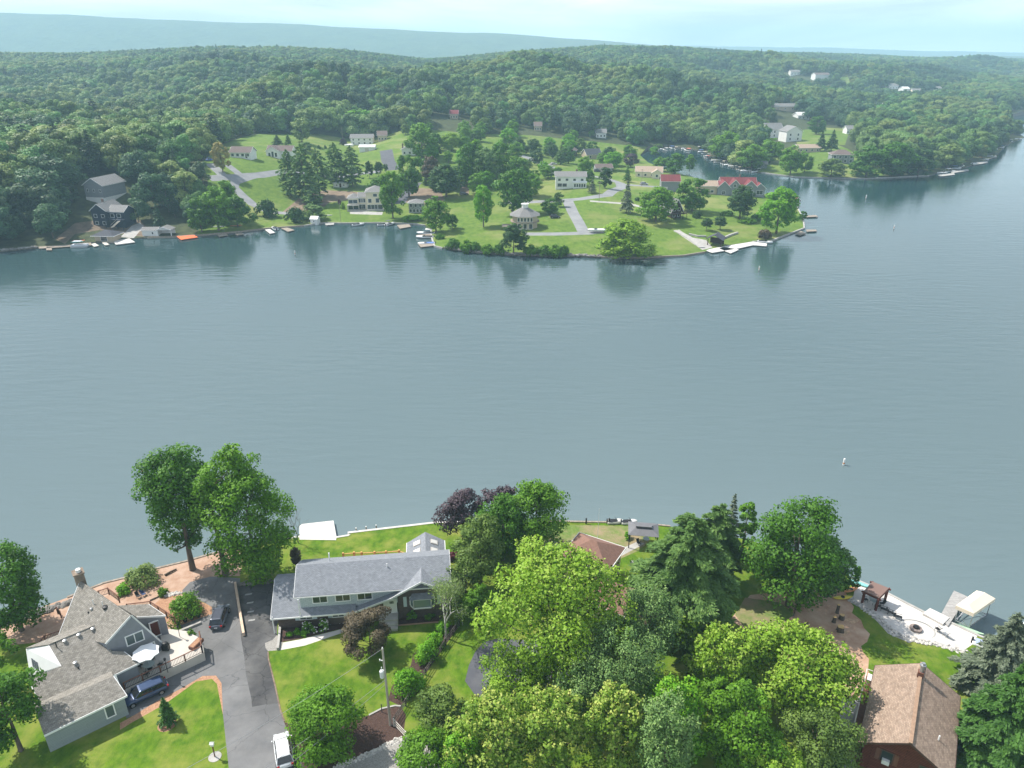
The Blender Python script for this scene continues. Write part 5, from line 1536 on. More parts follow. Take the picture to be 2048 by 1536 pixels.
patch = np.sin(A_[:, 0] / 47 + 1) * np.cos(A_[:, 1] / 61) + .5 * np.sin(A_[:, 0] / 19 + A_[:, 1] / 27)
patch2 = np.sin(A_[:, 0] / 73 + 4) * np.cos(A_[:, 1] / 97 + 1) + .6 * np.sin(A_[:, 0] / 29 - A_[:, 1] / 41)
br_ = np.where(patch2 + .9 * (rs.rand(len(A_)) - .5) > .62, np.where(rs.rand(len(A_)) > .5, 3, 5), np.where(patch2 + .9 * (rs.rand(len(A_)) - .5) < -.6, 4, rs.choice([0, 1, 2, 0, 1, 2, 3, 4, 5], len(A_))))
IDX = np.where(spec > .93 - .12 * (patch > .9), 6 + (rs.rand(len(A_)) > .5), br_)
SC = (.68 + .85 * rs.rand(len(A_)) ** 1.6) * (1.05 + .14 * patch)
SC *= np.where(dd > 1600, 1.25, 1.0) * np.where(dd > 2450, 1.4, 1.0)
SZ = np.minimum(SC, 1.28 - .2 * (dd > 1200))
NIND = 170
def near_label(x, y, k, s=1.0):
    u = 1024 + 1613 * x / y
    k4 = k >= 6
    d_ = math.hypot(x, y)
    if u < 60: w = 'at the left picture edge'
    elif u < 150: w = 'left of the dark timber house'
    elif u < 235: w = 'behind the tall grey gabled house'
    elif u < 330: w = 'above the white boathouse'
    elif u < 430: w = 'left of the ochre tree'
    elif u < 1300: w = 'behind the scattered houses'
    else: w = 'on the second bank'
    w = ('in the front rows ' if d_ < 300 else ('in the middle rows ' if d_ < 345 else 'in the back rows ')) + w
    sz = 'large ' if s > 1.12 else ('small ' if s < .86 else '')
    sh = 'dark conifer ' if k == 6 else ('broad pine ' if k == 7 else ('pale green tree ' if k == 3 else ('pale oval tree ' if k == 5 else ('dark green tree ' if k == 4 else ('oval green tree ' if k == 1 else 'rounded green tree ')))))
    return sz + sh + w
pxs_ = 1024 + 1613 * A_[:, 0] / A_[:, 1]
inf = (pxs_ > -12) & (pxs_ < 2060)
ch = np.where(inf)[0][:NIND]; rest = np.setdiff1d(np.arange(len(A_)), ch)
for i in ch:
    k = int(IDX[i]); c, t_ = FORP[k]
    s = float(SC[i])
    lb = near_label(A_[i, 0], A_[i, 1], k, s)
    put_tree('pine_tree' if k >= 6 else 'broadleaf_tree', lb, (A_[i, 0], A_[i, 1], ZA[i]), c, t_, float(rs.rand() * 6.28), (s * 1.05, s * 1.05, float(SZ[i])), group=lb.replace(' tree ', ' trees ').replace('conifer ', 'conifers ').replace('broad pine ', 'broad pines '))
# stuff
fcol = bpy.data.collections.new('forest_kinds')
for k, (c, t_) in enumerate(FORP):
    me = c
    o = bpy.data.objects.new('kind_%d' % k, me); fcol.objects.link(o)
n = len(A_) - NIND
fm = bpy.data.meshes.new('forest')
fm.vertices.add(n)
fm.vertices.foreach_set('co', np.column_stack([A_[rest], ZA[rest]]).astype(np.float32).ravel())
for nm, dt, val in (('idx', 'INT', IDX[rest].astype(np.int32)), ('sc', 'FLOAT_VECTOR', np.column_stack([SC, SC, SZ])[rest].astype(np.float32).ravel()), ('rot', 'FLOAT', (rs.rand(n) * 6.28).astype(np.float32))):
    a = fm.attributes.new(nm, dt, 'POINT'); a.data.foreach_set('vector' if dt == 'FLOAT_VECTOR' else 'value', val)
fo = bpy.data.objects.new('forest', fm); COL.objects.link(fo)
tag(fo, 'unbroken green wood covering the hills beyond the far shore', 'forest', kind='stuff')
ng = bpy.data.node_groups.new('forest_scatter', 'GeometryNodeTree')
ng.interface.new_socket('Geometry', in_out='INPUT', socket_type='NodeSocketGeometry')
ng.interface.new_socket('Geometry', in_out='OUTPUT', socket_type='NodeSocketGeometry')
N_ = ng.nodes.new; K_ = ng.links.new
gi = N_('NodeGroupInput'); go = N_('NodeGroupOutput'); ip = N_('GeometryNodeInstanceOnPoints'); ci = N_('GeometryNodeCollectionInfo')
ci.inputs['Collection'].default_value = fcol; ci.inputs['Separate Children'].default_value = True; ci.inputs['Reset Children'].default_value = True
def na(nm, dt):
    q = N_('GeometryNodeInputNamedAttribute'); q.data_type = dt; q.inputs['Name'].default_value = nm; return q.outputs['Attribute']
cx_ = N_('ShaderNodeCombineXYZ'); K_(na('rot', 'FLOAT'), cx_.inputs['Z'])
K_(gi.outputs[0], ip.inputs['Points']); K_(ci.outputs[0], ip.inputs['Instance']); ip.inputs['Pick Instance'].default_value = True
K_(na('idx', 'INT'), ip.inputs['Instance Index']); K_(cx_.outputs[0], ip.inputs['Rotation']); K_(na('sc', 'FLOAT_VECTOR'), ip.inputs['Scale']); K_(ip.outputs[0], go.inputs[0])
fo.modifiers.new('scatter', 'NODES').node_group = ng
# ================================================================ NEAR HOUSES
M_sh_blue = brickmat('blue_grey_shingles', (.20, .213, .237), (.26, .275, .30), (.14, .15, .17), .32, .15, .012, noise=.14, nscale=1.6)
M_sh_grey = brickmat('weathered_shingles', (.20, .185, .16), (.30, .28, .25), (.13, .12, .105), .34, .16, .014, noise=.30, nscale=2.0)
M_sh_brown = brickmat('brown_cabin_shingles', (.255, .185, .14), (.35, .265, .205), (.175, .125, .095), .34, .16, .014, noise=.26, nscale=1.4)
M_side_b = brickmat('pale_blue_siding', (.44, .50, .52), (.52, .57, .59), (.30, .35, .37), .5, .19, .02, noise=.08)
M_brickd = brickmat('dark_brick', (.075, .05, .042), (.11, .075, .06), (.13, .11, .10), .22, .075, .012, noise=.2)
M_stucco = mat('grey_stucco', (.235, .245, .275), rough=.9, noise=.06, nscale=1.5, bump=.2, bscale=30)
M_stucco_g = brickmat('grey_green_siding', (.26, .30, .30), (.28, .32, .32), (.20, .23, .23), 5, .2, .015, noise=.05)
M_log = brickmat('red_brown_logs', (.13, .035, .022), (.17, .05, .032), (.05, .015, .01), 6, .2, .03, noise=.18, bump=.8)
M_deckred = mat('red_brown_deck', (.17, .075, .05), rough=.8, noise=.2, nscale=3)
M_honey = mat('honey_timber', (.50, .26, .09), rough=.7, col2=(.62, .36, .14), nscale=3)
M_floorp = mat('pale_deck_floor', (.52, .48, .43), rough=.8, noise=.06, nscale=1.5)
M_metal = mat('grey_metal', (.42, .43, .44), rough=.4, metal=.7)
M_redp = mat('dark_red_door', (.09, .02, .015), rough=.5)

def plane_hit(px, py, p0, yaw):
    """3-D point where the sight line meets the vertical plane through p0 running along yaw (degrees)"""
    d = ray(px, py); n = np.array((-math.sin(R(yaw)), math.cos(R(yaw)), 0))
    t = (np.array((p0[0], p0[1], H)) - np.array((0, 0, H))) @ n / (d @ n)
    return Vector((d[0] * t, d[1] * t, H + d[2] * t))

# ---- grey split level house
X0, Y0, GZ = -27.3, 74.95, 1.85
h = House('split_level_house', 'long split level house with blue grey shingle roof, pale siding and dark brick right wing', (X0, Y0, GZ), R(6.6), M_side_b, M_sh_blue, 'house', None, 1.0)
h.wing(0, 18.9, 0.0, 6.6, 5.15, 'x', 1.75, .55, z0=2.5)
brick = MB()
brick.box(-3.1, 12.3, .02, 6.5, -1, 2.45)
# brick front wing with its gable
brick.add([(12.4, -.02, -1), (18.9, -.02, -1), (18.9, -.02, 4.25), (15.65, -.02, 6.1), (12.4, -.02, 4.25), (12.4, 1.5, -1), (18.9, 1.5, -1), (18.9, 1.5, 4.25), (15.65, 1.5, 6.1), (12.4, 1.5, 4.25)],
          [(0, 1, 2, 3, 4), (9, 8, 7, 6, 5), (1, 0, 5, 6), (2, 1, 6, 7), (0, 4, 9, 5)])
for sg in (-1, 1):
    h.roof.slab([(15.65, -.95, 6.4), (15.65, 2.6, 6.4), (15.65 + sg * 3.75, 1.0, 4.25), (15.65 + sg * 3.75, -.95, 4.25)], .16)
    h.trimb.bar((15.65, -1.0, 6.27), (15.65 + sg * 3.78, -1.0, 4.12), .06, .26)
# low continuation of the gable over the porch, and the pent roof
h.roof.slab([(11.9, -1.0, 4.23), (11.9, -.02, 4.23), (6.9, -.02, 2.35), (6.9, -1.0, 2.35)], .14)
h.trimb.bar((11.9, -1.04, 4.12), (6.7, -1.04, 2.2), .07, .26)
h.roof.slab([(-.1, -1.0, 2.3), (7.0, -1.0, 2.3), (7.0, -.02, 2.85), (-.1, -.02, 2.85)], .12)
h.trimb.bar((-3.7, -1.04, 2.2), (7.0, -1.04, 2.2), .07, .2)
# garage wing on the left
h.roof.slab([(-3.7, -1.0, 2.3), (-.02, -1.0, 2.3), (-.02, 4.0, 4.75), (-3.7, 4.0, 4.75)], .14)
h.roof.slab([(-3.7, 4.0, 4.75), (-.02, 4.0, 4.75), (-.02, 5.6, 4.1), (-3.7, 5.6, 4.1)], .14)
h.trimb.bar((-3.72, -1.0, 2.2), (-3.72, 4.0, 4.66), .05, .16)
h.wall.add([(-3.1, 0.03, 2.4), (-3.1, 7.8, 2.4), (-3.1, 4, 4.6), (0, 0.03, 2.4), (0, 7.8, 2.4), (0, 4, 4.6)], [(0, 2, 1), (3, 4, 5), (0, 3, 5, 2), (1, 2, 5, 4)])
for x in (-3.5, .02): h.trimb.box(x - .06, x + .06, -.98, -.86, -.2 if x < -1 else 2.45, 2.5 if x < -1 else 4.95)
# back wing with skylights
for sg in (-1, 1):
    h.roof.slab([(16.2, 5.2, 4.9), (16.2, 11.9, 4.9), (16.2 + sg * 2.7, 11.2, 3.7), (16.2 + sg * 2.7, 5.2, 3.7)], .15)
    h.trimb.bar((16.2 + sg * 2.74, 5.2, 3.6), (16.2 + sg * 2.74, 11.2, 3.6), .08, .2)
h.wall.add([(13.9, 5, -1), (18.5, 5, -1), (18.5, 11, -1), (13.9, 11, -1), (13.9, 5, 3.6), (18.5, 5, 3.6), (18.5, 11, 3.6), (13.9, 11, 3.6)], [(3, 2, 1, 0), (0, 1, 5, 4), (1, 2, 6, 5), (2, 3, 7, 6), (3, 0, 4, 7), (4, 5, 6, 7)])
for sg in (-1, 1):
    for yy in (7.6, 9.5):
        mb = MB()
        a, b = .75, 1.75
        za = 4.9 - 1.2 * a / 2.7 + .1; zb = 4.9 - 1.2 * b / 2.7 + .1
        mb.slab([(16.2 + sg * a, yy, za), (16.2 + sg * a, yy + 1.0, za), (16.2 + sg * b, yy + 1.0, zb), (16.2 + sg * b, yy, zb)], .14)
        fo = mb.build('skylight', mat('skylight_frame', (.45, .42, .38), rough=.5), h.t)
        mb = MB()
        a += .1; b -= .1
        mb.slab([(16.2 + sg * a, yy + .1, za + .0), (16.2 + sg * a, yy + .9, za + .0), (16.2 + sg * b, yy + .9, zb + .09), (16.2 + sg * b, yy + .1, zb + .09)], .06)
        mb.build('pane', mat('skylight_glass', (.62, .60, .56), rough=.25, spec=.6), fo)
brick.build('brick_wall', M_brickd, h.t)
for x in (2.55, 5.45, 8.25): h.opening(x, 0, 3.5, 1.75, 1.15, bars=1)
h.opening(.5, .02, .95, 1.5, .75, bars=1); h.opening(4.6, .02, .95, 1.4, .75, bars=1)
sh = MB()
for x in (-.62, 1.62, 3.55, 5.65): sh.box(x - .26, x + .26, -.045, .02, .86, 1.8)
for x in (13.35, 17.75): sh.box(x - .22, x + .22, -.085, -.02, 1.75, 3.35)
M_shut = mat('pale_shutter', (.52, .60, .64), rough=.6)
sh.build('shutter', M_shut, h.t)
# recessed white double door, step and porch wall
d_ = h.opening(11.4, -.03, .95, 1.5, 2.05, name='door', m=M_white)
mb = MB()
for i in (0, 1, 2): mb.box(11.35 + .18 * i, 11.49 + .18 * i, -.09, -.05, 2.45, 2.8)
mb.build('pane', M_glass, d_)
mb = MB(); mb.box(9.9, 12.35, -1.4, -.05, -1, .92); mb.box(10.3, 12.3, -1.9, -1.4, -1, .6); mb.box(10.3, 12.3, -2.4, -1.9, -1, .3); h.part('step', mb, M_conc)
# bay window
mb = MB()
pts = [(14.0, -.03), (14.45, -.75), (16.75, -.75), (17.2, -.03)]
mb.poly(pts, 1.75, 1.95); mb.poly(pts, 3.2, 3.35)
for a, b in zip(pts[:-1], pts[1:]):
    for p in (a, b): mb.bar((p[0], p[1], 1.95), (p[0], p[1], 3.2), .14, .14)
bay = mb.build('window', M_trim, h.t, label='white bay window with its own small roof')
mb = MB(); mb.poly([(14.06, -.04), (14.5, -.68), (16.7, -.68), (17.14, -.04)], 1.95, 3.2); mb.build('pane', mat('bay_glass', (.16, .21, .21), rough=.1, spec=.8), bay)
mb = MB(); mb.slab([(13.9, -.85 + .02, 3.36), (17.3, -.83, 3.36), (16.9, -.03, 3.8), (14.3, -.03, 3.8)], .05); mb.poly([(14.4, -.6), (16.8, -.6), (17.0, -.04), (14.2, -.04)], 3.36, 3.5); mb.build('roof', M_sh_blue, bay)
h.part('roof_vent', MB().cyl(11.2, 2.3, 5.9, 7.1, .06), M_trim); h.part('roof_vent', MB().cyl(3.5, 4.8, 5.8, 7.6, .09), M_trim)
# back deck rail in honey coloured timber
mb = MB()
rl = [W(px, py, 4.6) for px, py in ((686, 1108), (708, 1106), (723, 1106), (749, 1105), (772, 1104), (798, 1102), (819, 1110))]
ca, sa = math.cos(-R(6.6)), math.sin(-R(6.6))
rl = [((p[0] - X0) * ca - (p[1] - Y0) * sa, (p[0] - X0) * sa + (p[1] - Y0) * ca) for p in rl]
for p in rl: mb.box(p[0] - .12, p[0] + .12, p[1] - .12, p[1] + .12, -.8, 2.95)
for a, b in zip(rl[:-1], rl[1:]):
    mb.bar((a[0], a[1], 2.75), (b[0], b[1], 2.75), .12, .07); mb.bar((a[0], a[1], 1.85), (b[0], b[1], 1.85), .08, .08)
    nb_ = int(math.hypot(b[0] - a[0], b[1] - a[1]) / .16)
    for i in range(1, nb_): x = a[0] + (b[0] - a[0]) * i / nb_; y = a[1] + (b[1] - a[1]) * i / nb_; mb.bar((x, y, 1.85), (x, y, 2.75), .035)
h.part('deck_railing', mb, M_honey)
mb = MB(); mb.poly([(rl[0][0], 8.1), rl[0], rl[1], rl[3], rl[5], rl[6], (rl[6][0], 8.1)], 1.5, 1.7); h.part('deck', mb, M_honey)
h.done()

# ---- grey house with the long weathered roofs (left)
YW = 38.0
def v3(px, py, z): return Vector(W(px, py, z))
A0 = v3(262, 1230, 9.6)
GL = plane_hit(211, 1287, A0, YW); GR = plane_hit(330, 1290, A0, YW)
A1 = v3(160, 1161, 9.6)
def on_plane(px, py, a, b, c):
    n = (b - a).cross(c - a); d = Vector(ray(px, py)); o = Vector((0, 0, H))
    return o + d * ((a - o).dot(n) / d.dot(n))
E1 = on_plane(118, 1268, A0, A1, GL)
R1 = v3(97, 1290, 7.6); R2 = v3(214, 1241, 7.6); Q1 = v3(227, 1351, 5.0)
poly2 = [R1, R2, on_plane(212, 1287, R1, R2, Q1), on_plane(224, 1302, R1, R2, Q1), on_plane(248, 1303, R1, R2, Q1), on_plane(278, 1326, R1, R2, Q1), Q1, on_plane(80, 1405, R1, R2, Q1), on_plane(56, 1360, R1, R2, Q1), on_plane(122, 1332, R1, R2, Q1)]
G1 = v3(227, 1352, 5.9); G2_ = v3(70, 1419, 5.9); Ge1 = v3(254, 1391, 4.9); Ge2 = on_plane(88, 1471, G1, G2_, Ge1)
org = Vector((A0.x, A0.y, 2.4))
hs = thing('grey_house', 'grey stucco house with rambling weathered shingle roofs, chimney and side patio by the water', 'house', org)
def rel(p): return Vector(p) - org
roofmb = MB(); wallmb = MB(); trim = MB()
def roofpoly(pts, th=.16, walls=True, inset=.93, base=-.9, drop=.2):
    q = [rel(p) for p in pts]
    roofmb.slab(q, th)
    if walls:
        c = sum(q, Vector()) / len(q)
        w_ = [c + (p - c) * inset for p in q]
        n = len(w_)
        ar = sum(w_[i].x * w_[(i + 1) % n].y - w_[(i + 1) % n].x * w_[i].y for i in range(n))
        if ar < 0: w_ = w_[::-1]
        vs = [(p.x, p.y, base) for p in w_] + [(p.x, p.y, p.z - drop) for p in w_]
        wallmb.add(vs, [tuple(range(n - 1, -1, -1)), tuple(range(n, 2 * n))] + [(i, (i + 1) % n, n + (i + 1) % n, n + i) for i in range(n)])
def edge(a, b, w=.06, h_=.24, dz=-.1): MB().bar(rel(a) + Vector((0, 0, dz)), rel(b) + Vector((0, 0, dz)), w, h_).build('fascia', M_trim, hs)
back = Vector((math.cos(R(YW + 90)), math.sin(R(YW + 90)), 0))
ex = Vector((math.cos(R(YW)), math.sin(R(YW)), 0))
FR = GR + (A1 - A0) * .8
roofpoly([A0, A1, E1, GL], inset=.97); roofpoly([A0, GR, FR, A1], inset=.97)
edge(A0, GL); edge(A0, GR); edge(A1, E1); edge(GR, FR)
roofpoly(poly2, inset=.95)
bk = [R1, R2 + ex * .5, R2 + ex * .5 + back * 1.3 + Vector((0, 0, -.5)), R1 - ex * .4 + back * 1.3 + Vector((0, 0, -.5))]
roofpoly(bk, walls=False)
edge(Q1, poly2[5]); edge(poly2[7], poly2[8]); edge(R1, poly2[9]); edge(poly2[4], poly2[5])
# garage
gb = [G1, G2_, G2_ + back * 2.0 + Vector((0, 0, -.75)), G1 + back * 2.0 + Vector((0, 0, -.75))]
roofpoly([G1, Ge1, Ge2, G2_], walls=False); roofpoly(gb, walls=False); edge(Ge1, Ge2); edge(G1, Ge1)
gw = MB()
f1 = rel(Ge1) + back * .35 - ex * .3; f2 = rel(Ge2) + back * .35; b1 = f1 + back * 4.2; b2 = f2 + back * 4.2
zt = rel(Ge1).z - .1
m1 = f1 + back * (rel(G1) - rel(Ge1)).dot(back); m2 = f2 + back * (rel(G1) - rel(Ge1)).dot(back)
vs = [(f1.x, f1.y, -.9), (b1.x, b1.y, -.9), (b2.x, b2.y, -.9), (f2.x, f2.y, -.9), (f1.x, f1.y, zt), (b1.x, b1.y, zt - .2), (b2.x, b2.y, zt - .2), (f2.x, f2.y, zt), (m1.x, m1.y, rel(G1).z - .2), (m2.x, m2.y, rel(G1).z - .2)]
gw.add(vs, [(0, 4, 7, 3)[::-1], (0, 1, 5, 8, 4), (2, 3, 7, 9, 6), (1, 2, 6, 5), (4, 8, 9, 7), (8, 5, 6, 9)])
gw.build('garage_wall', M_stucco_g, hs)
# white dormer wall at the left end
p1 = rel(R1); wl = MB()
P_a = rel(plane_hit(53, 1298, R1, YW + 90)); P_b = rel(plane_hit(122, 1332, R1, YW + 90)); P_c = rel(plane_hit(62, 1349, R1, YW + 90))
wl.add([tuple(p1 - ex * .15), tuple(P_b - ex * .15), (P_b.x - ex.x * .15, P_b.y, -.9), (P_a.x - ex.x * .15, P_a.y, -.9), tuple(P_a - ex * .15)], [(0, 1, 2, 3, 4)])
sd = MB()
Dw = [v3(51.5, 1297, 7.0), R1, poly2[9], v3(60, 1352, 4.6)]
dq = [rel(p) for p in Dw]
sd.add([tuple(p) for p in dq] + [(p.x, p.y, -.9) for p in dq], [(0, 1, 2, 3), (7, 6, 5, 4), (0, 4, 5, 1), (1, 5, 6, 2), (2, 6, 7, 3), (3, 7, 4, 0)])
sd.build('white_wall', M_white, hs)
roofpoly([v3(51, 1296, 7.15), v3(97, 1289, 7.7), v3(214, 1240, 7.7), v3(190, 1239, 7.2)], walls=False, th=.12)
roofpoly([v3(52, 1356, 5.3), v3(121, 1331, 5.6), v3(128, 1337, 5.4), v3(60, 1367, 4.9)], walls=False, th=.12)
wp = MB()
def quadpatch(pxs, off=.05):
    q = [Vector(on_plane(x, y, Dw[0], Dw[2], Dw[3])) for x, y in pxs]
    n = (Dw[2] - Dw[0]).cross(Dw[3] - Dw[0]).normalized()
    if n.dot(Vector((0, 0, H)) - Dw[0]) < 0: n = -n
    wp.slab([rel(p + n * off) for p in q], .04)
for i in range(3):
    x = 63 + i * 4.6; y = 1316 + i * 3.4
    quadpatch([(x, y), (x + 3.2, y + 2.2), (x + 6.2, y + 19), (x + 3.0, y + 17)])
wp.build('window', M_glass, hs)
# rear right wing with the door
q = [v3(236, 1211, 7.2), v3(297, 1208, 6.6), v3(331, 1231, 5.9), v3(273, 1234, 6.6)]
roofpoly(q, inset=.96); edge(q[1], q[2]); edge(q[2], q[3])
# openings in the gable wall
def wall_open(cx, cy, w, hgt, name='window', m=None, bars=1, p0=A0, yw=YW, off=.3):
    c = rel(plane_hit(cx, cy, p0, yw)) - back * off
    f = MB(); p = MB()
    def bx(mb, u0, u1, z0, z1, d):
        vs = []
        for z in (z0, z1):
            for u, dd in ((u0, -d), (u1, -d), (u1, .1), (u0, .1)):
                vs.append(tuple(c + ex * u + back * dd + Vector((0, 0, z))))
        mb.add(vs, [(3, 2, 1, 0), (4, 5, 6, 7), (0, 1, 5, 4), (1, 2, 6, 5), (2, 3, 7, 6), (3, 0, 4, 7)])
    a, b = w / 2, hgt / 2
    bx(f, -a - .13, -a, -b - .13, b + .13, .06); bx(f, a, a + .13, -b - .13, b + .13, .06); bx(f, -a, a, b, b + .13, .06); bx(f, -a, a, -b - .13, -b, .06)
    if bars: bx(f, -.05, .05, -b, b, .05)
    bx(p, -a, a, -b, b, .02)
    fo = f.build(name, M_trim, hs); p.build('pane' if name == 'window' else 'panel', m or mat('clear_pane', (.10, .13, .13), rough=.1, spec=.8), fo)
wg = MB()
# flat gable wall flush under the two rakes
wa, wb_, wc = rel(A0) - back * .12, rel(GL) - back * .12, rel(GR) - back * .12
wg.add([tuple(wa + Vector((0, 0, -.25))), tuple(wb_ + Vector((0, 0, -.25))), (wb_.x, wb_.y, -.9), (wc.x, wc.y, -.9), tuple(wc + Vector((0, 0, -.25)))] +
       [tuple(p + back * .3) for p in (wa + Vector((0, 0, -.25)), wb_ + Vector((0, 0, -.25)), Vector((wb_.x, wb_.y, -.9)), Vector((wc.x, wc.y, -.9)), wc + Vector((0, 0, -.25)))],
       [(0, 1, 2, 3, 4), (9, 8, 7, 6, 5), (0, 5, 6, 1), (1, 6, 7, 2), (3, 8, 9, 4), (4, 9, 5, 0)])
wg.build('gable_wall', M_stucco, hs)
wall_open(269, 1275, 1.75, 1.25, off=.14); wall_open(300, 1294, 1.0, 1.15, bars=0, off=.14)
wall_open(311, 1257, 1.0, 2.1, 'door', M_redp, 0, p0=q[2], yw=YW - 18, off=.05)
wall_open(221, 1425, .75, 1.5, bars=0, p0=Ge1, yw=YW, off=-.24); 
# chimney, vents
ch = MB(); cc = rel(v3(157, 1165, 9.4)); u = .62
for du, dz in ((0, 0),):
    ch.box(cc.x - .55, cc.x + .55, cc.y - .15, cc.y + 1.0, -.9, cc.z + 1.2, R(YW)); ch.box(cc.x - .65, cc.x + .65, cc.y - .25, cc.y + 1.1, cc.z + 1.2, cc.z + 1.35, R(YW))
ch.build('chimney', mat('stained_brick', (.17, .13, .10), rough=.95, col2=(.30, .24, .19), nscale=2), hs)
MB().cyl(cc.x + .1, cc.y + .4, cc.z + 1.35, cc.z + 1.75, .3, n=10).build('chimney_cap', M_white, hs)
def vent(px, py, pl, r=.24, hgt=.22, m=None, pr=None):
    c = rel(on_plane(px, py, *pl))
    mb = MB(); mb.cyl(c.x, c.y, c.z - .2, c.z + hgt, r * .8, n=10); mb.lathe(c.x, c.y, [(r, c.z + hgt), (r * .9, c.z + hgt + .08), (.02, c.z + hgt + .14)], 12)
    mb.build('roof_vent', m or M_metal, hs)
PL2 = (R1, R2, Q1); PL1 = (A0, A1, GL)
for x, y in ((130, 1284), (158, 1272), (186, 1260), (151, 1328)): vent(x, y, PL2)
vent(114, 1295, PL2, .07, .7, M_black); vent(157, 1337, PL2, .1, .1, M_black)
vent(183, 1219, PL1, .17, .12); vent(187, 1208, PL1, .06, .5, M_white); vent(206, 1211, PL1, .06, .5, M_white); vent(177, 1226, PL1, .09, .08, M_black)
vent(211, 1215, PL1, .36, .1, M_black)
# porch post
pp = v3(269, 1345, 3.0); mb = MB(); pr_ = rel(pp); mb.box(pr_.x - .12, pr_.x + .12, pr_.y - .12, pr_.y + .12, -.9, rel(poly2[5]).z - .3); mb.build('porch_post', M_trim, hs)
roofmb.build('roof', M_sh_grey, hs); wallmb.build('wall', M_stucco, hs)
# raised side patio with its railing
def railing(name, label, pts, zf, hgt=1.0, m=None, posts=None, step=.16, cat='railing', top=.12):
    """pts world xy along the rail; zf its foot height"""
    a = pts[0]; t = thing(name, label, cat, (a[0], a[1], zf))
    mb = MB(); bal = MB()
    q = [Vector((p[0] - a[0], p[1] - a[1], 0)) for p in pts]
    for i in range(len(q) - 1):
        s, e = q[i], q[i + 1]; ln = (e - s).length
        mb.bar(s + Vector((0, 0, hgt)), e + Vector((0, 0, hgt)), top, .06); bal.bar(s + Vector((0, 0, .12)), e + Vector((0, 0, .12)), .05, .06)
        k = max(1, int(ln / 1.7))
        for j in range(k + (i == len(q) - 2)):
            p = s.lerp(e, j / k); P_ = MB(); P_.box(p.x - .06, p.x + .06, p.y - .06, p.y + .06, -.15, hgt + .06); P_.build('post', m, t)
        n = int(ln / step)
        for j in range(1, n):
            p = s.lerp(e, j / n); bal.bar((p.x, p.y, .12), (p.x, p.y, hgt), .025)
    mb.build('rail', m, t); bal.build('balusters', M_black, t)
    return t
PZf = 2.95
pat = [W2(x, y, PZf) for x, y in ((248, 1382), (320, 1347), (408, 1305), (404, 1278), (372, 1262), (340, 1258), (318, 1262), (325, 1290), (292, 1310), (262, 1335))]
c0 = Vector((pat[0][0], pat[0][1], 0)); mb = MB(); mb.poly([(p[0] - c0.x, p[1] - c0.y) for p in pat], 1.2, PZf); o = mb.build('patio_floor', M_floorp); o.location = (c0.x, c0.y, 0); tag(o, kind='structure')
railing('railing', 'dark balustrade with brown top rail along the side patio above the blue wagon', [W2(250, 1379, PZf), W2(322, 1345, PZf), W2(371, 1322, PZf), W2(405, 1305, PZf)], PZf, 1.0, M_deckred)
railing('railing', 'short brown railing behind the planter at the patio corner', [W2(405, 1305, PZf), W2(401, 1276, PZf)], PZf, 1.0, M_deckred)
railing('railing', 'red brown railing of the lakeside deck at the right corner of the grey house', [W2(252, 1206, 4.2), W2(300, 1204, 3.9), W2(350, 1243, 3.2)], 3.0, 1.0, M_deckred)
railing('railing', 'red brown railing of the lakeside deck near the chimney', [W2(196, 1182, 4.2), W2(215, 1176, 4.2), W2(236, 1192, 4.2)], 3.2, 1.0, M_deckred)
railing('railing', 'dark railing left of the chimney above the needle litter', [W2(80, 1282, 4), W2(88, 1272, 4), W2(118, 1262, 4)], 3.0, 1.0, M_deckred)
railing('railing', 'slanting stair rail left of the chimney', [W2(113, 1217, 3.4), W2(120, 1225, 3.4)], 2.6, 1.0, M_deckred)
# umbrella, table, chairs
def patio_umbrella(label, loc, rad=1.55, hgt=2.5):
    t = thing('patio_umbrella', label, 'umbrella', loc)
    mb = MB(); k = 8; vs = [(0, 0, hgt + .45)]; fs = []
    for i in range(k):
        a = 6.283 * i / k; b = a + 3.1416 / k
        vs += [(math.cos(a) * rad, math.sin(a) * rad, hgt), (math.cos(b) * rad * .88, math.sin(b) * rad * .88, hgt + .06)]
    n = 2 * k
    for i in range(n): fs.append((0, 1 + i, 1 + (i + 1) % n))
    for i in range(n):
        a, b = vs[1 + i], vs[1 + (i + 1) % n]; s = len(vs)
        vs += [(a[0], a[1], a[2] - .12), (b[0], b[1], b[2] - .12)]; fs.append((1 + i, s, s + 1, 1 + (i + 1) % n))
    mb.add(vs, fs); mb.build('canopy', mat('umbrella_cloth', (.86, .86, .86), rough=.8), t)
    MB().cyl(0, 0, 0, hgt + .5, .03).build('pole', M_metal, t); MB().cyl(0, 0, 0, .1, .28).build('base', M_black, t)
    return t
ul = W(300, 1337, PZf)
patio_umbrella('open white octagonal umbrella over the dining table on the side patio', ul)
def metal_table(label, loc, r=.65):
    t = thing('patio_table', label, 'table', loc)
    MB().cyl(0, 0, .70, .73, r, n=18).build('table_top', mat('table_glass', (.30, .36, .36), rough=.15, spec=.7), t)
    for i in range(4):
        a = .8 + i * 1.571; MB().bar((math.cos(a) * r * .8, math.sin(a) * r * .8, 0), (math.cos(a) * r * .6, math.sin(a) * r * .6, .70), .035).build('leg', M_black, t)
    return t
metal_table('round glass table under the white umbrella', (ul[0], ul[1] - .02, PZf))
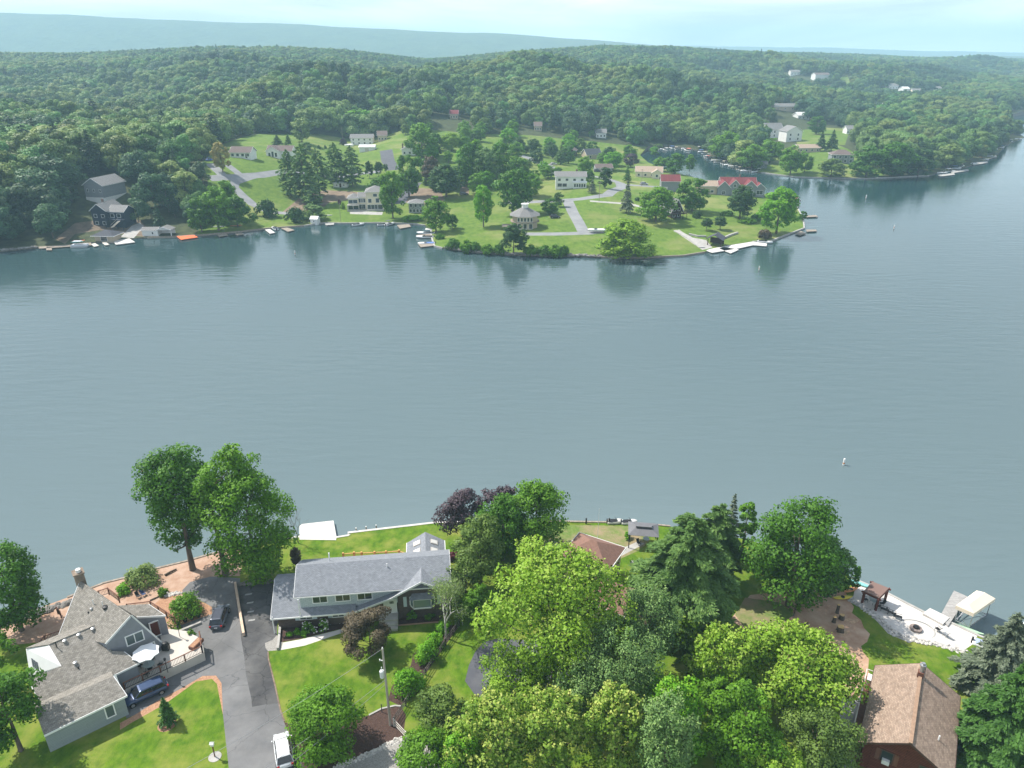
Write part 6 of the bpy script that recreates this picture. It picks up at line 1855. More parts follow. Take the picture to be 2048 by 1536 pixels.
def metal_chair(name, label, loc, rz, m=None, group=None, lounge=False, cat='chair'):
    m = m or M_black
    t = thing(name, label, cat, loc, rz, group)
    sl = 1.0 if lounge else .48
    mb = MB(); mb.box(-.24, .24, -sl / 2, sl / 2, .38, .42); mb.build('seat', m, t)
    mb = MB(); mb.slab([(-.24, sl / 2, .40), (.24, sl / 2, .40), (.24, sl / 2 + .28, .92), (-.24, sl / 2 + .28, .92)], .03); mb.build('backrest', m, t)
    for x in (-.22, .22):
        for y in (-sl / 2 + .03, sl / 2 - .03): MB().bar((x, y, 0), (x, y, .38), .035).build('leg', m, t)
        MB().bar((x * 1.15, -sl / 2, .62), (x * 1.15, sl / 2, .62), .04).build('arm', m, t)
    return t
ch0 = metal_chair('patio_chair', 'black metal patio chair left of the glass table', (ul[0] - 1.2, ul[1] + .1, PZf), R(90))
for dx, dy, rz, lb in ((1.15, .3, -90, 'black metal patio chair right of the glass table'), (.1, -1.1, 180, 'black metal patio chair on the rail side of the glass table'), (-.2, 1.15, 0, 'black metal patio chair on the house side of the glass table')):
    c = copy_tree(ch0); c.location = (ul[0] + dx, ul[1] + dy, PZf); c.rotation_euler.z = R(rz); c['label'] = lb
def planter(name, label, loc, r=.22, hgt=.35, m=None, cat='planter', plant='bright'):
    t = thing(name, label, cat, loc)
    MB().lathe(0, 0, [(r * .7, 0), (r, hgt), (r * 1.08, hgt), (r * 1.08, hgt + .04), (r * .9, hgt + .04)], 12).build('pot', m or M_black, t)
    cm, bl = crown_mesh('plant', 77, r * 1.5, hgt, hgt + r * 2, 6, 90, .12, LEAF[plant], 'dome'); o = bpy.data.objects.new('plant', cm); COL.objects.link(o); o.parent = t
    return t
for i, (x, y, lb) in enumerate([(357, 1250, 'pot nearest the house door on the drive edge'), (371, 1244, 'second flower pot from the house on the drive edge'), (384, 1239, 'third flower pot from the house on the drive edge'), (398, 1234, 'outermost flower pot on the drive edge')]):
    planter('flower_pot', 'dark ' + lb if i == 0 else lb, G(x, y), .28, .4, group='')if False else planter('flower_pot', 'dark ' + lb, G(x, y), .28, .4)
mb = MB(); a = Vector(W2(352, 1256, 2.2)).to_3d(); b = Vector(W2(400, 1236, 2.2)).to_3d(); g = gz(a.x, a.y)
o = MB().bar(Vector((0, 0, .12)), (b - a) + Vector((0, 0, .12)), .3, .3).build('kerb_stone', M_conc); o.location = (a.x, a.y, g); tag(o, 'pale stone kerb carrying the flower pots beside the drive', 'kerb')
bx = W(393, 1290, PZf); t = thing('planter_box', 'timber planter box with orange mulch at the patio corner', 'planter', bx, R(70)); MB().box(-.9, .9, -.4, .4, 0, .4).build('box', M_deckred, t); MB().box(-.8, .8, -.3, .3, .4, .44).build('soil', M_bark, t)
def grill(label, loc, rz=0):
    t = thing('grill', label, 'grill', loc, rz)
    MB().box(-.4, .4, -.28, .28, .1, .85).build('cabinet', M_black, t); MB().lathe(0, 0, [(.38, .85), (.38, 1.0), (.25, 1.18), (.05, 1.22)], 12).build('lid', M_black, t); MB().box(-.7, -.42, -.25, .25, .8, .84).build('shelf', M_metal, t)
grill('black kettle grill under the porch roof behind the blue wagon', W(256, 1352, PZf)); grill('black covered grill against the gable wall of the grey house', W(333, 1300, PZf))
def lantern(label, loc, hgt=2.0, m=None):
    t = thing('lamp_post', label, 'lamp', loc); MB().cyl(0, 0, 0, hgt, .035).build('post', m or M_black, t); mb = MB(); mb.box(-.1, .1, -.1, .1, hgt, hgt + .25); mb.lathe(0, 0, [(.18, hgt + .25), (.02, hgt + .38)], 4); mb.build('lamp_head', m or M_black, t)
lantern('thin black lamp post on the patio rail', W(336, 1345, PZf), 1.9); lantern('black lamp post between patio and drive', W(362, 1282, 2.3), 2.2)
# bits on the lakeside bed
for lb, x, y, c_ in (('blue garden chair on the needle litter', 288, 1192, (.03, .06, .16)), ('black garden chair on the needle litter', 278, 1196, (.02, .02, .025))):
    metal_chair('garden_chair', lb, G(x, y), 1.0, mat('paint_%d' % x, c_, rough=.5))
def log(label, a, b, r=.16, m=None, name='log', cat='log'):
    a = G(*a); b = G(*b); o = MB().tube([(0, 0, r), ((b - a).x * .5, (b - a).y * .5, r * 1.2), ((b - a).x, (b - a).y, r + b.z - a.z)], [r, r * .9, r * .7], 8).build(name, m or M_barkm, None, True); o.location = a; tag(o, label, cat)
log('dark log lying on the bank beside the tall maple', (330, 1152), (353, 1140)); log('short dark log on the needle litter', (300, 1202), (318, 1194), .1)
def rockrow(name, label, pts, n, s, m, seed=1, cat='rocks', spread=.5):
    """a border of loose stones, uncountable at this size"""
    rs2 = random.Random(seed); P_ = [G(*p) for p in pts]; mb = MB(); o0 = P_[0]
    L_ = [0]
    for a, b in zip(P_[:-1], P_[1:]): L_.append(L_[-1] + (b - a).length)
    for i in range(n):
        t = rs2.random() * L_[-1]; k = max(j for j in range(len(L_) - 1) if L_[j] <= t); f = (t - L_[k]) / max(L_[k + 1] - L_[k], 1e-6)
        p = P_[k].lerp(P_[k + 1], f) - o0 + Vector((rs2.uniform(-1, 1), rs2.uniform(-1, 1), 0)) * spread
        z = s * rs2.uniform(.5, 1.2); q = s * rs2.uniform(.6, 1.3)
        mb.tube([p + Vector((0, 0, -.05)), p + Vector((0, 0, z * .5)), p + Vector((q * .1, 0, z))], [q * .8, q, q * .35], 5)
    o = mb.build(name, m); o.location = o0; tag(o, label, cat, kind='stuff')
M_rock = mat('pale_rock', (.42, .40, .37), rough=.95, col2=(.66, .63, .59), nscale=2)
M_rockd = mat('grey_rock', (.15, .14, .13), rough=.95, col2=(.32, .30, .28), nscale=1)
rockrow('border_stones', 'loose pale stones edging the curved patio', [(1703, 1200), (1735, 1220), (1764, 1244), (1790, 1268), (1820, 1280), (1865, 1286), (1905, 1297), (1928, 1303)], 240, .2, M_rock, 2, spread=.55)
rockrow('border_stones', 'pale stones edging the dark mulch at the gravel', [(803, 1477), (741, 1506), (667, 1538)], 200, .13, M_rock, 3, spread=.3)
rockrow('border_stones', 'small stones between mulch bed and brick wall', [(562, 1250), (620, 1247), (700, 1243)], 160, .14, M_rock, 4, spread=.3)
rockrow('shore_rocks', 'dark rubble at the foot of the left bank', [(-40, 1262), (60, 1232), (136, 1206)], 160, .4, M_rockd, 5, spread=.5)
rockrow('border_stones', 'broken stones beside the small round shrub', [(334, 1190), (350, 1188), (362, 1186)], 30, .25, M_rock, 6, spread=.3)
rockrow('border_stones', 'dark stones along the back of the parking', [(482, 1168), (540, 1163), (585, 1160)], 90, .3, M_rockd, 7, spread=.35)

# ---- red brown cabin
CA = Vector((39.2, 51.6)); CB = Vector((45.6, 62.0)); ry = math.atan2((CB - CA).y, (CB - CA).x) - math.pi / 2; Lc = (CB - CA).length
h = House('log_cabin', 'red brown log cabin with brown shingle roof and side deck at the lower right', (CA.x, CA.y, 3.0), ry, M_log, M_sh_brown, 'cabin', None, 1.2, mat('dark_brown_trim', (.09, .05, .04), rough=.7))
h.wing(-3.75, 3.75, .5, Lc - .6, 2.75, 'y', 2.25, .55)
mb = MB(); mb.bar((0, -.1, 5.28), (0, Lc, 5.28), .34, .08); h.part('ridge_cap', mb, mat('ridge_cap', (.31, .205, .14), rough=.9, noise=.15, nscale=3))
o = h.opening(-1.55, .5, 1.1, 1.0, 1.3); MB().box(-1.9, -1.2, .12, .49, .95, 1.45).build('air_conditioner', M_white, h.t)
sh = MB(); sh.box(-2.6, -2.2, .44, .52, .95, 2.5); h.part('shutter', sh, M_deckred); sh = MB(); sh.box(-.9, -.5, .44, .52, .95, 2.5); h.part('shutter', sh, M_deckred)
h.opening(1.9, .5, 1.1, 1.0, 1.3)
mb = MB(); mb.box(-.3, .3, Lc * .80, Lc * .80 + .6, 4.6, 5.8); h.part('chimney', mb, M_deckred)
mb = MB(); mb.cyl(0, Lc * .80 + .3, 5.8, 6.6, .2); mb.cyl(0, Lc * .80 + .3, 6.6, 6.75, .32); mb.cyl(0, Lc * .8 + .3, 6.75, 7.0, .18); h.part('flue', mb, M_metal)
h.part('roof_vent', MB().cyl(2.5, 3.4, 3.6, 4.3, .07), M_trim)
mb = MB(); mb.box(-5.0, -3.78, 3.0, Lc - .4, .9, 1.05); h.part('deck', mb, M_deckred)
mb = MB()
for i in range(8): mb.box(-4.95, -3.85, 3.0 - .3 * (i + 1), 3.0 - .3 * i - .03, .9 - .2 * (i + 1), .98 - .2 * (i + 1) + .04)
h.part('stairs', mb, M_deckred)
mb = MB(); mb.bar((-5.0, 3.0, 2.0), (-5.0, Lc - .4, 2.0), .12, .06)
for i in range(8): y = 3.0 + (Lc - 3.4) * i / 7; mb.box(-5.05, -4.95, y - .05, y + .05, -.8, 2.0)
mb.bar((-5.0, Lc - .4, 2.0), (-3.9, Lc - .4, 2.0), .1, .06); h.part('railing', mb, M_timber_p)
h.done()
def cab(x, y, z=1.05): c, s = math.cos(ry), math.sin(ry); return (CA.x + x * c - y * s, CA.y + x * s + y * c, 3.0 + z)
t = thing('deck_box', 'white storage box on the lake end of the cabin deck', 'box', cab(-4.35, Lc - 1.4), ry); MB().box(-.4, .4, -.5, .5, 0, .75).build('body', M_white, t); MB().box(-.44, .44, -.54, .54, .75, .83).build('lid', M_white, t)
metal_chair('deck_chair', 'brown deck chair on the cabin deck beside the white box', cab(-4.3, Lc - 3.1), ry, M_deckred); metal_chair('deck_chair', 'brown deck chair on the cabin deck, farther from the white box', cab(-4.3, Lc - 4.6), ry, M_deckred)

# ---- neighbour house, mostly hidden by trees
P1 = W(1160, 1090, 6.5)
h = House('neighbour_house', 'house with pinkish brown hipped roof mostly hidden behind the huge lime maple', (P1[0], P1[1] - 3.4, 2.0), R(-30), M_tan, mat('pink_brown_shingles', (.22, .125, .095), rough=.9, noise=.15, nscale=3), 'house', None, 1)
h.wing(-3.2, 3.2, 1, 6.5, 3.4, 'hip', 2.0, .5); h.wing(0, 12, -4.5, .3, 2.2, 'x', 1.3, .4, th=.15)
h.opening(8, -4.5, .7, 1.2, 1.2); h.chimney(9.5, -3.5, 3, 5.0, .8, .8, M_conc); h.done()
P1 = W(1083, 1093, 4.6)
h = House('shed', 'small shed with grey shingled roof between the waterfront maple and the huge lime maple', (P1[0], P1[1], 2.0), R(10), M_darkw, M_sh_grey, 'shed', None, 1); h.wing(-1.9, 1.9, -1.3, 1.5, 1.9, 'x', .8, .3); h.opening(0, -1.3, .1, .9, 1.7, name='door', m=M_darkw); h.done()
P1 = W(1287, 1056, 3.6)
t = thing('gazebo', 'metal gazebo with flat grey roof at the water end of the garden path', 'gazebo', (P1[0], P1[1], gz(P1[0], P1[1])), R(-8))
mb = MB(); mb.slab([(-2.3, -1.8, 2.6), (2.3, -1.8, 2.6), (1.0, 0, 3.2), (-1.0, 0, 3.2)], .06); mb.slab([(-1.0, 0, 3.2), (1.0, 0, 3.2), (2.3, 1.8, 2.6), (-2.3, 1.8, 2.6)], .06); mb.slab([(-2.3, 1.8, 2.6), (-2.3, -1.8, 2.6), (-1.0, 0, 3.2)], .06); mb.slab([(2.3, -1.8, 2.6), (2.3, 1.8, 2.6), (1.0, 0, 3.2)], .06)
mb.box(-1.2, 1.2, -.5, .5, 3.2, 3.4); mb.build('roof', mat('gazebo_roof', (.15, .15, .16), rough=.6, noise=.1), t)
for x in (-2.1, 2.1):
    for y in (-1.6, 1.6): MB().box(x - .07, x + .07, y - .07, y + .07, 0, 2.6).build('post', M_black, t)
metal_chair('garden_chair', 'dark reclining chair under the metal gazebo', (P1[0] - .6, P1[1] - .5, gz(P1[0], P1[1])), .4)
metal_table('round table under the metal gazebo', (P1[0] + .6, P1[1] + .2, gz(P1[0], P1[1])), .5)
planter('garden_urn', 'stone urn by the garden path, right of the pinkish brown roof', G(1264, 1133), .35, .8, M_conc, 'urn', 'mid')
# ================================================================ VEHICLES, DOCKS, GARDEN
def car(label, loc, rz, paint, Lg=4.6, Wd=1.84, Hh=1.66, wagon=False, group=None, name='parked_car'):
    t = thing(name, label, 'car', loc, rz, group)
    pm = _mats.get(paint[0])
    if not pm:
        pm = mat(paint[0], paint[1], rough=.28, spec=.6, metal=.25)
        pm.node_tree.nodes['Principled BSDF'].inputs['Coat Weight'].default_value = .6
    hl = Lg / 2; w = Wd / 2
    # hull: stations along the length (x, half width, sill z, shoulder z, top z, top half width)
    st = [(-hl, w * .80, .42, .70, .86, w * .70), (-hl + .12, w * .93, .30, .80, .98, w * .84), (-hl + .75, w, .24, .86, 1.02, w * .90), (-.3, w, .24, .88, 1.02, w * .90), (.85, w, .24, .88, 1.02, w * .88),
          (1.25, w, .24, .84, .98, w * .84), (hl - .35, w * .95, .26, .74, .86, w * .78), (hl - .08, w * .84, .32, .62, .74, w * .66), (hl, w * .74, .40, .56, .64, w * .58)]
    vs = []; fs = []
    for x, hw, z0, z1, z2, tw in st:
        vs += [(x, -hw * .9, z0), (x, -hw, (z0 + z1) / 2), (x, -hw * .985, z1), (x, -tw, z2), (x, tw, z2), (x, hw * .985, z1), (x, hw, (z0 + z1) / 2), (x, hw * .9, z0)]
    n = 8
    for i in range(len(st) - 1):
        for k in range(n): fs.append((i * n + k, (i + 1) * n + k, (i + 1) * n + (k + 1) % n, i * n + (k + 1) % n))
    fs += [tuple(range(n)), tuple((len(st) - 1) * n + k for k in range(n - 1, -1, -1))]
    body = MB().add(vs, fs).build('body', pm, t, True)
    md = body.modifiers.new('sub', 'SUBSURF'); md.levels = 1; md.render_levels = 1
    # glasshouse
    x0, x1, x2, x3 = -hl + .18, -hl + (.62 if not wagon else .55), .55, 1.28
    zb, zt = .98, Hh - .06; bw, tw = w * .88, w * .70
    gh = MB().add([(x0, -bw, zb), (x3, -bw, zb), (x3, bw, zb), (x0, bw, zb), (x1, -tw, zt), (x2, -tw, zt), (x2, tw, zt), (x1, tw, zt)], [(3, 2, 1, 0), (4, 5, 6, 7), (0, 1, 5, 4), (1, 2, 6, 5), (2, 3, 7, 6), (3, 0, 4, 7)])
    bevel(gh.build('windows', mat('car_glass', (.015, .018, .022), rough=.06, spec=.9), t), .05)
    rf = MB().add([(x1 - .10, -tw - .02, zt), (x2 + .06, -tw - .02, zt), (x2 + .06, tw + .02, zt), (x1 - .10, tw + .02, zt), (x1 + .05, -tw + .08, Hh), (x2 - .15, -tw + .08, Hh), (x2 - .15, tw - .08, Hh), (x1 + .05, tw - .08, Hh)], [(3, 2, 1, 0), (4, 5, 6, 7), (0, 1, 5, 4), (1, 2, 6, 5), (2, 3, 7, 6), (3, 0, 4, 7)])
    bevel(rf.build('roof', pm, t), .04)
    pl = MB()
    for sy in (-1, 1):
        for (xa, xb) in (((x0), (x1)), (x3, x2)): pl.bar((xa, sy * (bw + .005), zb), (xb, sy * (tw + .01), zt), .07, .05)
        xm = (x1 + x2) / 2; pl.bar((xm, sy * (bw + .005), zb), (xm, sy * (tw + .01), zt), .07, .05)
        pl.bar((x1 + .1, sy * (tw - .06), Hh + .05), (x2 - .2, sy * (tw - .06), Hh + .05), .035, .03)
        pl.box(x3 - .28, x3 - .12, sy * (w + .02) - .1 * (sy < 0) , sy * (w + .02) + .1 * (sy > 0), .98, 1.12)
    pl.build('pillars', pm, t)
    for sx in (-hl + .88, hl - .92):
        for sy in (-1, 1):
            a, b = (sy * (w - .20), sy * (w + .015))
            ty = MB().tube([(sx, a, .34), (sx, b, .34)], .345, 20).build('wheel', mat('tyre_rubber', (.02, .02, .02), rough=.9), t)
            MB().tube([(sx, b - sy * .02, .34), (sx, b + sy * .012, .34)], [.22, .20], 10).build('rim', M_metal, ty)
    for sy in (-1, 1):
        MB().box(hl - .26, hl - .03, sy * w * .66 - .16, sy * w * .66 + .16, .60, .72).build('headlight', mat('lamp_glass', (.6, .62, .64), rough=.15, spec=.8), t)
        MB().box(-hl - .015, -hl + .16, sy * w * .76 - .12, sy * w * .76 + .12, .74, .92).build('taillight', mat('red_lamp', (.30, .01, .01), rough=.2), t)
    MB().box(-hl - .03, -hl + .05, -.6, .6, .36, .50).build('bumper', mat('bumper_trim', (.10, .10, .11), rough=.6), t)
    MB().box(-hl - .035, -hl + .02, -.2, .2, .60, .70).build('plate', M_white, t)
    return t
p = G(292, 1393); car('dark blue station wagon parked beside the side patio', p, R(218), ('paint_blue', (.030, .060, .14)), 4.9, 1.86, 1.62, True)
p = G(441, 1240); car('dark grey sport utility car standing on the drive', p, R(97), ('paint_grey', (.085, .095, .125)), 4.5)
p = G(568, 1508); car('white sport utility car at the bottom edge under the young maple', p, R(112), ('paint_white', (.74, .75, .76)), 4.5)

# parking wall
def strip(name, label, pts, w, z0, z1, m, cat, kind=None):
    """a low wall or kerb running through ground points"""
    P_ = [Vector((p[0], p[1], 0)) for p in pts]; o0 = P_[0]; mb = MB()
    vs = []; n = len(P_)
    for i, p in enumerate(P_):
        d = (P_[min(i + 1, n - 1)] - P_[max(i - 1, 0)]).normalized(); s = Vector((-d.y, d.x, 0)) * w / 2
        g = gz(p.x, p.y)
        for q, z in ((p + s, g + z1), (p - s, g + z1), (p - s, g + z0), (p + s, g + z0)): vs.append((q.x - o0.x, q.y - o0.y, z))
    fs = [(3, 2, 1, 0), tuple((n - 1) * 4 + k for k in range(4))]
    for i in range(n - 1):
        for k in range(4): fs.append((i * 4 + k, i * 4 + (k + 1) % 4, (i + 1) * 4 + (k + 1) % 4, (i + 1) * 4 + k))
    mb.add(vs, fs); o = mb.build(name, m); o.location = o0
    tag(o, label, cat, kind=kind); return o
M_tanwall = mat('tan_block', (.52, .38, .27), rough=.9, col2=(.66, .52, .40), nscale=1.5)
strip('retaining_wall', 'low tan topped wall between the drive and the dark parking', [G2(471, 1170), G2(480, 1225), G2(488, 1272)], .32, -.2, .55, M_tanwall, 'wall')
strip('retaining_wall', 'pale block wall at the left end of the mulch bed', [G2(561, 1251), G2(558, 1283), G2(556, 1300)], .3, -.2, .35, M_conc, 'wall')
strip('garden_edging', 'straight timber edging below the brick wall bed', [G2(790, 1252), G2(884, 1244)], .14, -.1, .12, mat('edging_timber', (.36, .22, .15), rough=.9), 'edging')
strip('garden_edging', 'curved pale edging above the dark mulch by the utility pole', [G2(738, 1431), G2(763, 1418), G2(790, 1412), G2(803, 1413)], .2, -.1, .1, M_conc, 'edging')
strip('drive_edging', 'narrow pale edging between the dark parking and the front lawn', [G2(536, 1304), G2(537, 1318), G2(550, 1370), G2(561, 1421), G2(569, 1443)], .16, -.1, .07, mat('worn_edge', (.20, .15, .11), rough=1, noise=.3, nscale=2), 'edging')
# painted bay marks on the parking
for i, (x, y) in enumerate([(496, 1191), (499, 1208), (500, 1226), (502, 1243)]):
    a = G(x - 6, y); b = G(x + 7, y - 2)
    o = MB().poly([(0, 0), ((b - a).x, (b - a).y), ((b - a).x, (b - a).y + .3), (0, .3)], -.02, .012).build('paint_mark', mat('worn_white_paint', (.34, .34, .33), rough=.9, noise=.25, nscale=3)); o.location = (a.x, a.y, a.z + .012)
    tag(o, kind='structure')
for lb, x, y, x2, y2 in (('wheel', 306, 1386, 313, 1400), ):
    a = G(307, 1384); b = G(318, 1400)
    o = MB().poly([(0, 0), ((b - a).x, (b - a).y), ((b - a).x + .14, (b - a).y + .1), (.14, .1)], -.02, .012).build('paint_mark', M_white); o.location = (a.x, a.y, a.z + .01); tag(o, kind='structure')

# utility pole
PB = G(781, 1450); PH_ = 10.9
t = thing('utility_pole', 'weathered wooden utility pole with a white transformer beside the rail fence', 'pole', PB)
MB().tube([(0, 0, -.3), (-.12, .1, PH_)], [.16, .11], 10).build('pole', mat('pole_wood', (.30, .27, .23), rough=.95, col2=(.46, .42, .37), nscale=3, stretch=(1, 1, .2)), t)
tr = MB().lathe(-.38, -.05, [(.05, 7.05), (.24, 7.1), (.26, 7.9), (.22, 8.0), (.05, 8.05)], 14).build('transformer', mat('transformer_grey', (.62, .64, .64), rough=.5), t)
MB().cyl(-.38, -.05, 8.05, 8.5, .045).build('bushing', M_white, tr)
MB().bar((-.1, .05, 9.3), (-.5, .05, 9.35), .07).build('bracket', M_white, t); MB().cyl(-.5, .05, 9.3, 9.5, .06).build('insulator', M_white, t)
MB().lathe(-.12, .1, [(.05, PH_), (.08, PH_ + .08), (.04, PH_ + .2)], 8).build('insulator', M_white, t)
def wire(label, a, b, sag, r=.022):
    a = Vector(a); b = Vector(b); pts = []
    for i in range(17):
        f = i / 16; p = (b - a) * f; p.z -= sag * 4 * f * (1 - f); pts.append(p)
    o = MB().tube(pts, r, 4).build('power_line', mat('wire_grey', (.30, .30, .31), rough=.6)); o.location = a; tag(o, label, 'wire')
top = PB + Vector((-.12, .1, PH_)); 
def wend(px, py, z): return Vector(W(px, py, z))
wire('top power line running from the pole head down to the lower left', top, wend(330, 1560, 10.5), .5)
wire('middle power line below the transformer', PB + Vector((-.1, .08, 6.6)), wend(470, 1575, 7.6), .35)
wire('lowest power line from the pole', PB + Vector((-.1, .08, 6.0)), wend(500, 1590, 7.2), .3)
t = thing('marker_post', 'short black marker post in the mulch left of the utility pole', 'post', G(764, 1424)); MB().cyl(0, 0, -.1, 1.1, .05).build('post', M_black, t); MB().cyl(0, 0, 1.1, 1.14, .07).build('cap', M_black, t)

# rail fence
M_rail = mat('black_rail', (.03, .028, .026), rough=.8, col2=(.14, .12, .11), nscale=2)
def fence(label, pts, m, hgt=1.15, rails=3, step=2.4, name='rail_fence'):
    P_ = [G(*p) for p in pts]; o0 = P_[0]; t = thing(name, label, 'fence', o0)
    for a, b in zip(P_[:-1], P_[1:]):
        n = max(1, round((b - a).length / step))
        for i in range(n):
            p = a.lerp(b, i / n) - o0; q = a.lerp(b, (i + 1) / n) - o0
            MB().box(p.x - .07, p.x + .07, p.y - .07, p.y + .07, p.z - .2, p.z + hgt).build('post', m, t)
            for k in range(rails):
                z = hgt * (.28 + .32 * k); MB().bar(p + Vector((0, 0, z)), q + Vector((0, 0, z)), .05, .11).build('rail', m, t)
    p = P_[-1] - o0; MB().box(p.x - .07, p.x + .07, p.y - .07, p.y + .07, p.z - .2, p.z + hgt).build('post', m, t)
fence('dark three rail fence running from the utility pole up to the birch', [(789, 1448), (812, 1412), (852, 1350), (892, 1290), (919, 1252)], M_rail)
fence('short pale three rail fence below the utility pole', [(788, 1452), (812, 1478)], M_timber_p)

# lamp or bird house with mulch ring on the lower left lawn
p = G(430, 1514); o = MB().lathe(0, 0, [(.68, -.05), (.66, .06), (.1, .09)], 20).build('mulch_ring', M_conc); o.location = p; tag(o, 'pale mulch ring round the bird house post on the lower left lawn', 'mulch')
t = thing('bird_house', 'small white bird house on a brown post in the lower left lawn', 'bird house', p); MB().box(-.05, .05, -.05, .05, .05, 1.7).build('post', M_deckred, t); mb = MB(); mb.box(-.16, .16, -.14, .14, 1.7, 2.0); mb.slab([(-.22, 0, 2.2), (.22, 0, 2.2), (.22, -.2, 2.0), (-.22, -.2, 2.0)], .03); mb.slab([(-.22, 0, 2.2), (.22, 0, 2.2), (.22, .2, 2.0), (-.22, .2, 2.0)], .03); mb.build('box', M_white, t)
p = G(334, 1450); o = MB().lathe(0, 0, [(1.0, -.05), (.95, .05), (.1, .08)], 20).build('mulch_ring', M_bark); o.location = p; tag(o, 'orange mulch ring under the small spruce on the lower left lawn', 'mulch')

# seawalls
def seawall(label, pts, w, z1, m): return strip('seawall', label, [W2(*p) for p in pts], w, -1.6, z1, m, 'seawall')
seawall('pale concrete seawall cap along the waterfront lawn', [(699, 1076), (696, 1071), (875, 1050), (930, 1049)], .45, .08, M_conc_w)
seawall('pale seawall cap left of the white dock notch', [(569, 1083), (599, 1079), (674, 1080), (699, 1076)], .4, .08, M_conc_w)
seawall('dark timber seawall along the worn lawn', [(1090, 1048), (1263, 1051), (1340, 1058)], .35, .15, M_timber)
seawall('weathered seawall along the needle litter', [(136, 1201), (209, 1172), (253, 1161), (316, 1142), (370, 1129), (418, 1115), (470, 1102)], .35, .12, M_timber)
seawall('pale concrete seawall along the curved patio', [(1700, 1161), (1771, 1191), (1846, 1230), (1895, 1249), (1959, 1279), (2048, 1309)], .35, .1, M_conc)

def dock(label, corners, z, m, th=.22, name='dock', posts=True, group=None, zbot=-1.2):
    """floating or fixed deck given by photograph corners at height z"""
    q = [Vector(W(*c, z)) for c in corners]; o0 = Vector((q[0].x, q[0].y, 0)); t = thing(name, label, 'dock', o0, 0, group)
    MB().poly([((p - o0).x, (p - o0).y) for p in q], z - th, z).build('decking', m, t)
    if posts:
        c = sum(q, Vector()) / len(q)
        for p in q:
            s = c + (p - c) * .93 - o0; MB().cyl(s.x, s.y, zbot, z + .0 - th, .1, n=6).build('post', M_timber, t)
    return t
M_dockw = mat('white_dock', (.60, .58, .55), rough=.8, noise=.05, nscale=1)
M_plank = brickmat('dock_planks', (.34, .33, .32), (.44, .43, .42), (.20, .19, .18), 3.0, .15, .02, noise=.15)
dock('large white dock beside the bare tree', [(599, 1079), (599, 1052), (604, 1048), (667, 1041), (673, 1074), (672, 1080)], .6, M_dockw, .5)
def bollard(label, loc, hgt=.9, m=None, r=.1, name='mooring_post'):
    t = thing(name, label, 'post', loc); MB().cyl(0, 0, -1.2, hgt, r, n=8).build('post', m or M_timber, t); MB().lathe(0, 0, [(r * 1.2, hgt), (r * 1.1, hgt + .08), (.02, hgt + .12)], 8).build('cap', M_white if m is None else M_black, t)
for x, y, lb in ((713, 1066, 'left of three'), (733, 1063, 'middle of three'), (753, 1060, 'right of three')): bollard('wooden mooring post before the waterfront lawn, ' + lb, W(x, y, 0))
for x, y, lb in ((1126, 1048, 'beside the dense maple'), (1172, 1050, 'behind the worn lawn'), (1218, 1050, 'left of the white swan shaped boats')): bollard('black mooring post ' + lb.replace('swan shaped ', ''), W(x, y, .3), 1.2, M_black, .12)
t = thing('flag_pole', 'thin white flag pole on the worn lawn', 'pole', G(1195, 1078)); MB().tube([(0, 0, -.1), (0, 0, 5.5)], [.035, .02], 6).build('pole', M_white, t); MB().lathe(0, 0, [(.04, 5.5), (.05, 5.56), (.01, 5.62)], 8).build('finial', M_white, t)

# hulls
def hull(mb, L_, Wd, z0, z1, bow=.35, n=9, flat=.82):
    rings = []
    for i in range(n):
        t = i / (n - 1); x = -L_ / 2 + L_ * t
        w = Wd / 2 * (min(1, .86 + .3 * t) if t < 1 - bow else math.sqrt(max(0.0, 1 - ((t - (1 - bow)) / bow) ** 2)) * .99 + .01)
        kz = z0 + (z1 - z0) * .5 * max(0, (t - .65) / .35) ** 2; up = z1 + .12 * t * t
        rings.append([(x, -w, up), (x, -w * flat, (kz + up) / 2), (x, 0, kz), (x, w * flat, (kz + up) / 2), (x, w, up)])
    vs = [p for r in rings for p in r]; fs = []
    for i in range(n - 1):
        for k in range(4): fs.append((i * 5 + k, i * 5 + k + 1, (i + 1) * 5 + k + 1, (i + 1) * 5 + k))
        fs.append((i * 5 + 4, i * 5, (i + 1) * 5, (i + 1) * 5 + 4))
    fs.append((0, 4, 3, 2, 1)); mb.add(vs, fs)
def kayak(label, loc, rz, c, L_=3.6, Wd=.75, name='kayak', cat='kayak'):
    t = thing(name, label, cat, loc, rz)
    m = mat('plastic_%s' % '_'.join('%d' % (v * 99) for v in c), c, rough=.4)
    mb = MB(); n = 13; vs = []; fs = []
    for i in range(n):
        s = i / (n - 1) * 2 - 1; w = Wd / 2 * (1 - abs(s) ** 2.4) + .01; x = s * L_ / 2; rise = .12 * abs(s) ** 3
        vs += [(x, -w, .2 + rise), (x, -w * .6, .04 + rise), (x, w * .6, .04 + rise), (x, w, .2 + rise), (x, 0, .30 + rise * .6)]
    for i in range(n - 1):
        for k in range(5): fs.append((i * 5 + k, i * 5 + (k + 1) % 5, (i + 1) * 5 + (k + 1) % 5, (i + 1) * 5 + k))
    fs += [(0, 1, 2, 3, 4), tuple((n - 1) * 5 + k for k in (4, 3, 2, 1, 0))]; mb.add(vs, fs)
    mb.build('hull', m, t, True)
    if name == 'kayak': MB().lathe(0, 0, [(.26, .24), (.28, .33), (.2, .30)], 12).build('cockpit', M_black, t)
    return t
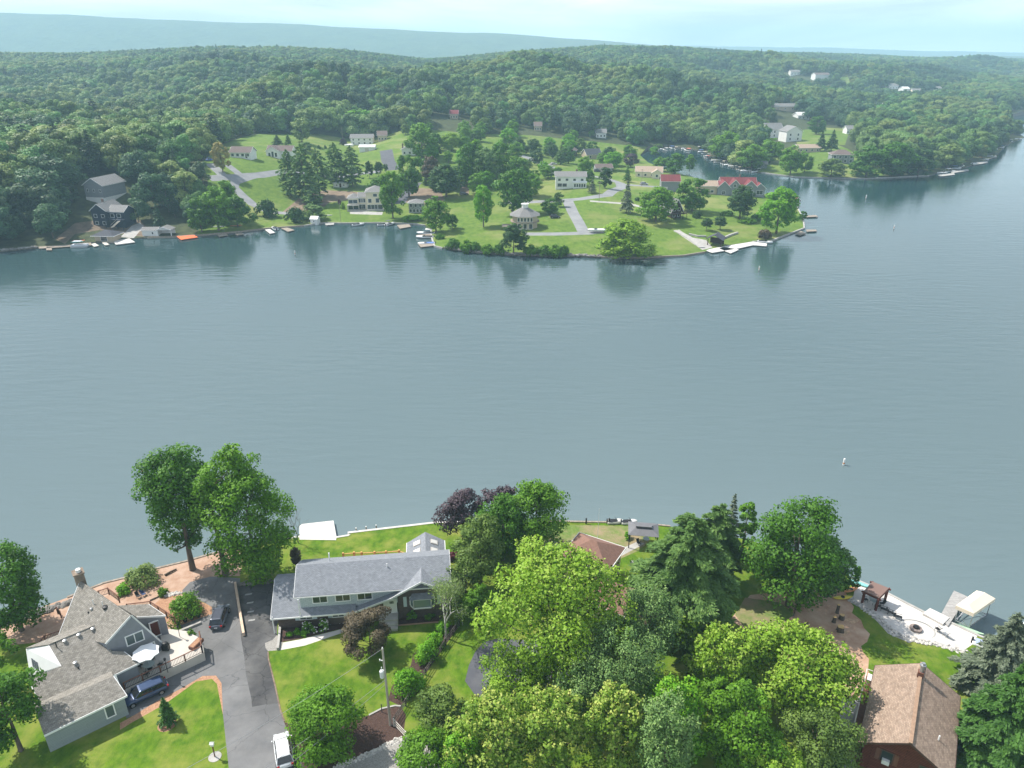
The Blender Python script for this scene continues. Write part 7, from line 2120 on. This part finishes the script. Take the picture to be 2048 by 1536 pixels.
def runabout(label, loc, rz, hullc=(.75, .76, .76), top=None, L_=6.0, cover=None, group=None, name='motor_boat'):
    t = thing(name, label, 'boat', loc, rz, group)
    mb = MB(); hull(mb, L_, L_ * .38, -.25, .75); mb.build('hull', mat('gelcoat_%s' % '_'.join('%d' % (v * 99) for v in hullc), hullc, rough=.3), t, True)
    mb = MB(); w = L_ * .16; mb.box(-L_ * .42, L_ * .08, -w, w, .70, .82); mb.build('cockpit', M_black if not cover else mat('cover_%s' % '_'.join('%d' % (v * 99) for v in cover), cover, rough=.9), t)
    mb = MB(); mb.slab([(L_ * .10, -w, .84), (L_ * .16, 0, .86), (L_ * .02, 0, 1.35), (-L_ * .02, -w, 1.25)], .03); mb.slab([(L_ * .16, 0, .86), (L_ * .10, w, .84), (-L_ * .02, w, 1.25), (L_ * .02, 0, 1.35)], .03); mb.build('windshield', M_glass, t)
    MB().box(-L_ * .54, -L_ * .48, -.2, .2, .1, 1.1).build('outboard', M_black, t)
    if top:
        mb = MB(); mb.slab([(-L_ * .36, -w, 2.2), (L_ * .02, -w, 2.2), (L_ * .02, w, 2.2), (-L_ * .36, w, 2.2)], .06)
        for x in (-L_ * .34, 0):
            for y in (-w, w): mb.bar((x, y, .8), (x, y, 2.15), .04)
        mb.build('bimini_top', mat('canvas_%s' % '_'.join('%d' % (v * 99) for v in top), top, rough=.9), t)
    return t
def pontoon(label, loc, rz, deck=(.6, .6, .6), top=None, L_=6.5, group=None):
    t = thing('pontoon_boat', label, 'boat', loc, rz, group)
    for y in (-.9, .9): MB().tube([(-L_ / 2, y, .1), (L_ / 2 - .5, y, .1), (L_ / 2, y, .25)], [.32, .32, .06], 10).build('float', M_metal, t)
    MB().box(-L_ / 2, L_ / 2 - .2, -1.2, 1.2, .42, .52).build('deck', mat('pontoon_deck', (.45, .45, .45), rough=.8), t)
    mb = MB()
    for y in (-1.16, 1.16): mb.box(-L_ / 2 + .1, L_ / 2 - .4, y - .03, y + .03, .55, 1.15)
    mb.box(L_ / 2 - .45, L_ / 2 - .4, -1.1, 1.1, .55, 1.15); mb.box(-L_ / 2 + .2, -L_ / 2 + .9, -1.0, 1.0, .55, 1.0); mb.box(.8, L_ / 2 - .6, .5, 1.05, .55, 1.0); mb.build('fence_panel', mat('panel_%s' % '_'.join('%d' % (v * 99) for v in deck), deck, rough=.5), t)
    if top:
        mb = MB(); mb.box(-L_ * .35, L_ * .12, -1.1, 1.1, 2.35, 2.43)
        for x in (-L_ * .33, L_ * .1):
            for y in (-1.05, 1.05): mb.bar((x, y, .6), (x, y, 2.35), .04)
        mb.build('bimini_top', mat('canvas_%s' % '_'.join('%d' % (v * 99) for v in top), top, rough=.9), t)
    return t
# right patio furniture
kayak('cyan paddle board lying along the patio wall left of the pergola', W(1722, 1170, .5), R(-35), (.25, .62, .60), 3.4, .75, 'paddle_board', 'paddle board')
q = dock('long narrow pale blue float moored along the patio wall', [(1752, 1182), (1765, 1180), (1836, 1216), (1826, 1222)], .45, mat('pale_blue_float', (.50, .72, .74), rough=.6), .25, 'float_dock', False)
MB().bar((.3, .9, .5), (7.2, -3.4, .5), .2, .1).build('rim', M_white, q) if False else None
kayak('pale green canoe on the water between patio and boat lift', W(1923, 1257, .1), R(-33), (.45, .68, .45), 5.0, .95, 'canoe', 'canoe')
kayak('yellow kayak on the grass above the tree stumps', G(1685, 1197), R(5), (.75, .62, .08), 2.8, .8)
kayak('orange kayak half hidden under the small drooping tree', G(1702, 1181), R(25), (.70, .30, .12), 2.8, .8)
dock('weathered plank pier leading out to the boat lift', [(1880, 1232), (1908, 1181), (1935, 1193), (1896, 1252)], .75, M_plank)
dock('white landing platform at the foot of the plank pier', [(1846, 1226), (1860, 1216), (1899, 1235), (1886, 1248)], .85, M_dockw)
# boat lift with canopy
lc = [Vector(W(x, y, 3.1)) for x, y in ((1912, 1211), (1953, 1181), (1991, 1197), (1948, 1227))]
o0 = (lc[0] + lc[1] + lc[2] + lc[3]) / 4; o0.z = 0
t = thing('boat_lift', 'boat lift with a cream canvas canopy beside the plank pier', 'boat lift', o0)
q = [p - o0 for p in lc]; m01 = (q[0] + q[3]) / 2 + Vector((0, 0, .6)); m12 = (q[1] + q[2]) / 2 + Vector((0, 0, .6))
m01 = m01.lerp(m12, .12); m12b = m12.lerp(m01, .12)
mb = MB(); dn = Vector((0, 0, -.55))
mb.add([q[0], q[1], q[2], q[3], m01, m12b, q[0] + dn, q[1] + dn, q[2] + dn, q[3] + dn], [(0, 4, 5, 1), (3, 2, 5, 4), (0, 3, 4), (1, 5, 2), (0, 1, 7, 6), (1, 2, 8, 7), (2, 3, 9, 8), (3, 0, 6, 9)])
mb.build('canopy', mat('cream_canvas', (.80, .70, .56), rough=.9), t)
for p in q:
    p2 = p * .82; MB().cyl(p2.x, p2.y, -1.2, 2.6, .06, n=6).build('post', M_metal, t)
mb = MB()
for a, b in ((0, 1), (1, 2), (2, 3), (3, 0)):
    a_, b_ = q[a] * .82, q[b] * .82; mb.bar((a_.x, a_.y, .5), (b_.x, b_.y, .5), .1); mb.bar((a_.x, a_.y, -.2), (b_.x, b_.y, 2.4), .05)
mb.build('frame', M_metal, t)
# pergola
pp = [Vector(W(x, y, 3.0)) for x, y in ((1728, 1182), (1745, 1163), (1778, 1176), (1758, 1196))]
o0 = sum(pp, Vector()) / 4; o0.z = gz(o0.x, o0.y)
t = thing('pergola', 'red brown timber pergola with brown canopy at the end of the patio', 'pergola', o0)
q = [p - o0 for p in pp]
mb = MB(); mb.slab(q, .07); mb.build('canopy', mat('brown_canvas', (.20, .13, .11), rough=.9), t)
for p in q:
    p2 = p * .92; MB().box(p2.x - .13, p2.x + .13, p2.y - .13, p2.y + .13, 0, p.z - .1).build('post', mat('red_timber', (.14, .04, .03), rough=.7), t)
mb = MB()
for a, b in ((0, 1), (1, 2), (2, 3), (3, 0)): d = (q[b] - q[a]).normalized() * .3; mb.bar(q[a] - d + Vector((0, 0, -.2)), q[b] + d + Vector((0, 0, -.2)), .12, .22)
mb.build('beam', mat('red_timber', (.14, .04, .03)), t)
metal_table('dining table under the pergola', (o0.x + .1, o0.y - .1, o0.z), .7)
for dx, dy, rz, lb in ((-.9, .3, 90, 'left side'), (.9, -.5, -90, 'right side'), (.1, -1.0, 180, 'near side')): metal_chair('patio_chair', 'dark chair at the %s of the table under the pergola' % lb, (o0.x + dx, o0.y + dy, o0.z), R(rz))
for x, y, rz, lb in ((1769, 1223, 55, 'nearest the pergola'), (1783, 1230, 50, 'in the middle of the row'), (1795, 1237, 60, 'nearest the fire pit')): metal_chair('lounge_chair', 'dark lounge chair on the patio, ' + lb, G(x, y), R(rz), None, None, True, 'lounge chair')
for x, y, lb in ((1874, 1262, 'dark'), (1890, 1272, 'grey')): metal_chair('patio_chair', lb + ' folding chair right of the fire pit', G(x, y), R(200), None if lb == 'dark' else M_metal)
p = G(1831, 1259); t = thing('fire_pit', 'round stone fire pit in the paved circle of the patio', 'fire pit', p)
MB().lathe(0, 0, [(.75, 0), (.75, .32), (.42, .36), (.42, .1), (.05, .08)], 20).build('ring', mat('pit_stone', (.26, .21, .19), rough=.95, noise=.25, nscale=4), t); MB().lathe(0, 0, [(.40, .30), (.36, .55), (.1, .62)], 14).build('spark_screen', M_black, t)
mb = MB()
for i in range(40):
    a, b = 6.283 * i / 40, 6.283 * (i + 1) / 40; mb.bar((math.cos(a) * 2.35, math.sin(a) * 1.9, .012), (math.cos(b) * 2.35, math.sin(b) * 1.9, .012), .12, .02)
o = mb.build('paving_ring', mat('ring_paver', (.40, .39, .37), rough=.9)); o.location = p; tag(o, kind='structure')
# stumps
def stump(label, x, y, r, hgt, seed):
    p = G(x, y); t = thing('tree_stump', label, 'stump', p); rs2 = random.Random(seed)
    n = 12; rr_ = [r * rs2.uniform(.85, 1.15) for _ in range(n)]
    vs = []
    for z, k in ((-.1, 1.5), (.15, 1.15), (hgt, 1.0)): vs += [(math.cos(6.283 * i / n) * rr_[i] * k, math.sin(6.283 * i / n) * rr_[i] * k, z) for i in range(n)]
    fs = [(j * n + i, j * n + (i + 1) % n, (j + 1) * n + (i + 1) % n, (j + 1) * n + i) for j in range(2) for i in range(n)]
    MB().add(vs, fs).build('bark', M_barkm, t, True)
    MB().add(vs[2 * n:], [tuple(range(n))]).build('cut_face', mat('fresh_wood', (.62, .42, .18), rough=.8, noise=.15, nscale=6), t)
stump('widest fresh tree stump, nearest the viewer on the bare earth', 1680, 1262, .42, .75, 1)
stump('second fresh tree stump, above the widest one', 1683, 1238, .3, .7, 2)
stump('tall narrow stump behind the two fresh ones', 1674, 1226, .2, 1.4, 3)
stump('low dark stump left of the two fresh ones', 1668, 1244, .22, .9, 4)
log('pale root snaking from the widest stump', (1645, 1268), (1676, 1262), .1, mat('root_wood', (.40, .26, .17), rough=.9), 'tree_root', 'root')
p = G(1680, 1266); o = MB().poly([(math.cos(a) * 1.1 * (1 + .3 * math.sin(3 * a)), math.sin(a) * .6) for a in np.linspace(0, 6.2, 18)], -.05, .012).build('sawdust', mat('sawdust', (.46, .31, .20), rough=1, noise=.3, nscale=3)); o.location = p; tag(o, kind='stuff', label='patch of sawdust round the widest stump', cat='sawdust')
p = G(1700, 1242); o = MB().poly([(math.cos(a) * 1.2 * (1 + .3 * math.sin(2 * a)), math.sin(a) * .5) for a in np.linspace(0, 6.2, 18)], -.05, .02).build('sawdust', mat('sawdust', (.55, .40, .26))); o.location = p; tag(o, kind='stuff', label='patch of sawdust beside the second stump', cat='sawdust')
# boats at the far right, by the spruce
runabout('white boat at the right edge behind the blue grey spruce', W(2044, 1268, 0), R(20), L_=5.5); runabout('white covered boat between the patio and the spruce', W(1975, 1300, .3), R(-35), L_=3.6, cover=(.35, .42, .6))
kayak('bright blue kayak on the lawn right of the blue grey spruce', G(2040, 1345), R(-10), (.03, .30, .65), 3.2, .8)
for x, y, lb, c_ in ((1230, 1049, 'left', (.72, .70, .64)), (1258, 1050, 'right', (.74, .73, .70))): runabout('small pale boat at the dark seawall, %s of two' % lb, W(x, y, .2), R(4), c_, L_=2.6)
# buoys
def buoy(label, x, y, s=1.0):
    t = thing('buoy', label, 'buoy', W(x, y, 0)); MB().lathe(0, 0, [(.13 * s, -.5), (.15 * s, -.1), (.15 * s, 1.0 * s), (.1 * s, 1.1 * s), (.02, 1.12 * s)], 12).build('float', M_white, t); MB().cyl(0, 0, .25 * s, .45 * s, .155 * s, n=12).build('band', mat('buoy_band', (.55, .20, .05), rough=.5), t)
buoy('white marker buoy on open water at the right', 1687, 930, 1.25); buoy('white marker buoy left of the tall waterside maple', 285, 945, 1.1)
buoy('small buoy off the wooden docks of the point', 1518, 540, 1.3); buoy('small buoy far out at the right, lower one', 1788, 457, 1.4); buoy('small buoy far out at the right, upper one', 1732, 396, 1.5); buoy('small buoy before the left cove', 590, 509, 1.3)

# ================================================================ FAR SHORE: docks and boats
def fdock(lb, c, m=None, z=.55, **k): return dock(lb, c, z, m or M_timber_p, .25, posts=True, **k)
fdock('long weathered dock at the far left shore', [(78, 497), (76, 491), (148, 487), (182, 485), (183, 490), (150, 492)], M_timber)
fdock('tiny finger dock below the long weathered dock', [(92, 500), (93, 494), (103, 494), (104, 500)], M_timber)
fdock('pale finger dock before the small hip roofed boathouse, left', [(182, 488), (190, 486), (198, 491), (188, 493)]); fdock('pale finger dock before the small hip roofed boathouse, right', [(204, 485), (212, 484), (219, 489), (210, 490)])
fdock('broad pale concrete dock below the stone ramp', [(224, 480), (258, 476), (270, 484), (232, 489)], M_conc_w)
fdock('bright orange red dock beside the white boathouse', [(353, 472), (386, 469), (396, 474), (362, 479)], mat('orange_deck', (.80, .16, .05), rough=.7))
fdock('narrow dock under the left shore trees', [(435, 469), (452, 467), (456, 470), (438, 473)], M_timber); fdock('narrow dock by the orange boat stand', [(470, 467), (484, 465), (488, 468), (474, 470)], M_timber)
fdock('white swim platform left of the moored boat', [(530, 459), (540, 458), (550, 465), (540, 467)], M_conc_w); fdock('grey finger dock right of the moored boat', [(562, 456), (575, 455), (589, 460), (576, 463)], M_timber)
fdock('dock with a chair before the cream house', [(794, 450), (818, 448), (822, 453), (800, 457)], M_timber); fdock('small pale slab before the terrace wall', [(650, 447), (668, 446), (668, 449), (652, 450)], M_conc)
fdock('dock with blue covered slip at the cove mouth', [(836, 487), (866, 484), (868, 491), (842, 494)], M_timber); fdock('upper dock at the cove mouth', [(832, 470), (864, 467), (865, 471), (836, 474)], M_timber)
fdock('long pale waterfront deck of the stone steps', [(1410, 500), (1450, 492), (1506, 483), (1534, 487), (1533, 492), (1506, 490), (1470, 498), (1425, 505)], M_dockw)
fdock('broad pale pier running out from the waterfront deck', [(1438, 497), (1448, 494), (1478, 499), (1462, 506)], M_dockw)
fdock('dark low pier at the tip, upper', [(1612, 431), (1632, 430), (1636, 433), (1614, 434)], M_timber); fdock('dark low pier at the tip, lower', [(1612, 459), (1632, 459), (1634, 462), (1614, 463)], M_timber)
fdock('short weathered pier at the tip corner', [(1590, 467), (1602, 462), (1612, 466), (1600, 470)], M_timber)
pontoon('pontoon boat with grey canopy at the long weathered dock', W(161, 494, 0), R(5), (.62, .64, .68), (.5, .52, .55))
for i, (c_, nm) in enumerate((((.75, .16, .08), 'red'), ((.80, .30, .08), 'orange'), ((.25, .65, .62), 'turquoise'))):
    p = G(158, 482 + i * 0); kayak('%s kayak stacked on the bank behind the pontoon boat' % nm, (p.x + i * .3, p.y - 1.2 * i, p.z + .05), R(8 + 6 * i), c_, 4.6, 1.0)
runabout('white boat with dark cover between the two swim docks', W(550, 459, 0), R(120), cover=(.05, .07, .10)); runabout('white boat with raised bow before the terrace wall', W(716, 451, 0), R(30), L_=6)
runabout('white motor boat before the cream house', W(767, 451, 0), R(25)); runabout('boat with dark cover beside the white motor boat', W(780, 450, 0), R(60), cover=(.08, .09, .12), top=(.1, .1, .13))
runabout('white cruiser moored at the cove mouth, uppermost', W(852, 468, 0), R(175), L_=8, top=(.7, .7, .7)); runabout('white boat moored at the cove mouth, middle', W(850, 476, 0), R(178), L_=7.5); runabout('white boat with blue cover at the cove mouth, lowest', W(853, 489, 0), R(185), L_=7, cover=(.12, .2, .45))
runabout('white covered boat parked on the grass beside the road end', G(1193, 465) + Vector((0, 0, .6)), R(178), L_=7.5, cover=(.72, .72, .72), name='trailer_boat')
runabout('white boat lying at the pier end of the point', W(1530, 486, 0), R(-30), L_=6)
kayak('orange boat on a stand under the left shore trees', G(472, 452), R(10), (.62, .20, .08), 5, 1.4, 'row_boat', 'boat'); kayak('grey boat on a stand under the left shore trees', G(438, 454), R(10), (.35, .37, .38), 5, 1.4, 'row_boat', 'boat')
kayak('white upturned boat on the grass left of the cream house', G(656, 431), R(0), (.75, .75, .75), 4, 1.2, 'row_boat', 'boat')
# inlet and right shore boats
i = 0
MB_SPOTS = [(1322, 299), (1331, 301), (1343, 297), (1352, 299), (1367, 298), (1375, 302), (1388, 297), (1398, 298), (1406, 305), (1412, 309), (1416, 313), (1421, 317), (1430, 322), (1438, 326), (1444, 321), (1450, 328), (1456, 331), (1462, 327), (1466, 334), (1473, 331), (1478, 336), (1484, 340), (1492, 343), (1500, 341), (1508, 345), (1518, 343)]
tops = [None, (.7, .7, .7), (.1, .18, .4), (.65, .6, .5), None, (.75, .2, .15)]
bb = {}
for i, (x, y) in enumerate(MB_SPOTS):
    k = i % 6
    p = W(x, y, 0)
    lb = 'white moored boat in the crowded inlet row'
    if k not in bb:
        bb[k] = runabout(lb, p, R(30), (.78, .78, .77), tops[k], 7.0 + (k % 3), None if k % 2 else (.6, .62, .66), group='boats moored along the inlet'); o = bb[k]
    else:
        o = copy_tree(bb[k]); o.location = p
    o.rotation_euler.z = R((i * 47) % 60 - 30 + (90 if x < 1400 else 20))
    dsc = ('plain white boat with grey cover', 'white boat with pale grey top', 'white boat with navy blue top', 'white boat with tan top', 'white boat with grey cockpit cover', 'white boat with red top')[k]
    o['label'] = dsc + ' moored in the inlet, %s' % ('inner end' if x < 1405 else ('dense middle' if x < 1480 else 'outermost cluster'))
    o['group'] = dsc.replace('boat', 'boats') + ' moored in the inlet, ' + ('inner row' if x < 1405 else ('middle row' if x < 1480 else 'outer cluster'))
for i, (x, y, s) in enumerate([(1884, 347, 20), (1900, 344, 20), (1912, 338, 30), (1922, 334, 20), (1948, 328, 22), (1966, 320, 30), (1978, 314, 30), (1988, 300, 20), (2002, 296, 16), (2022, 284, 20), (2036, 279, 20)]):
    o = copy_tree(bb[i % 6]); o.location = W(x, y, 0); o.rotation_euler.z = R(i * 61 % 50)
    o['label'] = ('white boat with grey cover', 'white boat with pale grey top', 'white boat with navy blue top', 'white boat with tan top', 'boat with grey cockpit cover', 'white boat with red top')[i % 6] + (' at the far right shore, nearer half of the row' if i < 6 else ' at the far right shore, farther half of the row'); o['group'] = 'boats moored along the far right shore'
for i, (c, lb) in enumerate([([(1876, 350), (1908, 346), (1910, 349), (1880, 353)], 'lowest pale dock on the far right shore'), ([(1902, 343), (1936, 338), (1938, 341), (1904, 346)], 'second pale dock on the far right shore'), ([(1945, 326), (1974, 322), (1976, 325), (1947, 330)], 'third pale dock on the far right shore'), ([(1964, 316), (1992, 311), (1994, 314), (1967, 319)], 'highest pale dock on the far right shore')]): fdock(lb, c, M_conc)
# odds and ends across the lake
def fpole(lb, x, y, hgt, name='utility_pole', arm=True, r=.14):
    t = thing(name, lb, 'pole', G(x, y)); MB().tube([(0, 0, -.5), (0, 0, hgt)], [r, r * .7], 6).build('pole', M_timber, t)
    if arm: MB().bar((-1.0, 0, hgt - .5), (1.0, 0, hgt - .5), .12).build('crossarm', M_timber, t)
fpole('utility pole at the road behind the point', 1060, 308, 11); fpole('utility pole by the plain white house', 686, 286, 11); fpole('utility pole inside the road loop', 1198, 402, 9); fpole('utility pole beside the tan roofed house', 1283, 372, 9)
fpole('tall thin mast at the terrace wall', 682, 446, 9, 'flag_pole', False, .08); fpole('utility pole at the far right shore', 1985, 300, 12); fpole('utility pole by the low open garage', 1266, 345, 9)
for lb, x, y, rz, c_ in (('black pickup like car beside the many sided house', 1110, 436, 10, (.012, .012, .015)), ('car parked at the roadside behind the white two storey house', 1107, 330, 30, (.6, .6, .6)), ('dark car under the low open garage', 1195, 344, 10, (.03, .03, .04)), ('blue car on the drive at the meadow', 420, 322, 60, (.03, .12, .45)), ('dark car on the gravel court behind the cove house', 928, 390, 10, (.03, .03, .035)), ('pale car on the road by the inlet', 1288, 370, 5, (.5, .5, .52))):
    car(lb, G(x, y), R(rz), ('paint_%d' % x, c_), 4.6, group=None)
seawallf = lambda lb, pts, m: strip('seawall', lb, [W2(*p) for p in pts], .6, -1.6, .12, m, 'seawall')
seawallf('low stone wall along the cove shore', [(608, 453), (647, 447), (680, 448), (761, 447), (824, 449), (850, 452)], M_conc)
seawallf('curved pale wall at the cove mouth', [(862, 462), (863, 476), (869, 494), (885, 498)], M_conc)
seawallf('stone wall from the lime willow to the stone steps', [(1202, 516), (1280, 517), (1366, 513), (1409, 506)], M_timber)
seawallf('pale wall along the tip of the point', [(1505, 485), (1541, 484), (1571, 472), (1608, 458), (1606, 440), (1592, 412)], M_conc)
seawallf('pale wall along the grassy second bank', [(1523, 346), (1593, 355), (1660, 357), (1737, 358), (1858, 352)], M_conc)
seawallf('dark wall along the left shore', [(295, 477), (371, 474), (398, 472), (487, 464), (537, 458), (608, 453)], M_timber)
rockrow('shore_rocks', 'dark rubble along the hedge of the point', [(894, 499), (955, 507), (1011, 511), (1078, 513), (1139, 514), (1202, 516)], 260, .7, M_rockd, 11, spread=.8)
rockrow('shore_rocks', 'pale rubble at the far left shore', [(0, 502), (40, 498), (74, 495)], 120, .45, M_rockd, 12, spread=.9)
strip('stone_steps', 'long pale stone steps climbing from the waterfront deck to the left', [G2(1352, 462), G2(1378, 476), G2(1404, 496)], 2.4, -.2, .35, M_conc, 'steps'); strip('stone_wall', 'pale curved stone wall right of the pavilion', [G2(1446, 478), G2(1462, 471), G2(1475, 467)], .8, -.2, .7, M_conc, 'wall'); strip('stone_wall', 'pale curved stone wall left of the pavilion', [G2(1378, 470), G2(1395, 474), G2(1412, 474)], .8, -.2, .7, M_conc, 'wall')
t = thing('swimming_pool', 'blue above ground pool beside the plain white house', 'pool', G(698, 292)); MB().lathe(0, 0, [(3.2, -.5), (3.2, 1.2), (3.1, 1.25), (3.0, 1.1)], 20).build('wall', M_white, t); MB().cyl(0, 0, .9, 1.1, 3.05, n=20).build('water', mat('pool_water', (.05, .35, .55), rough=.1), t)
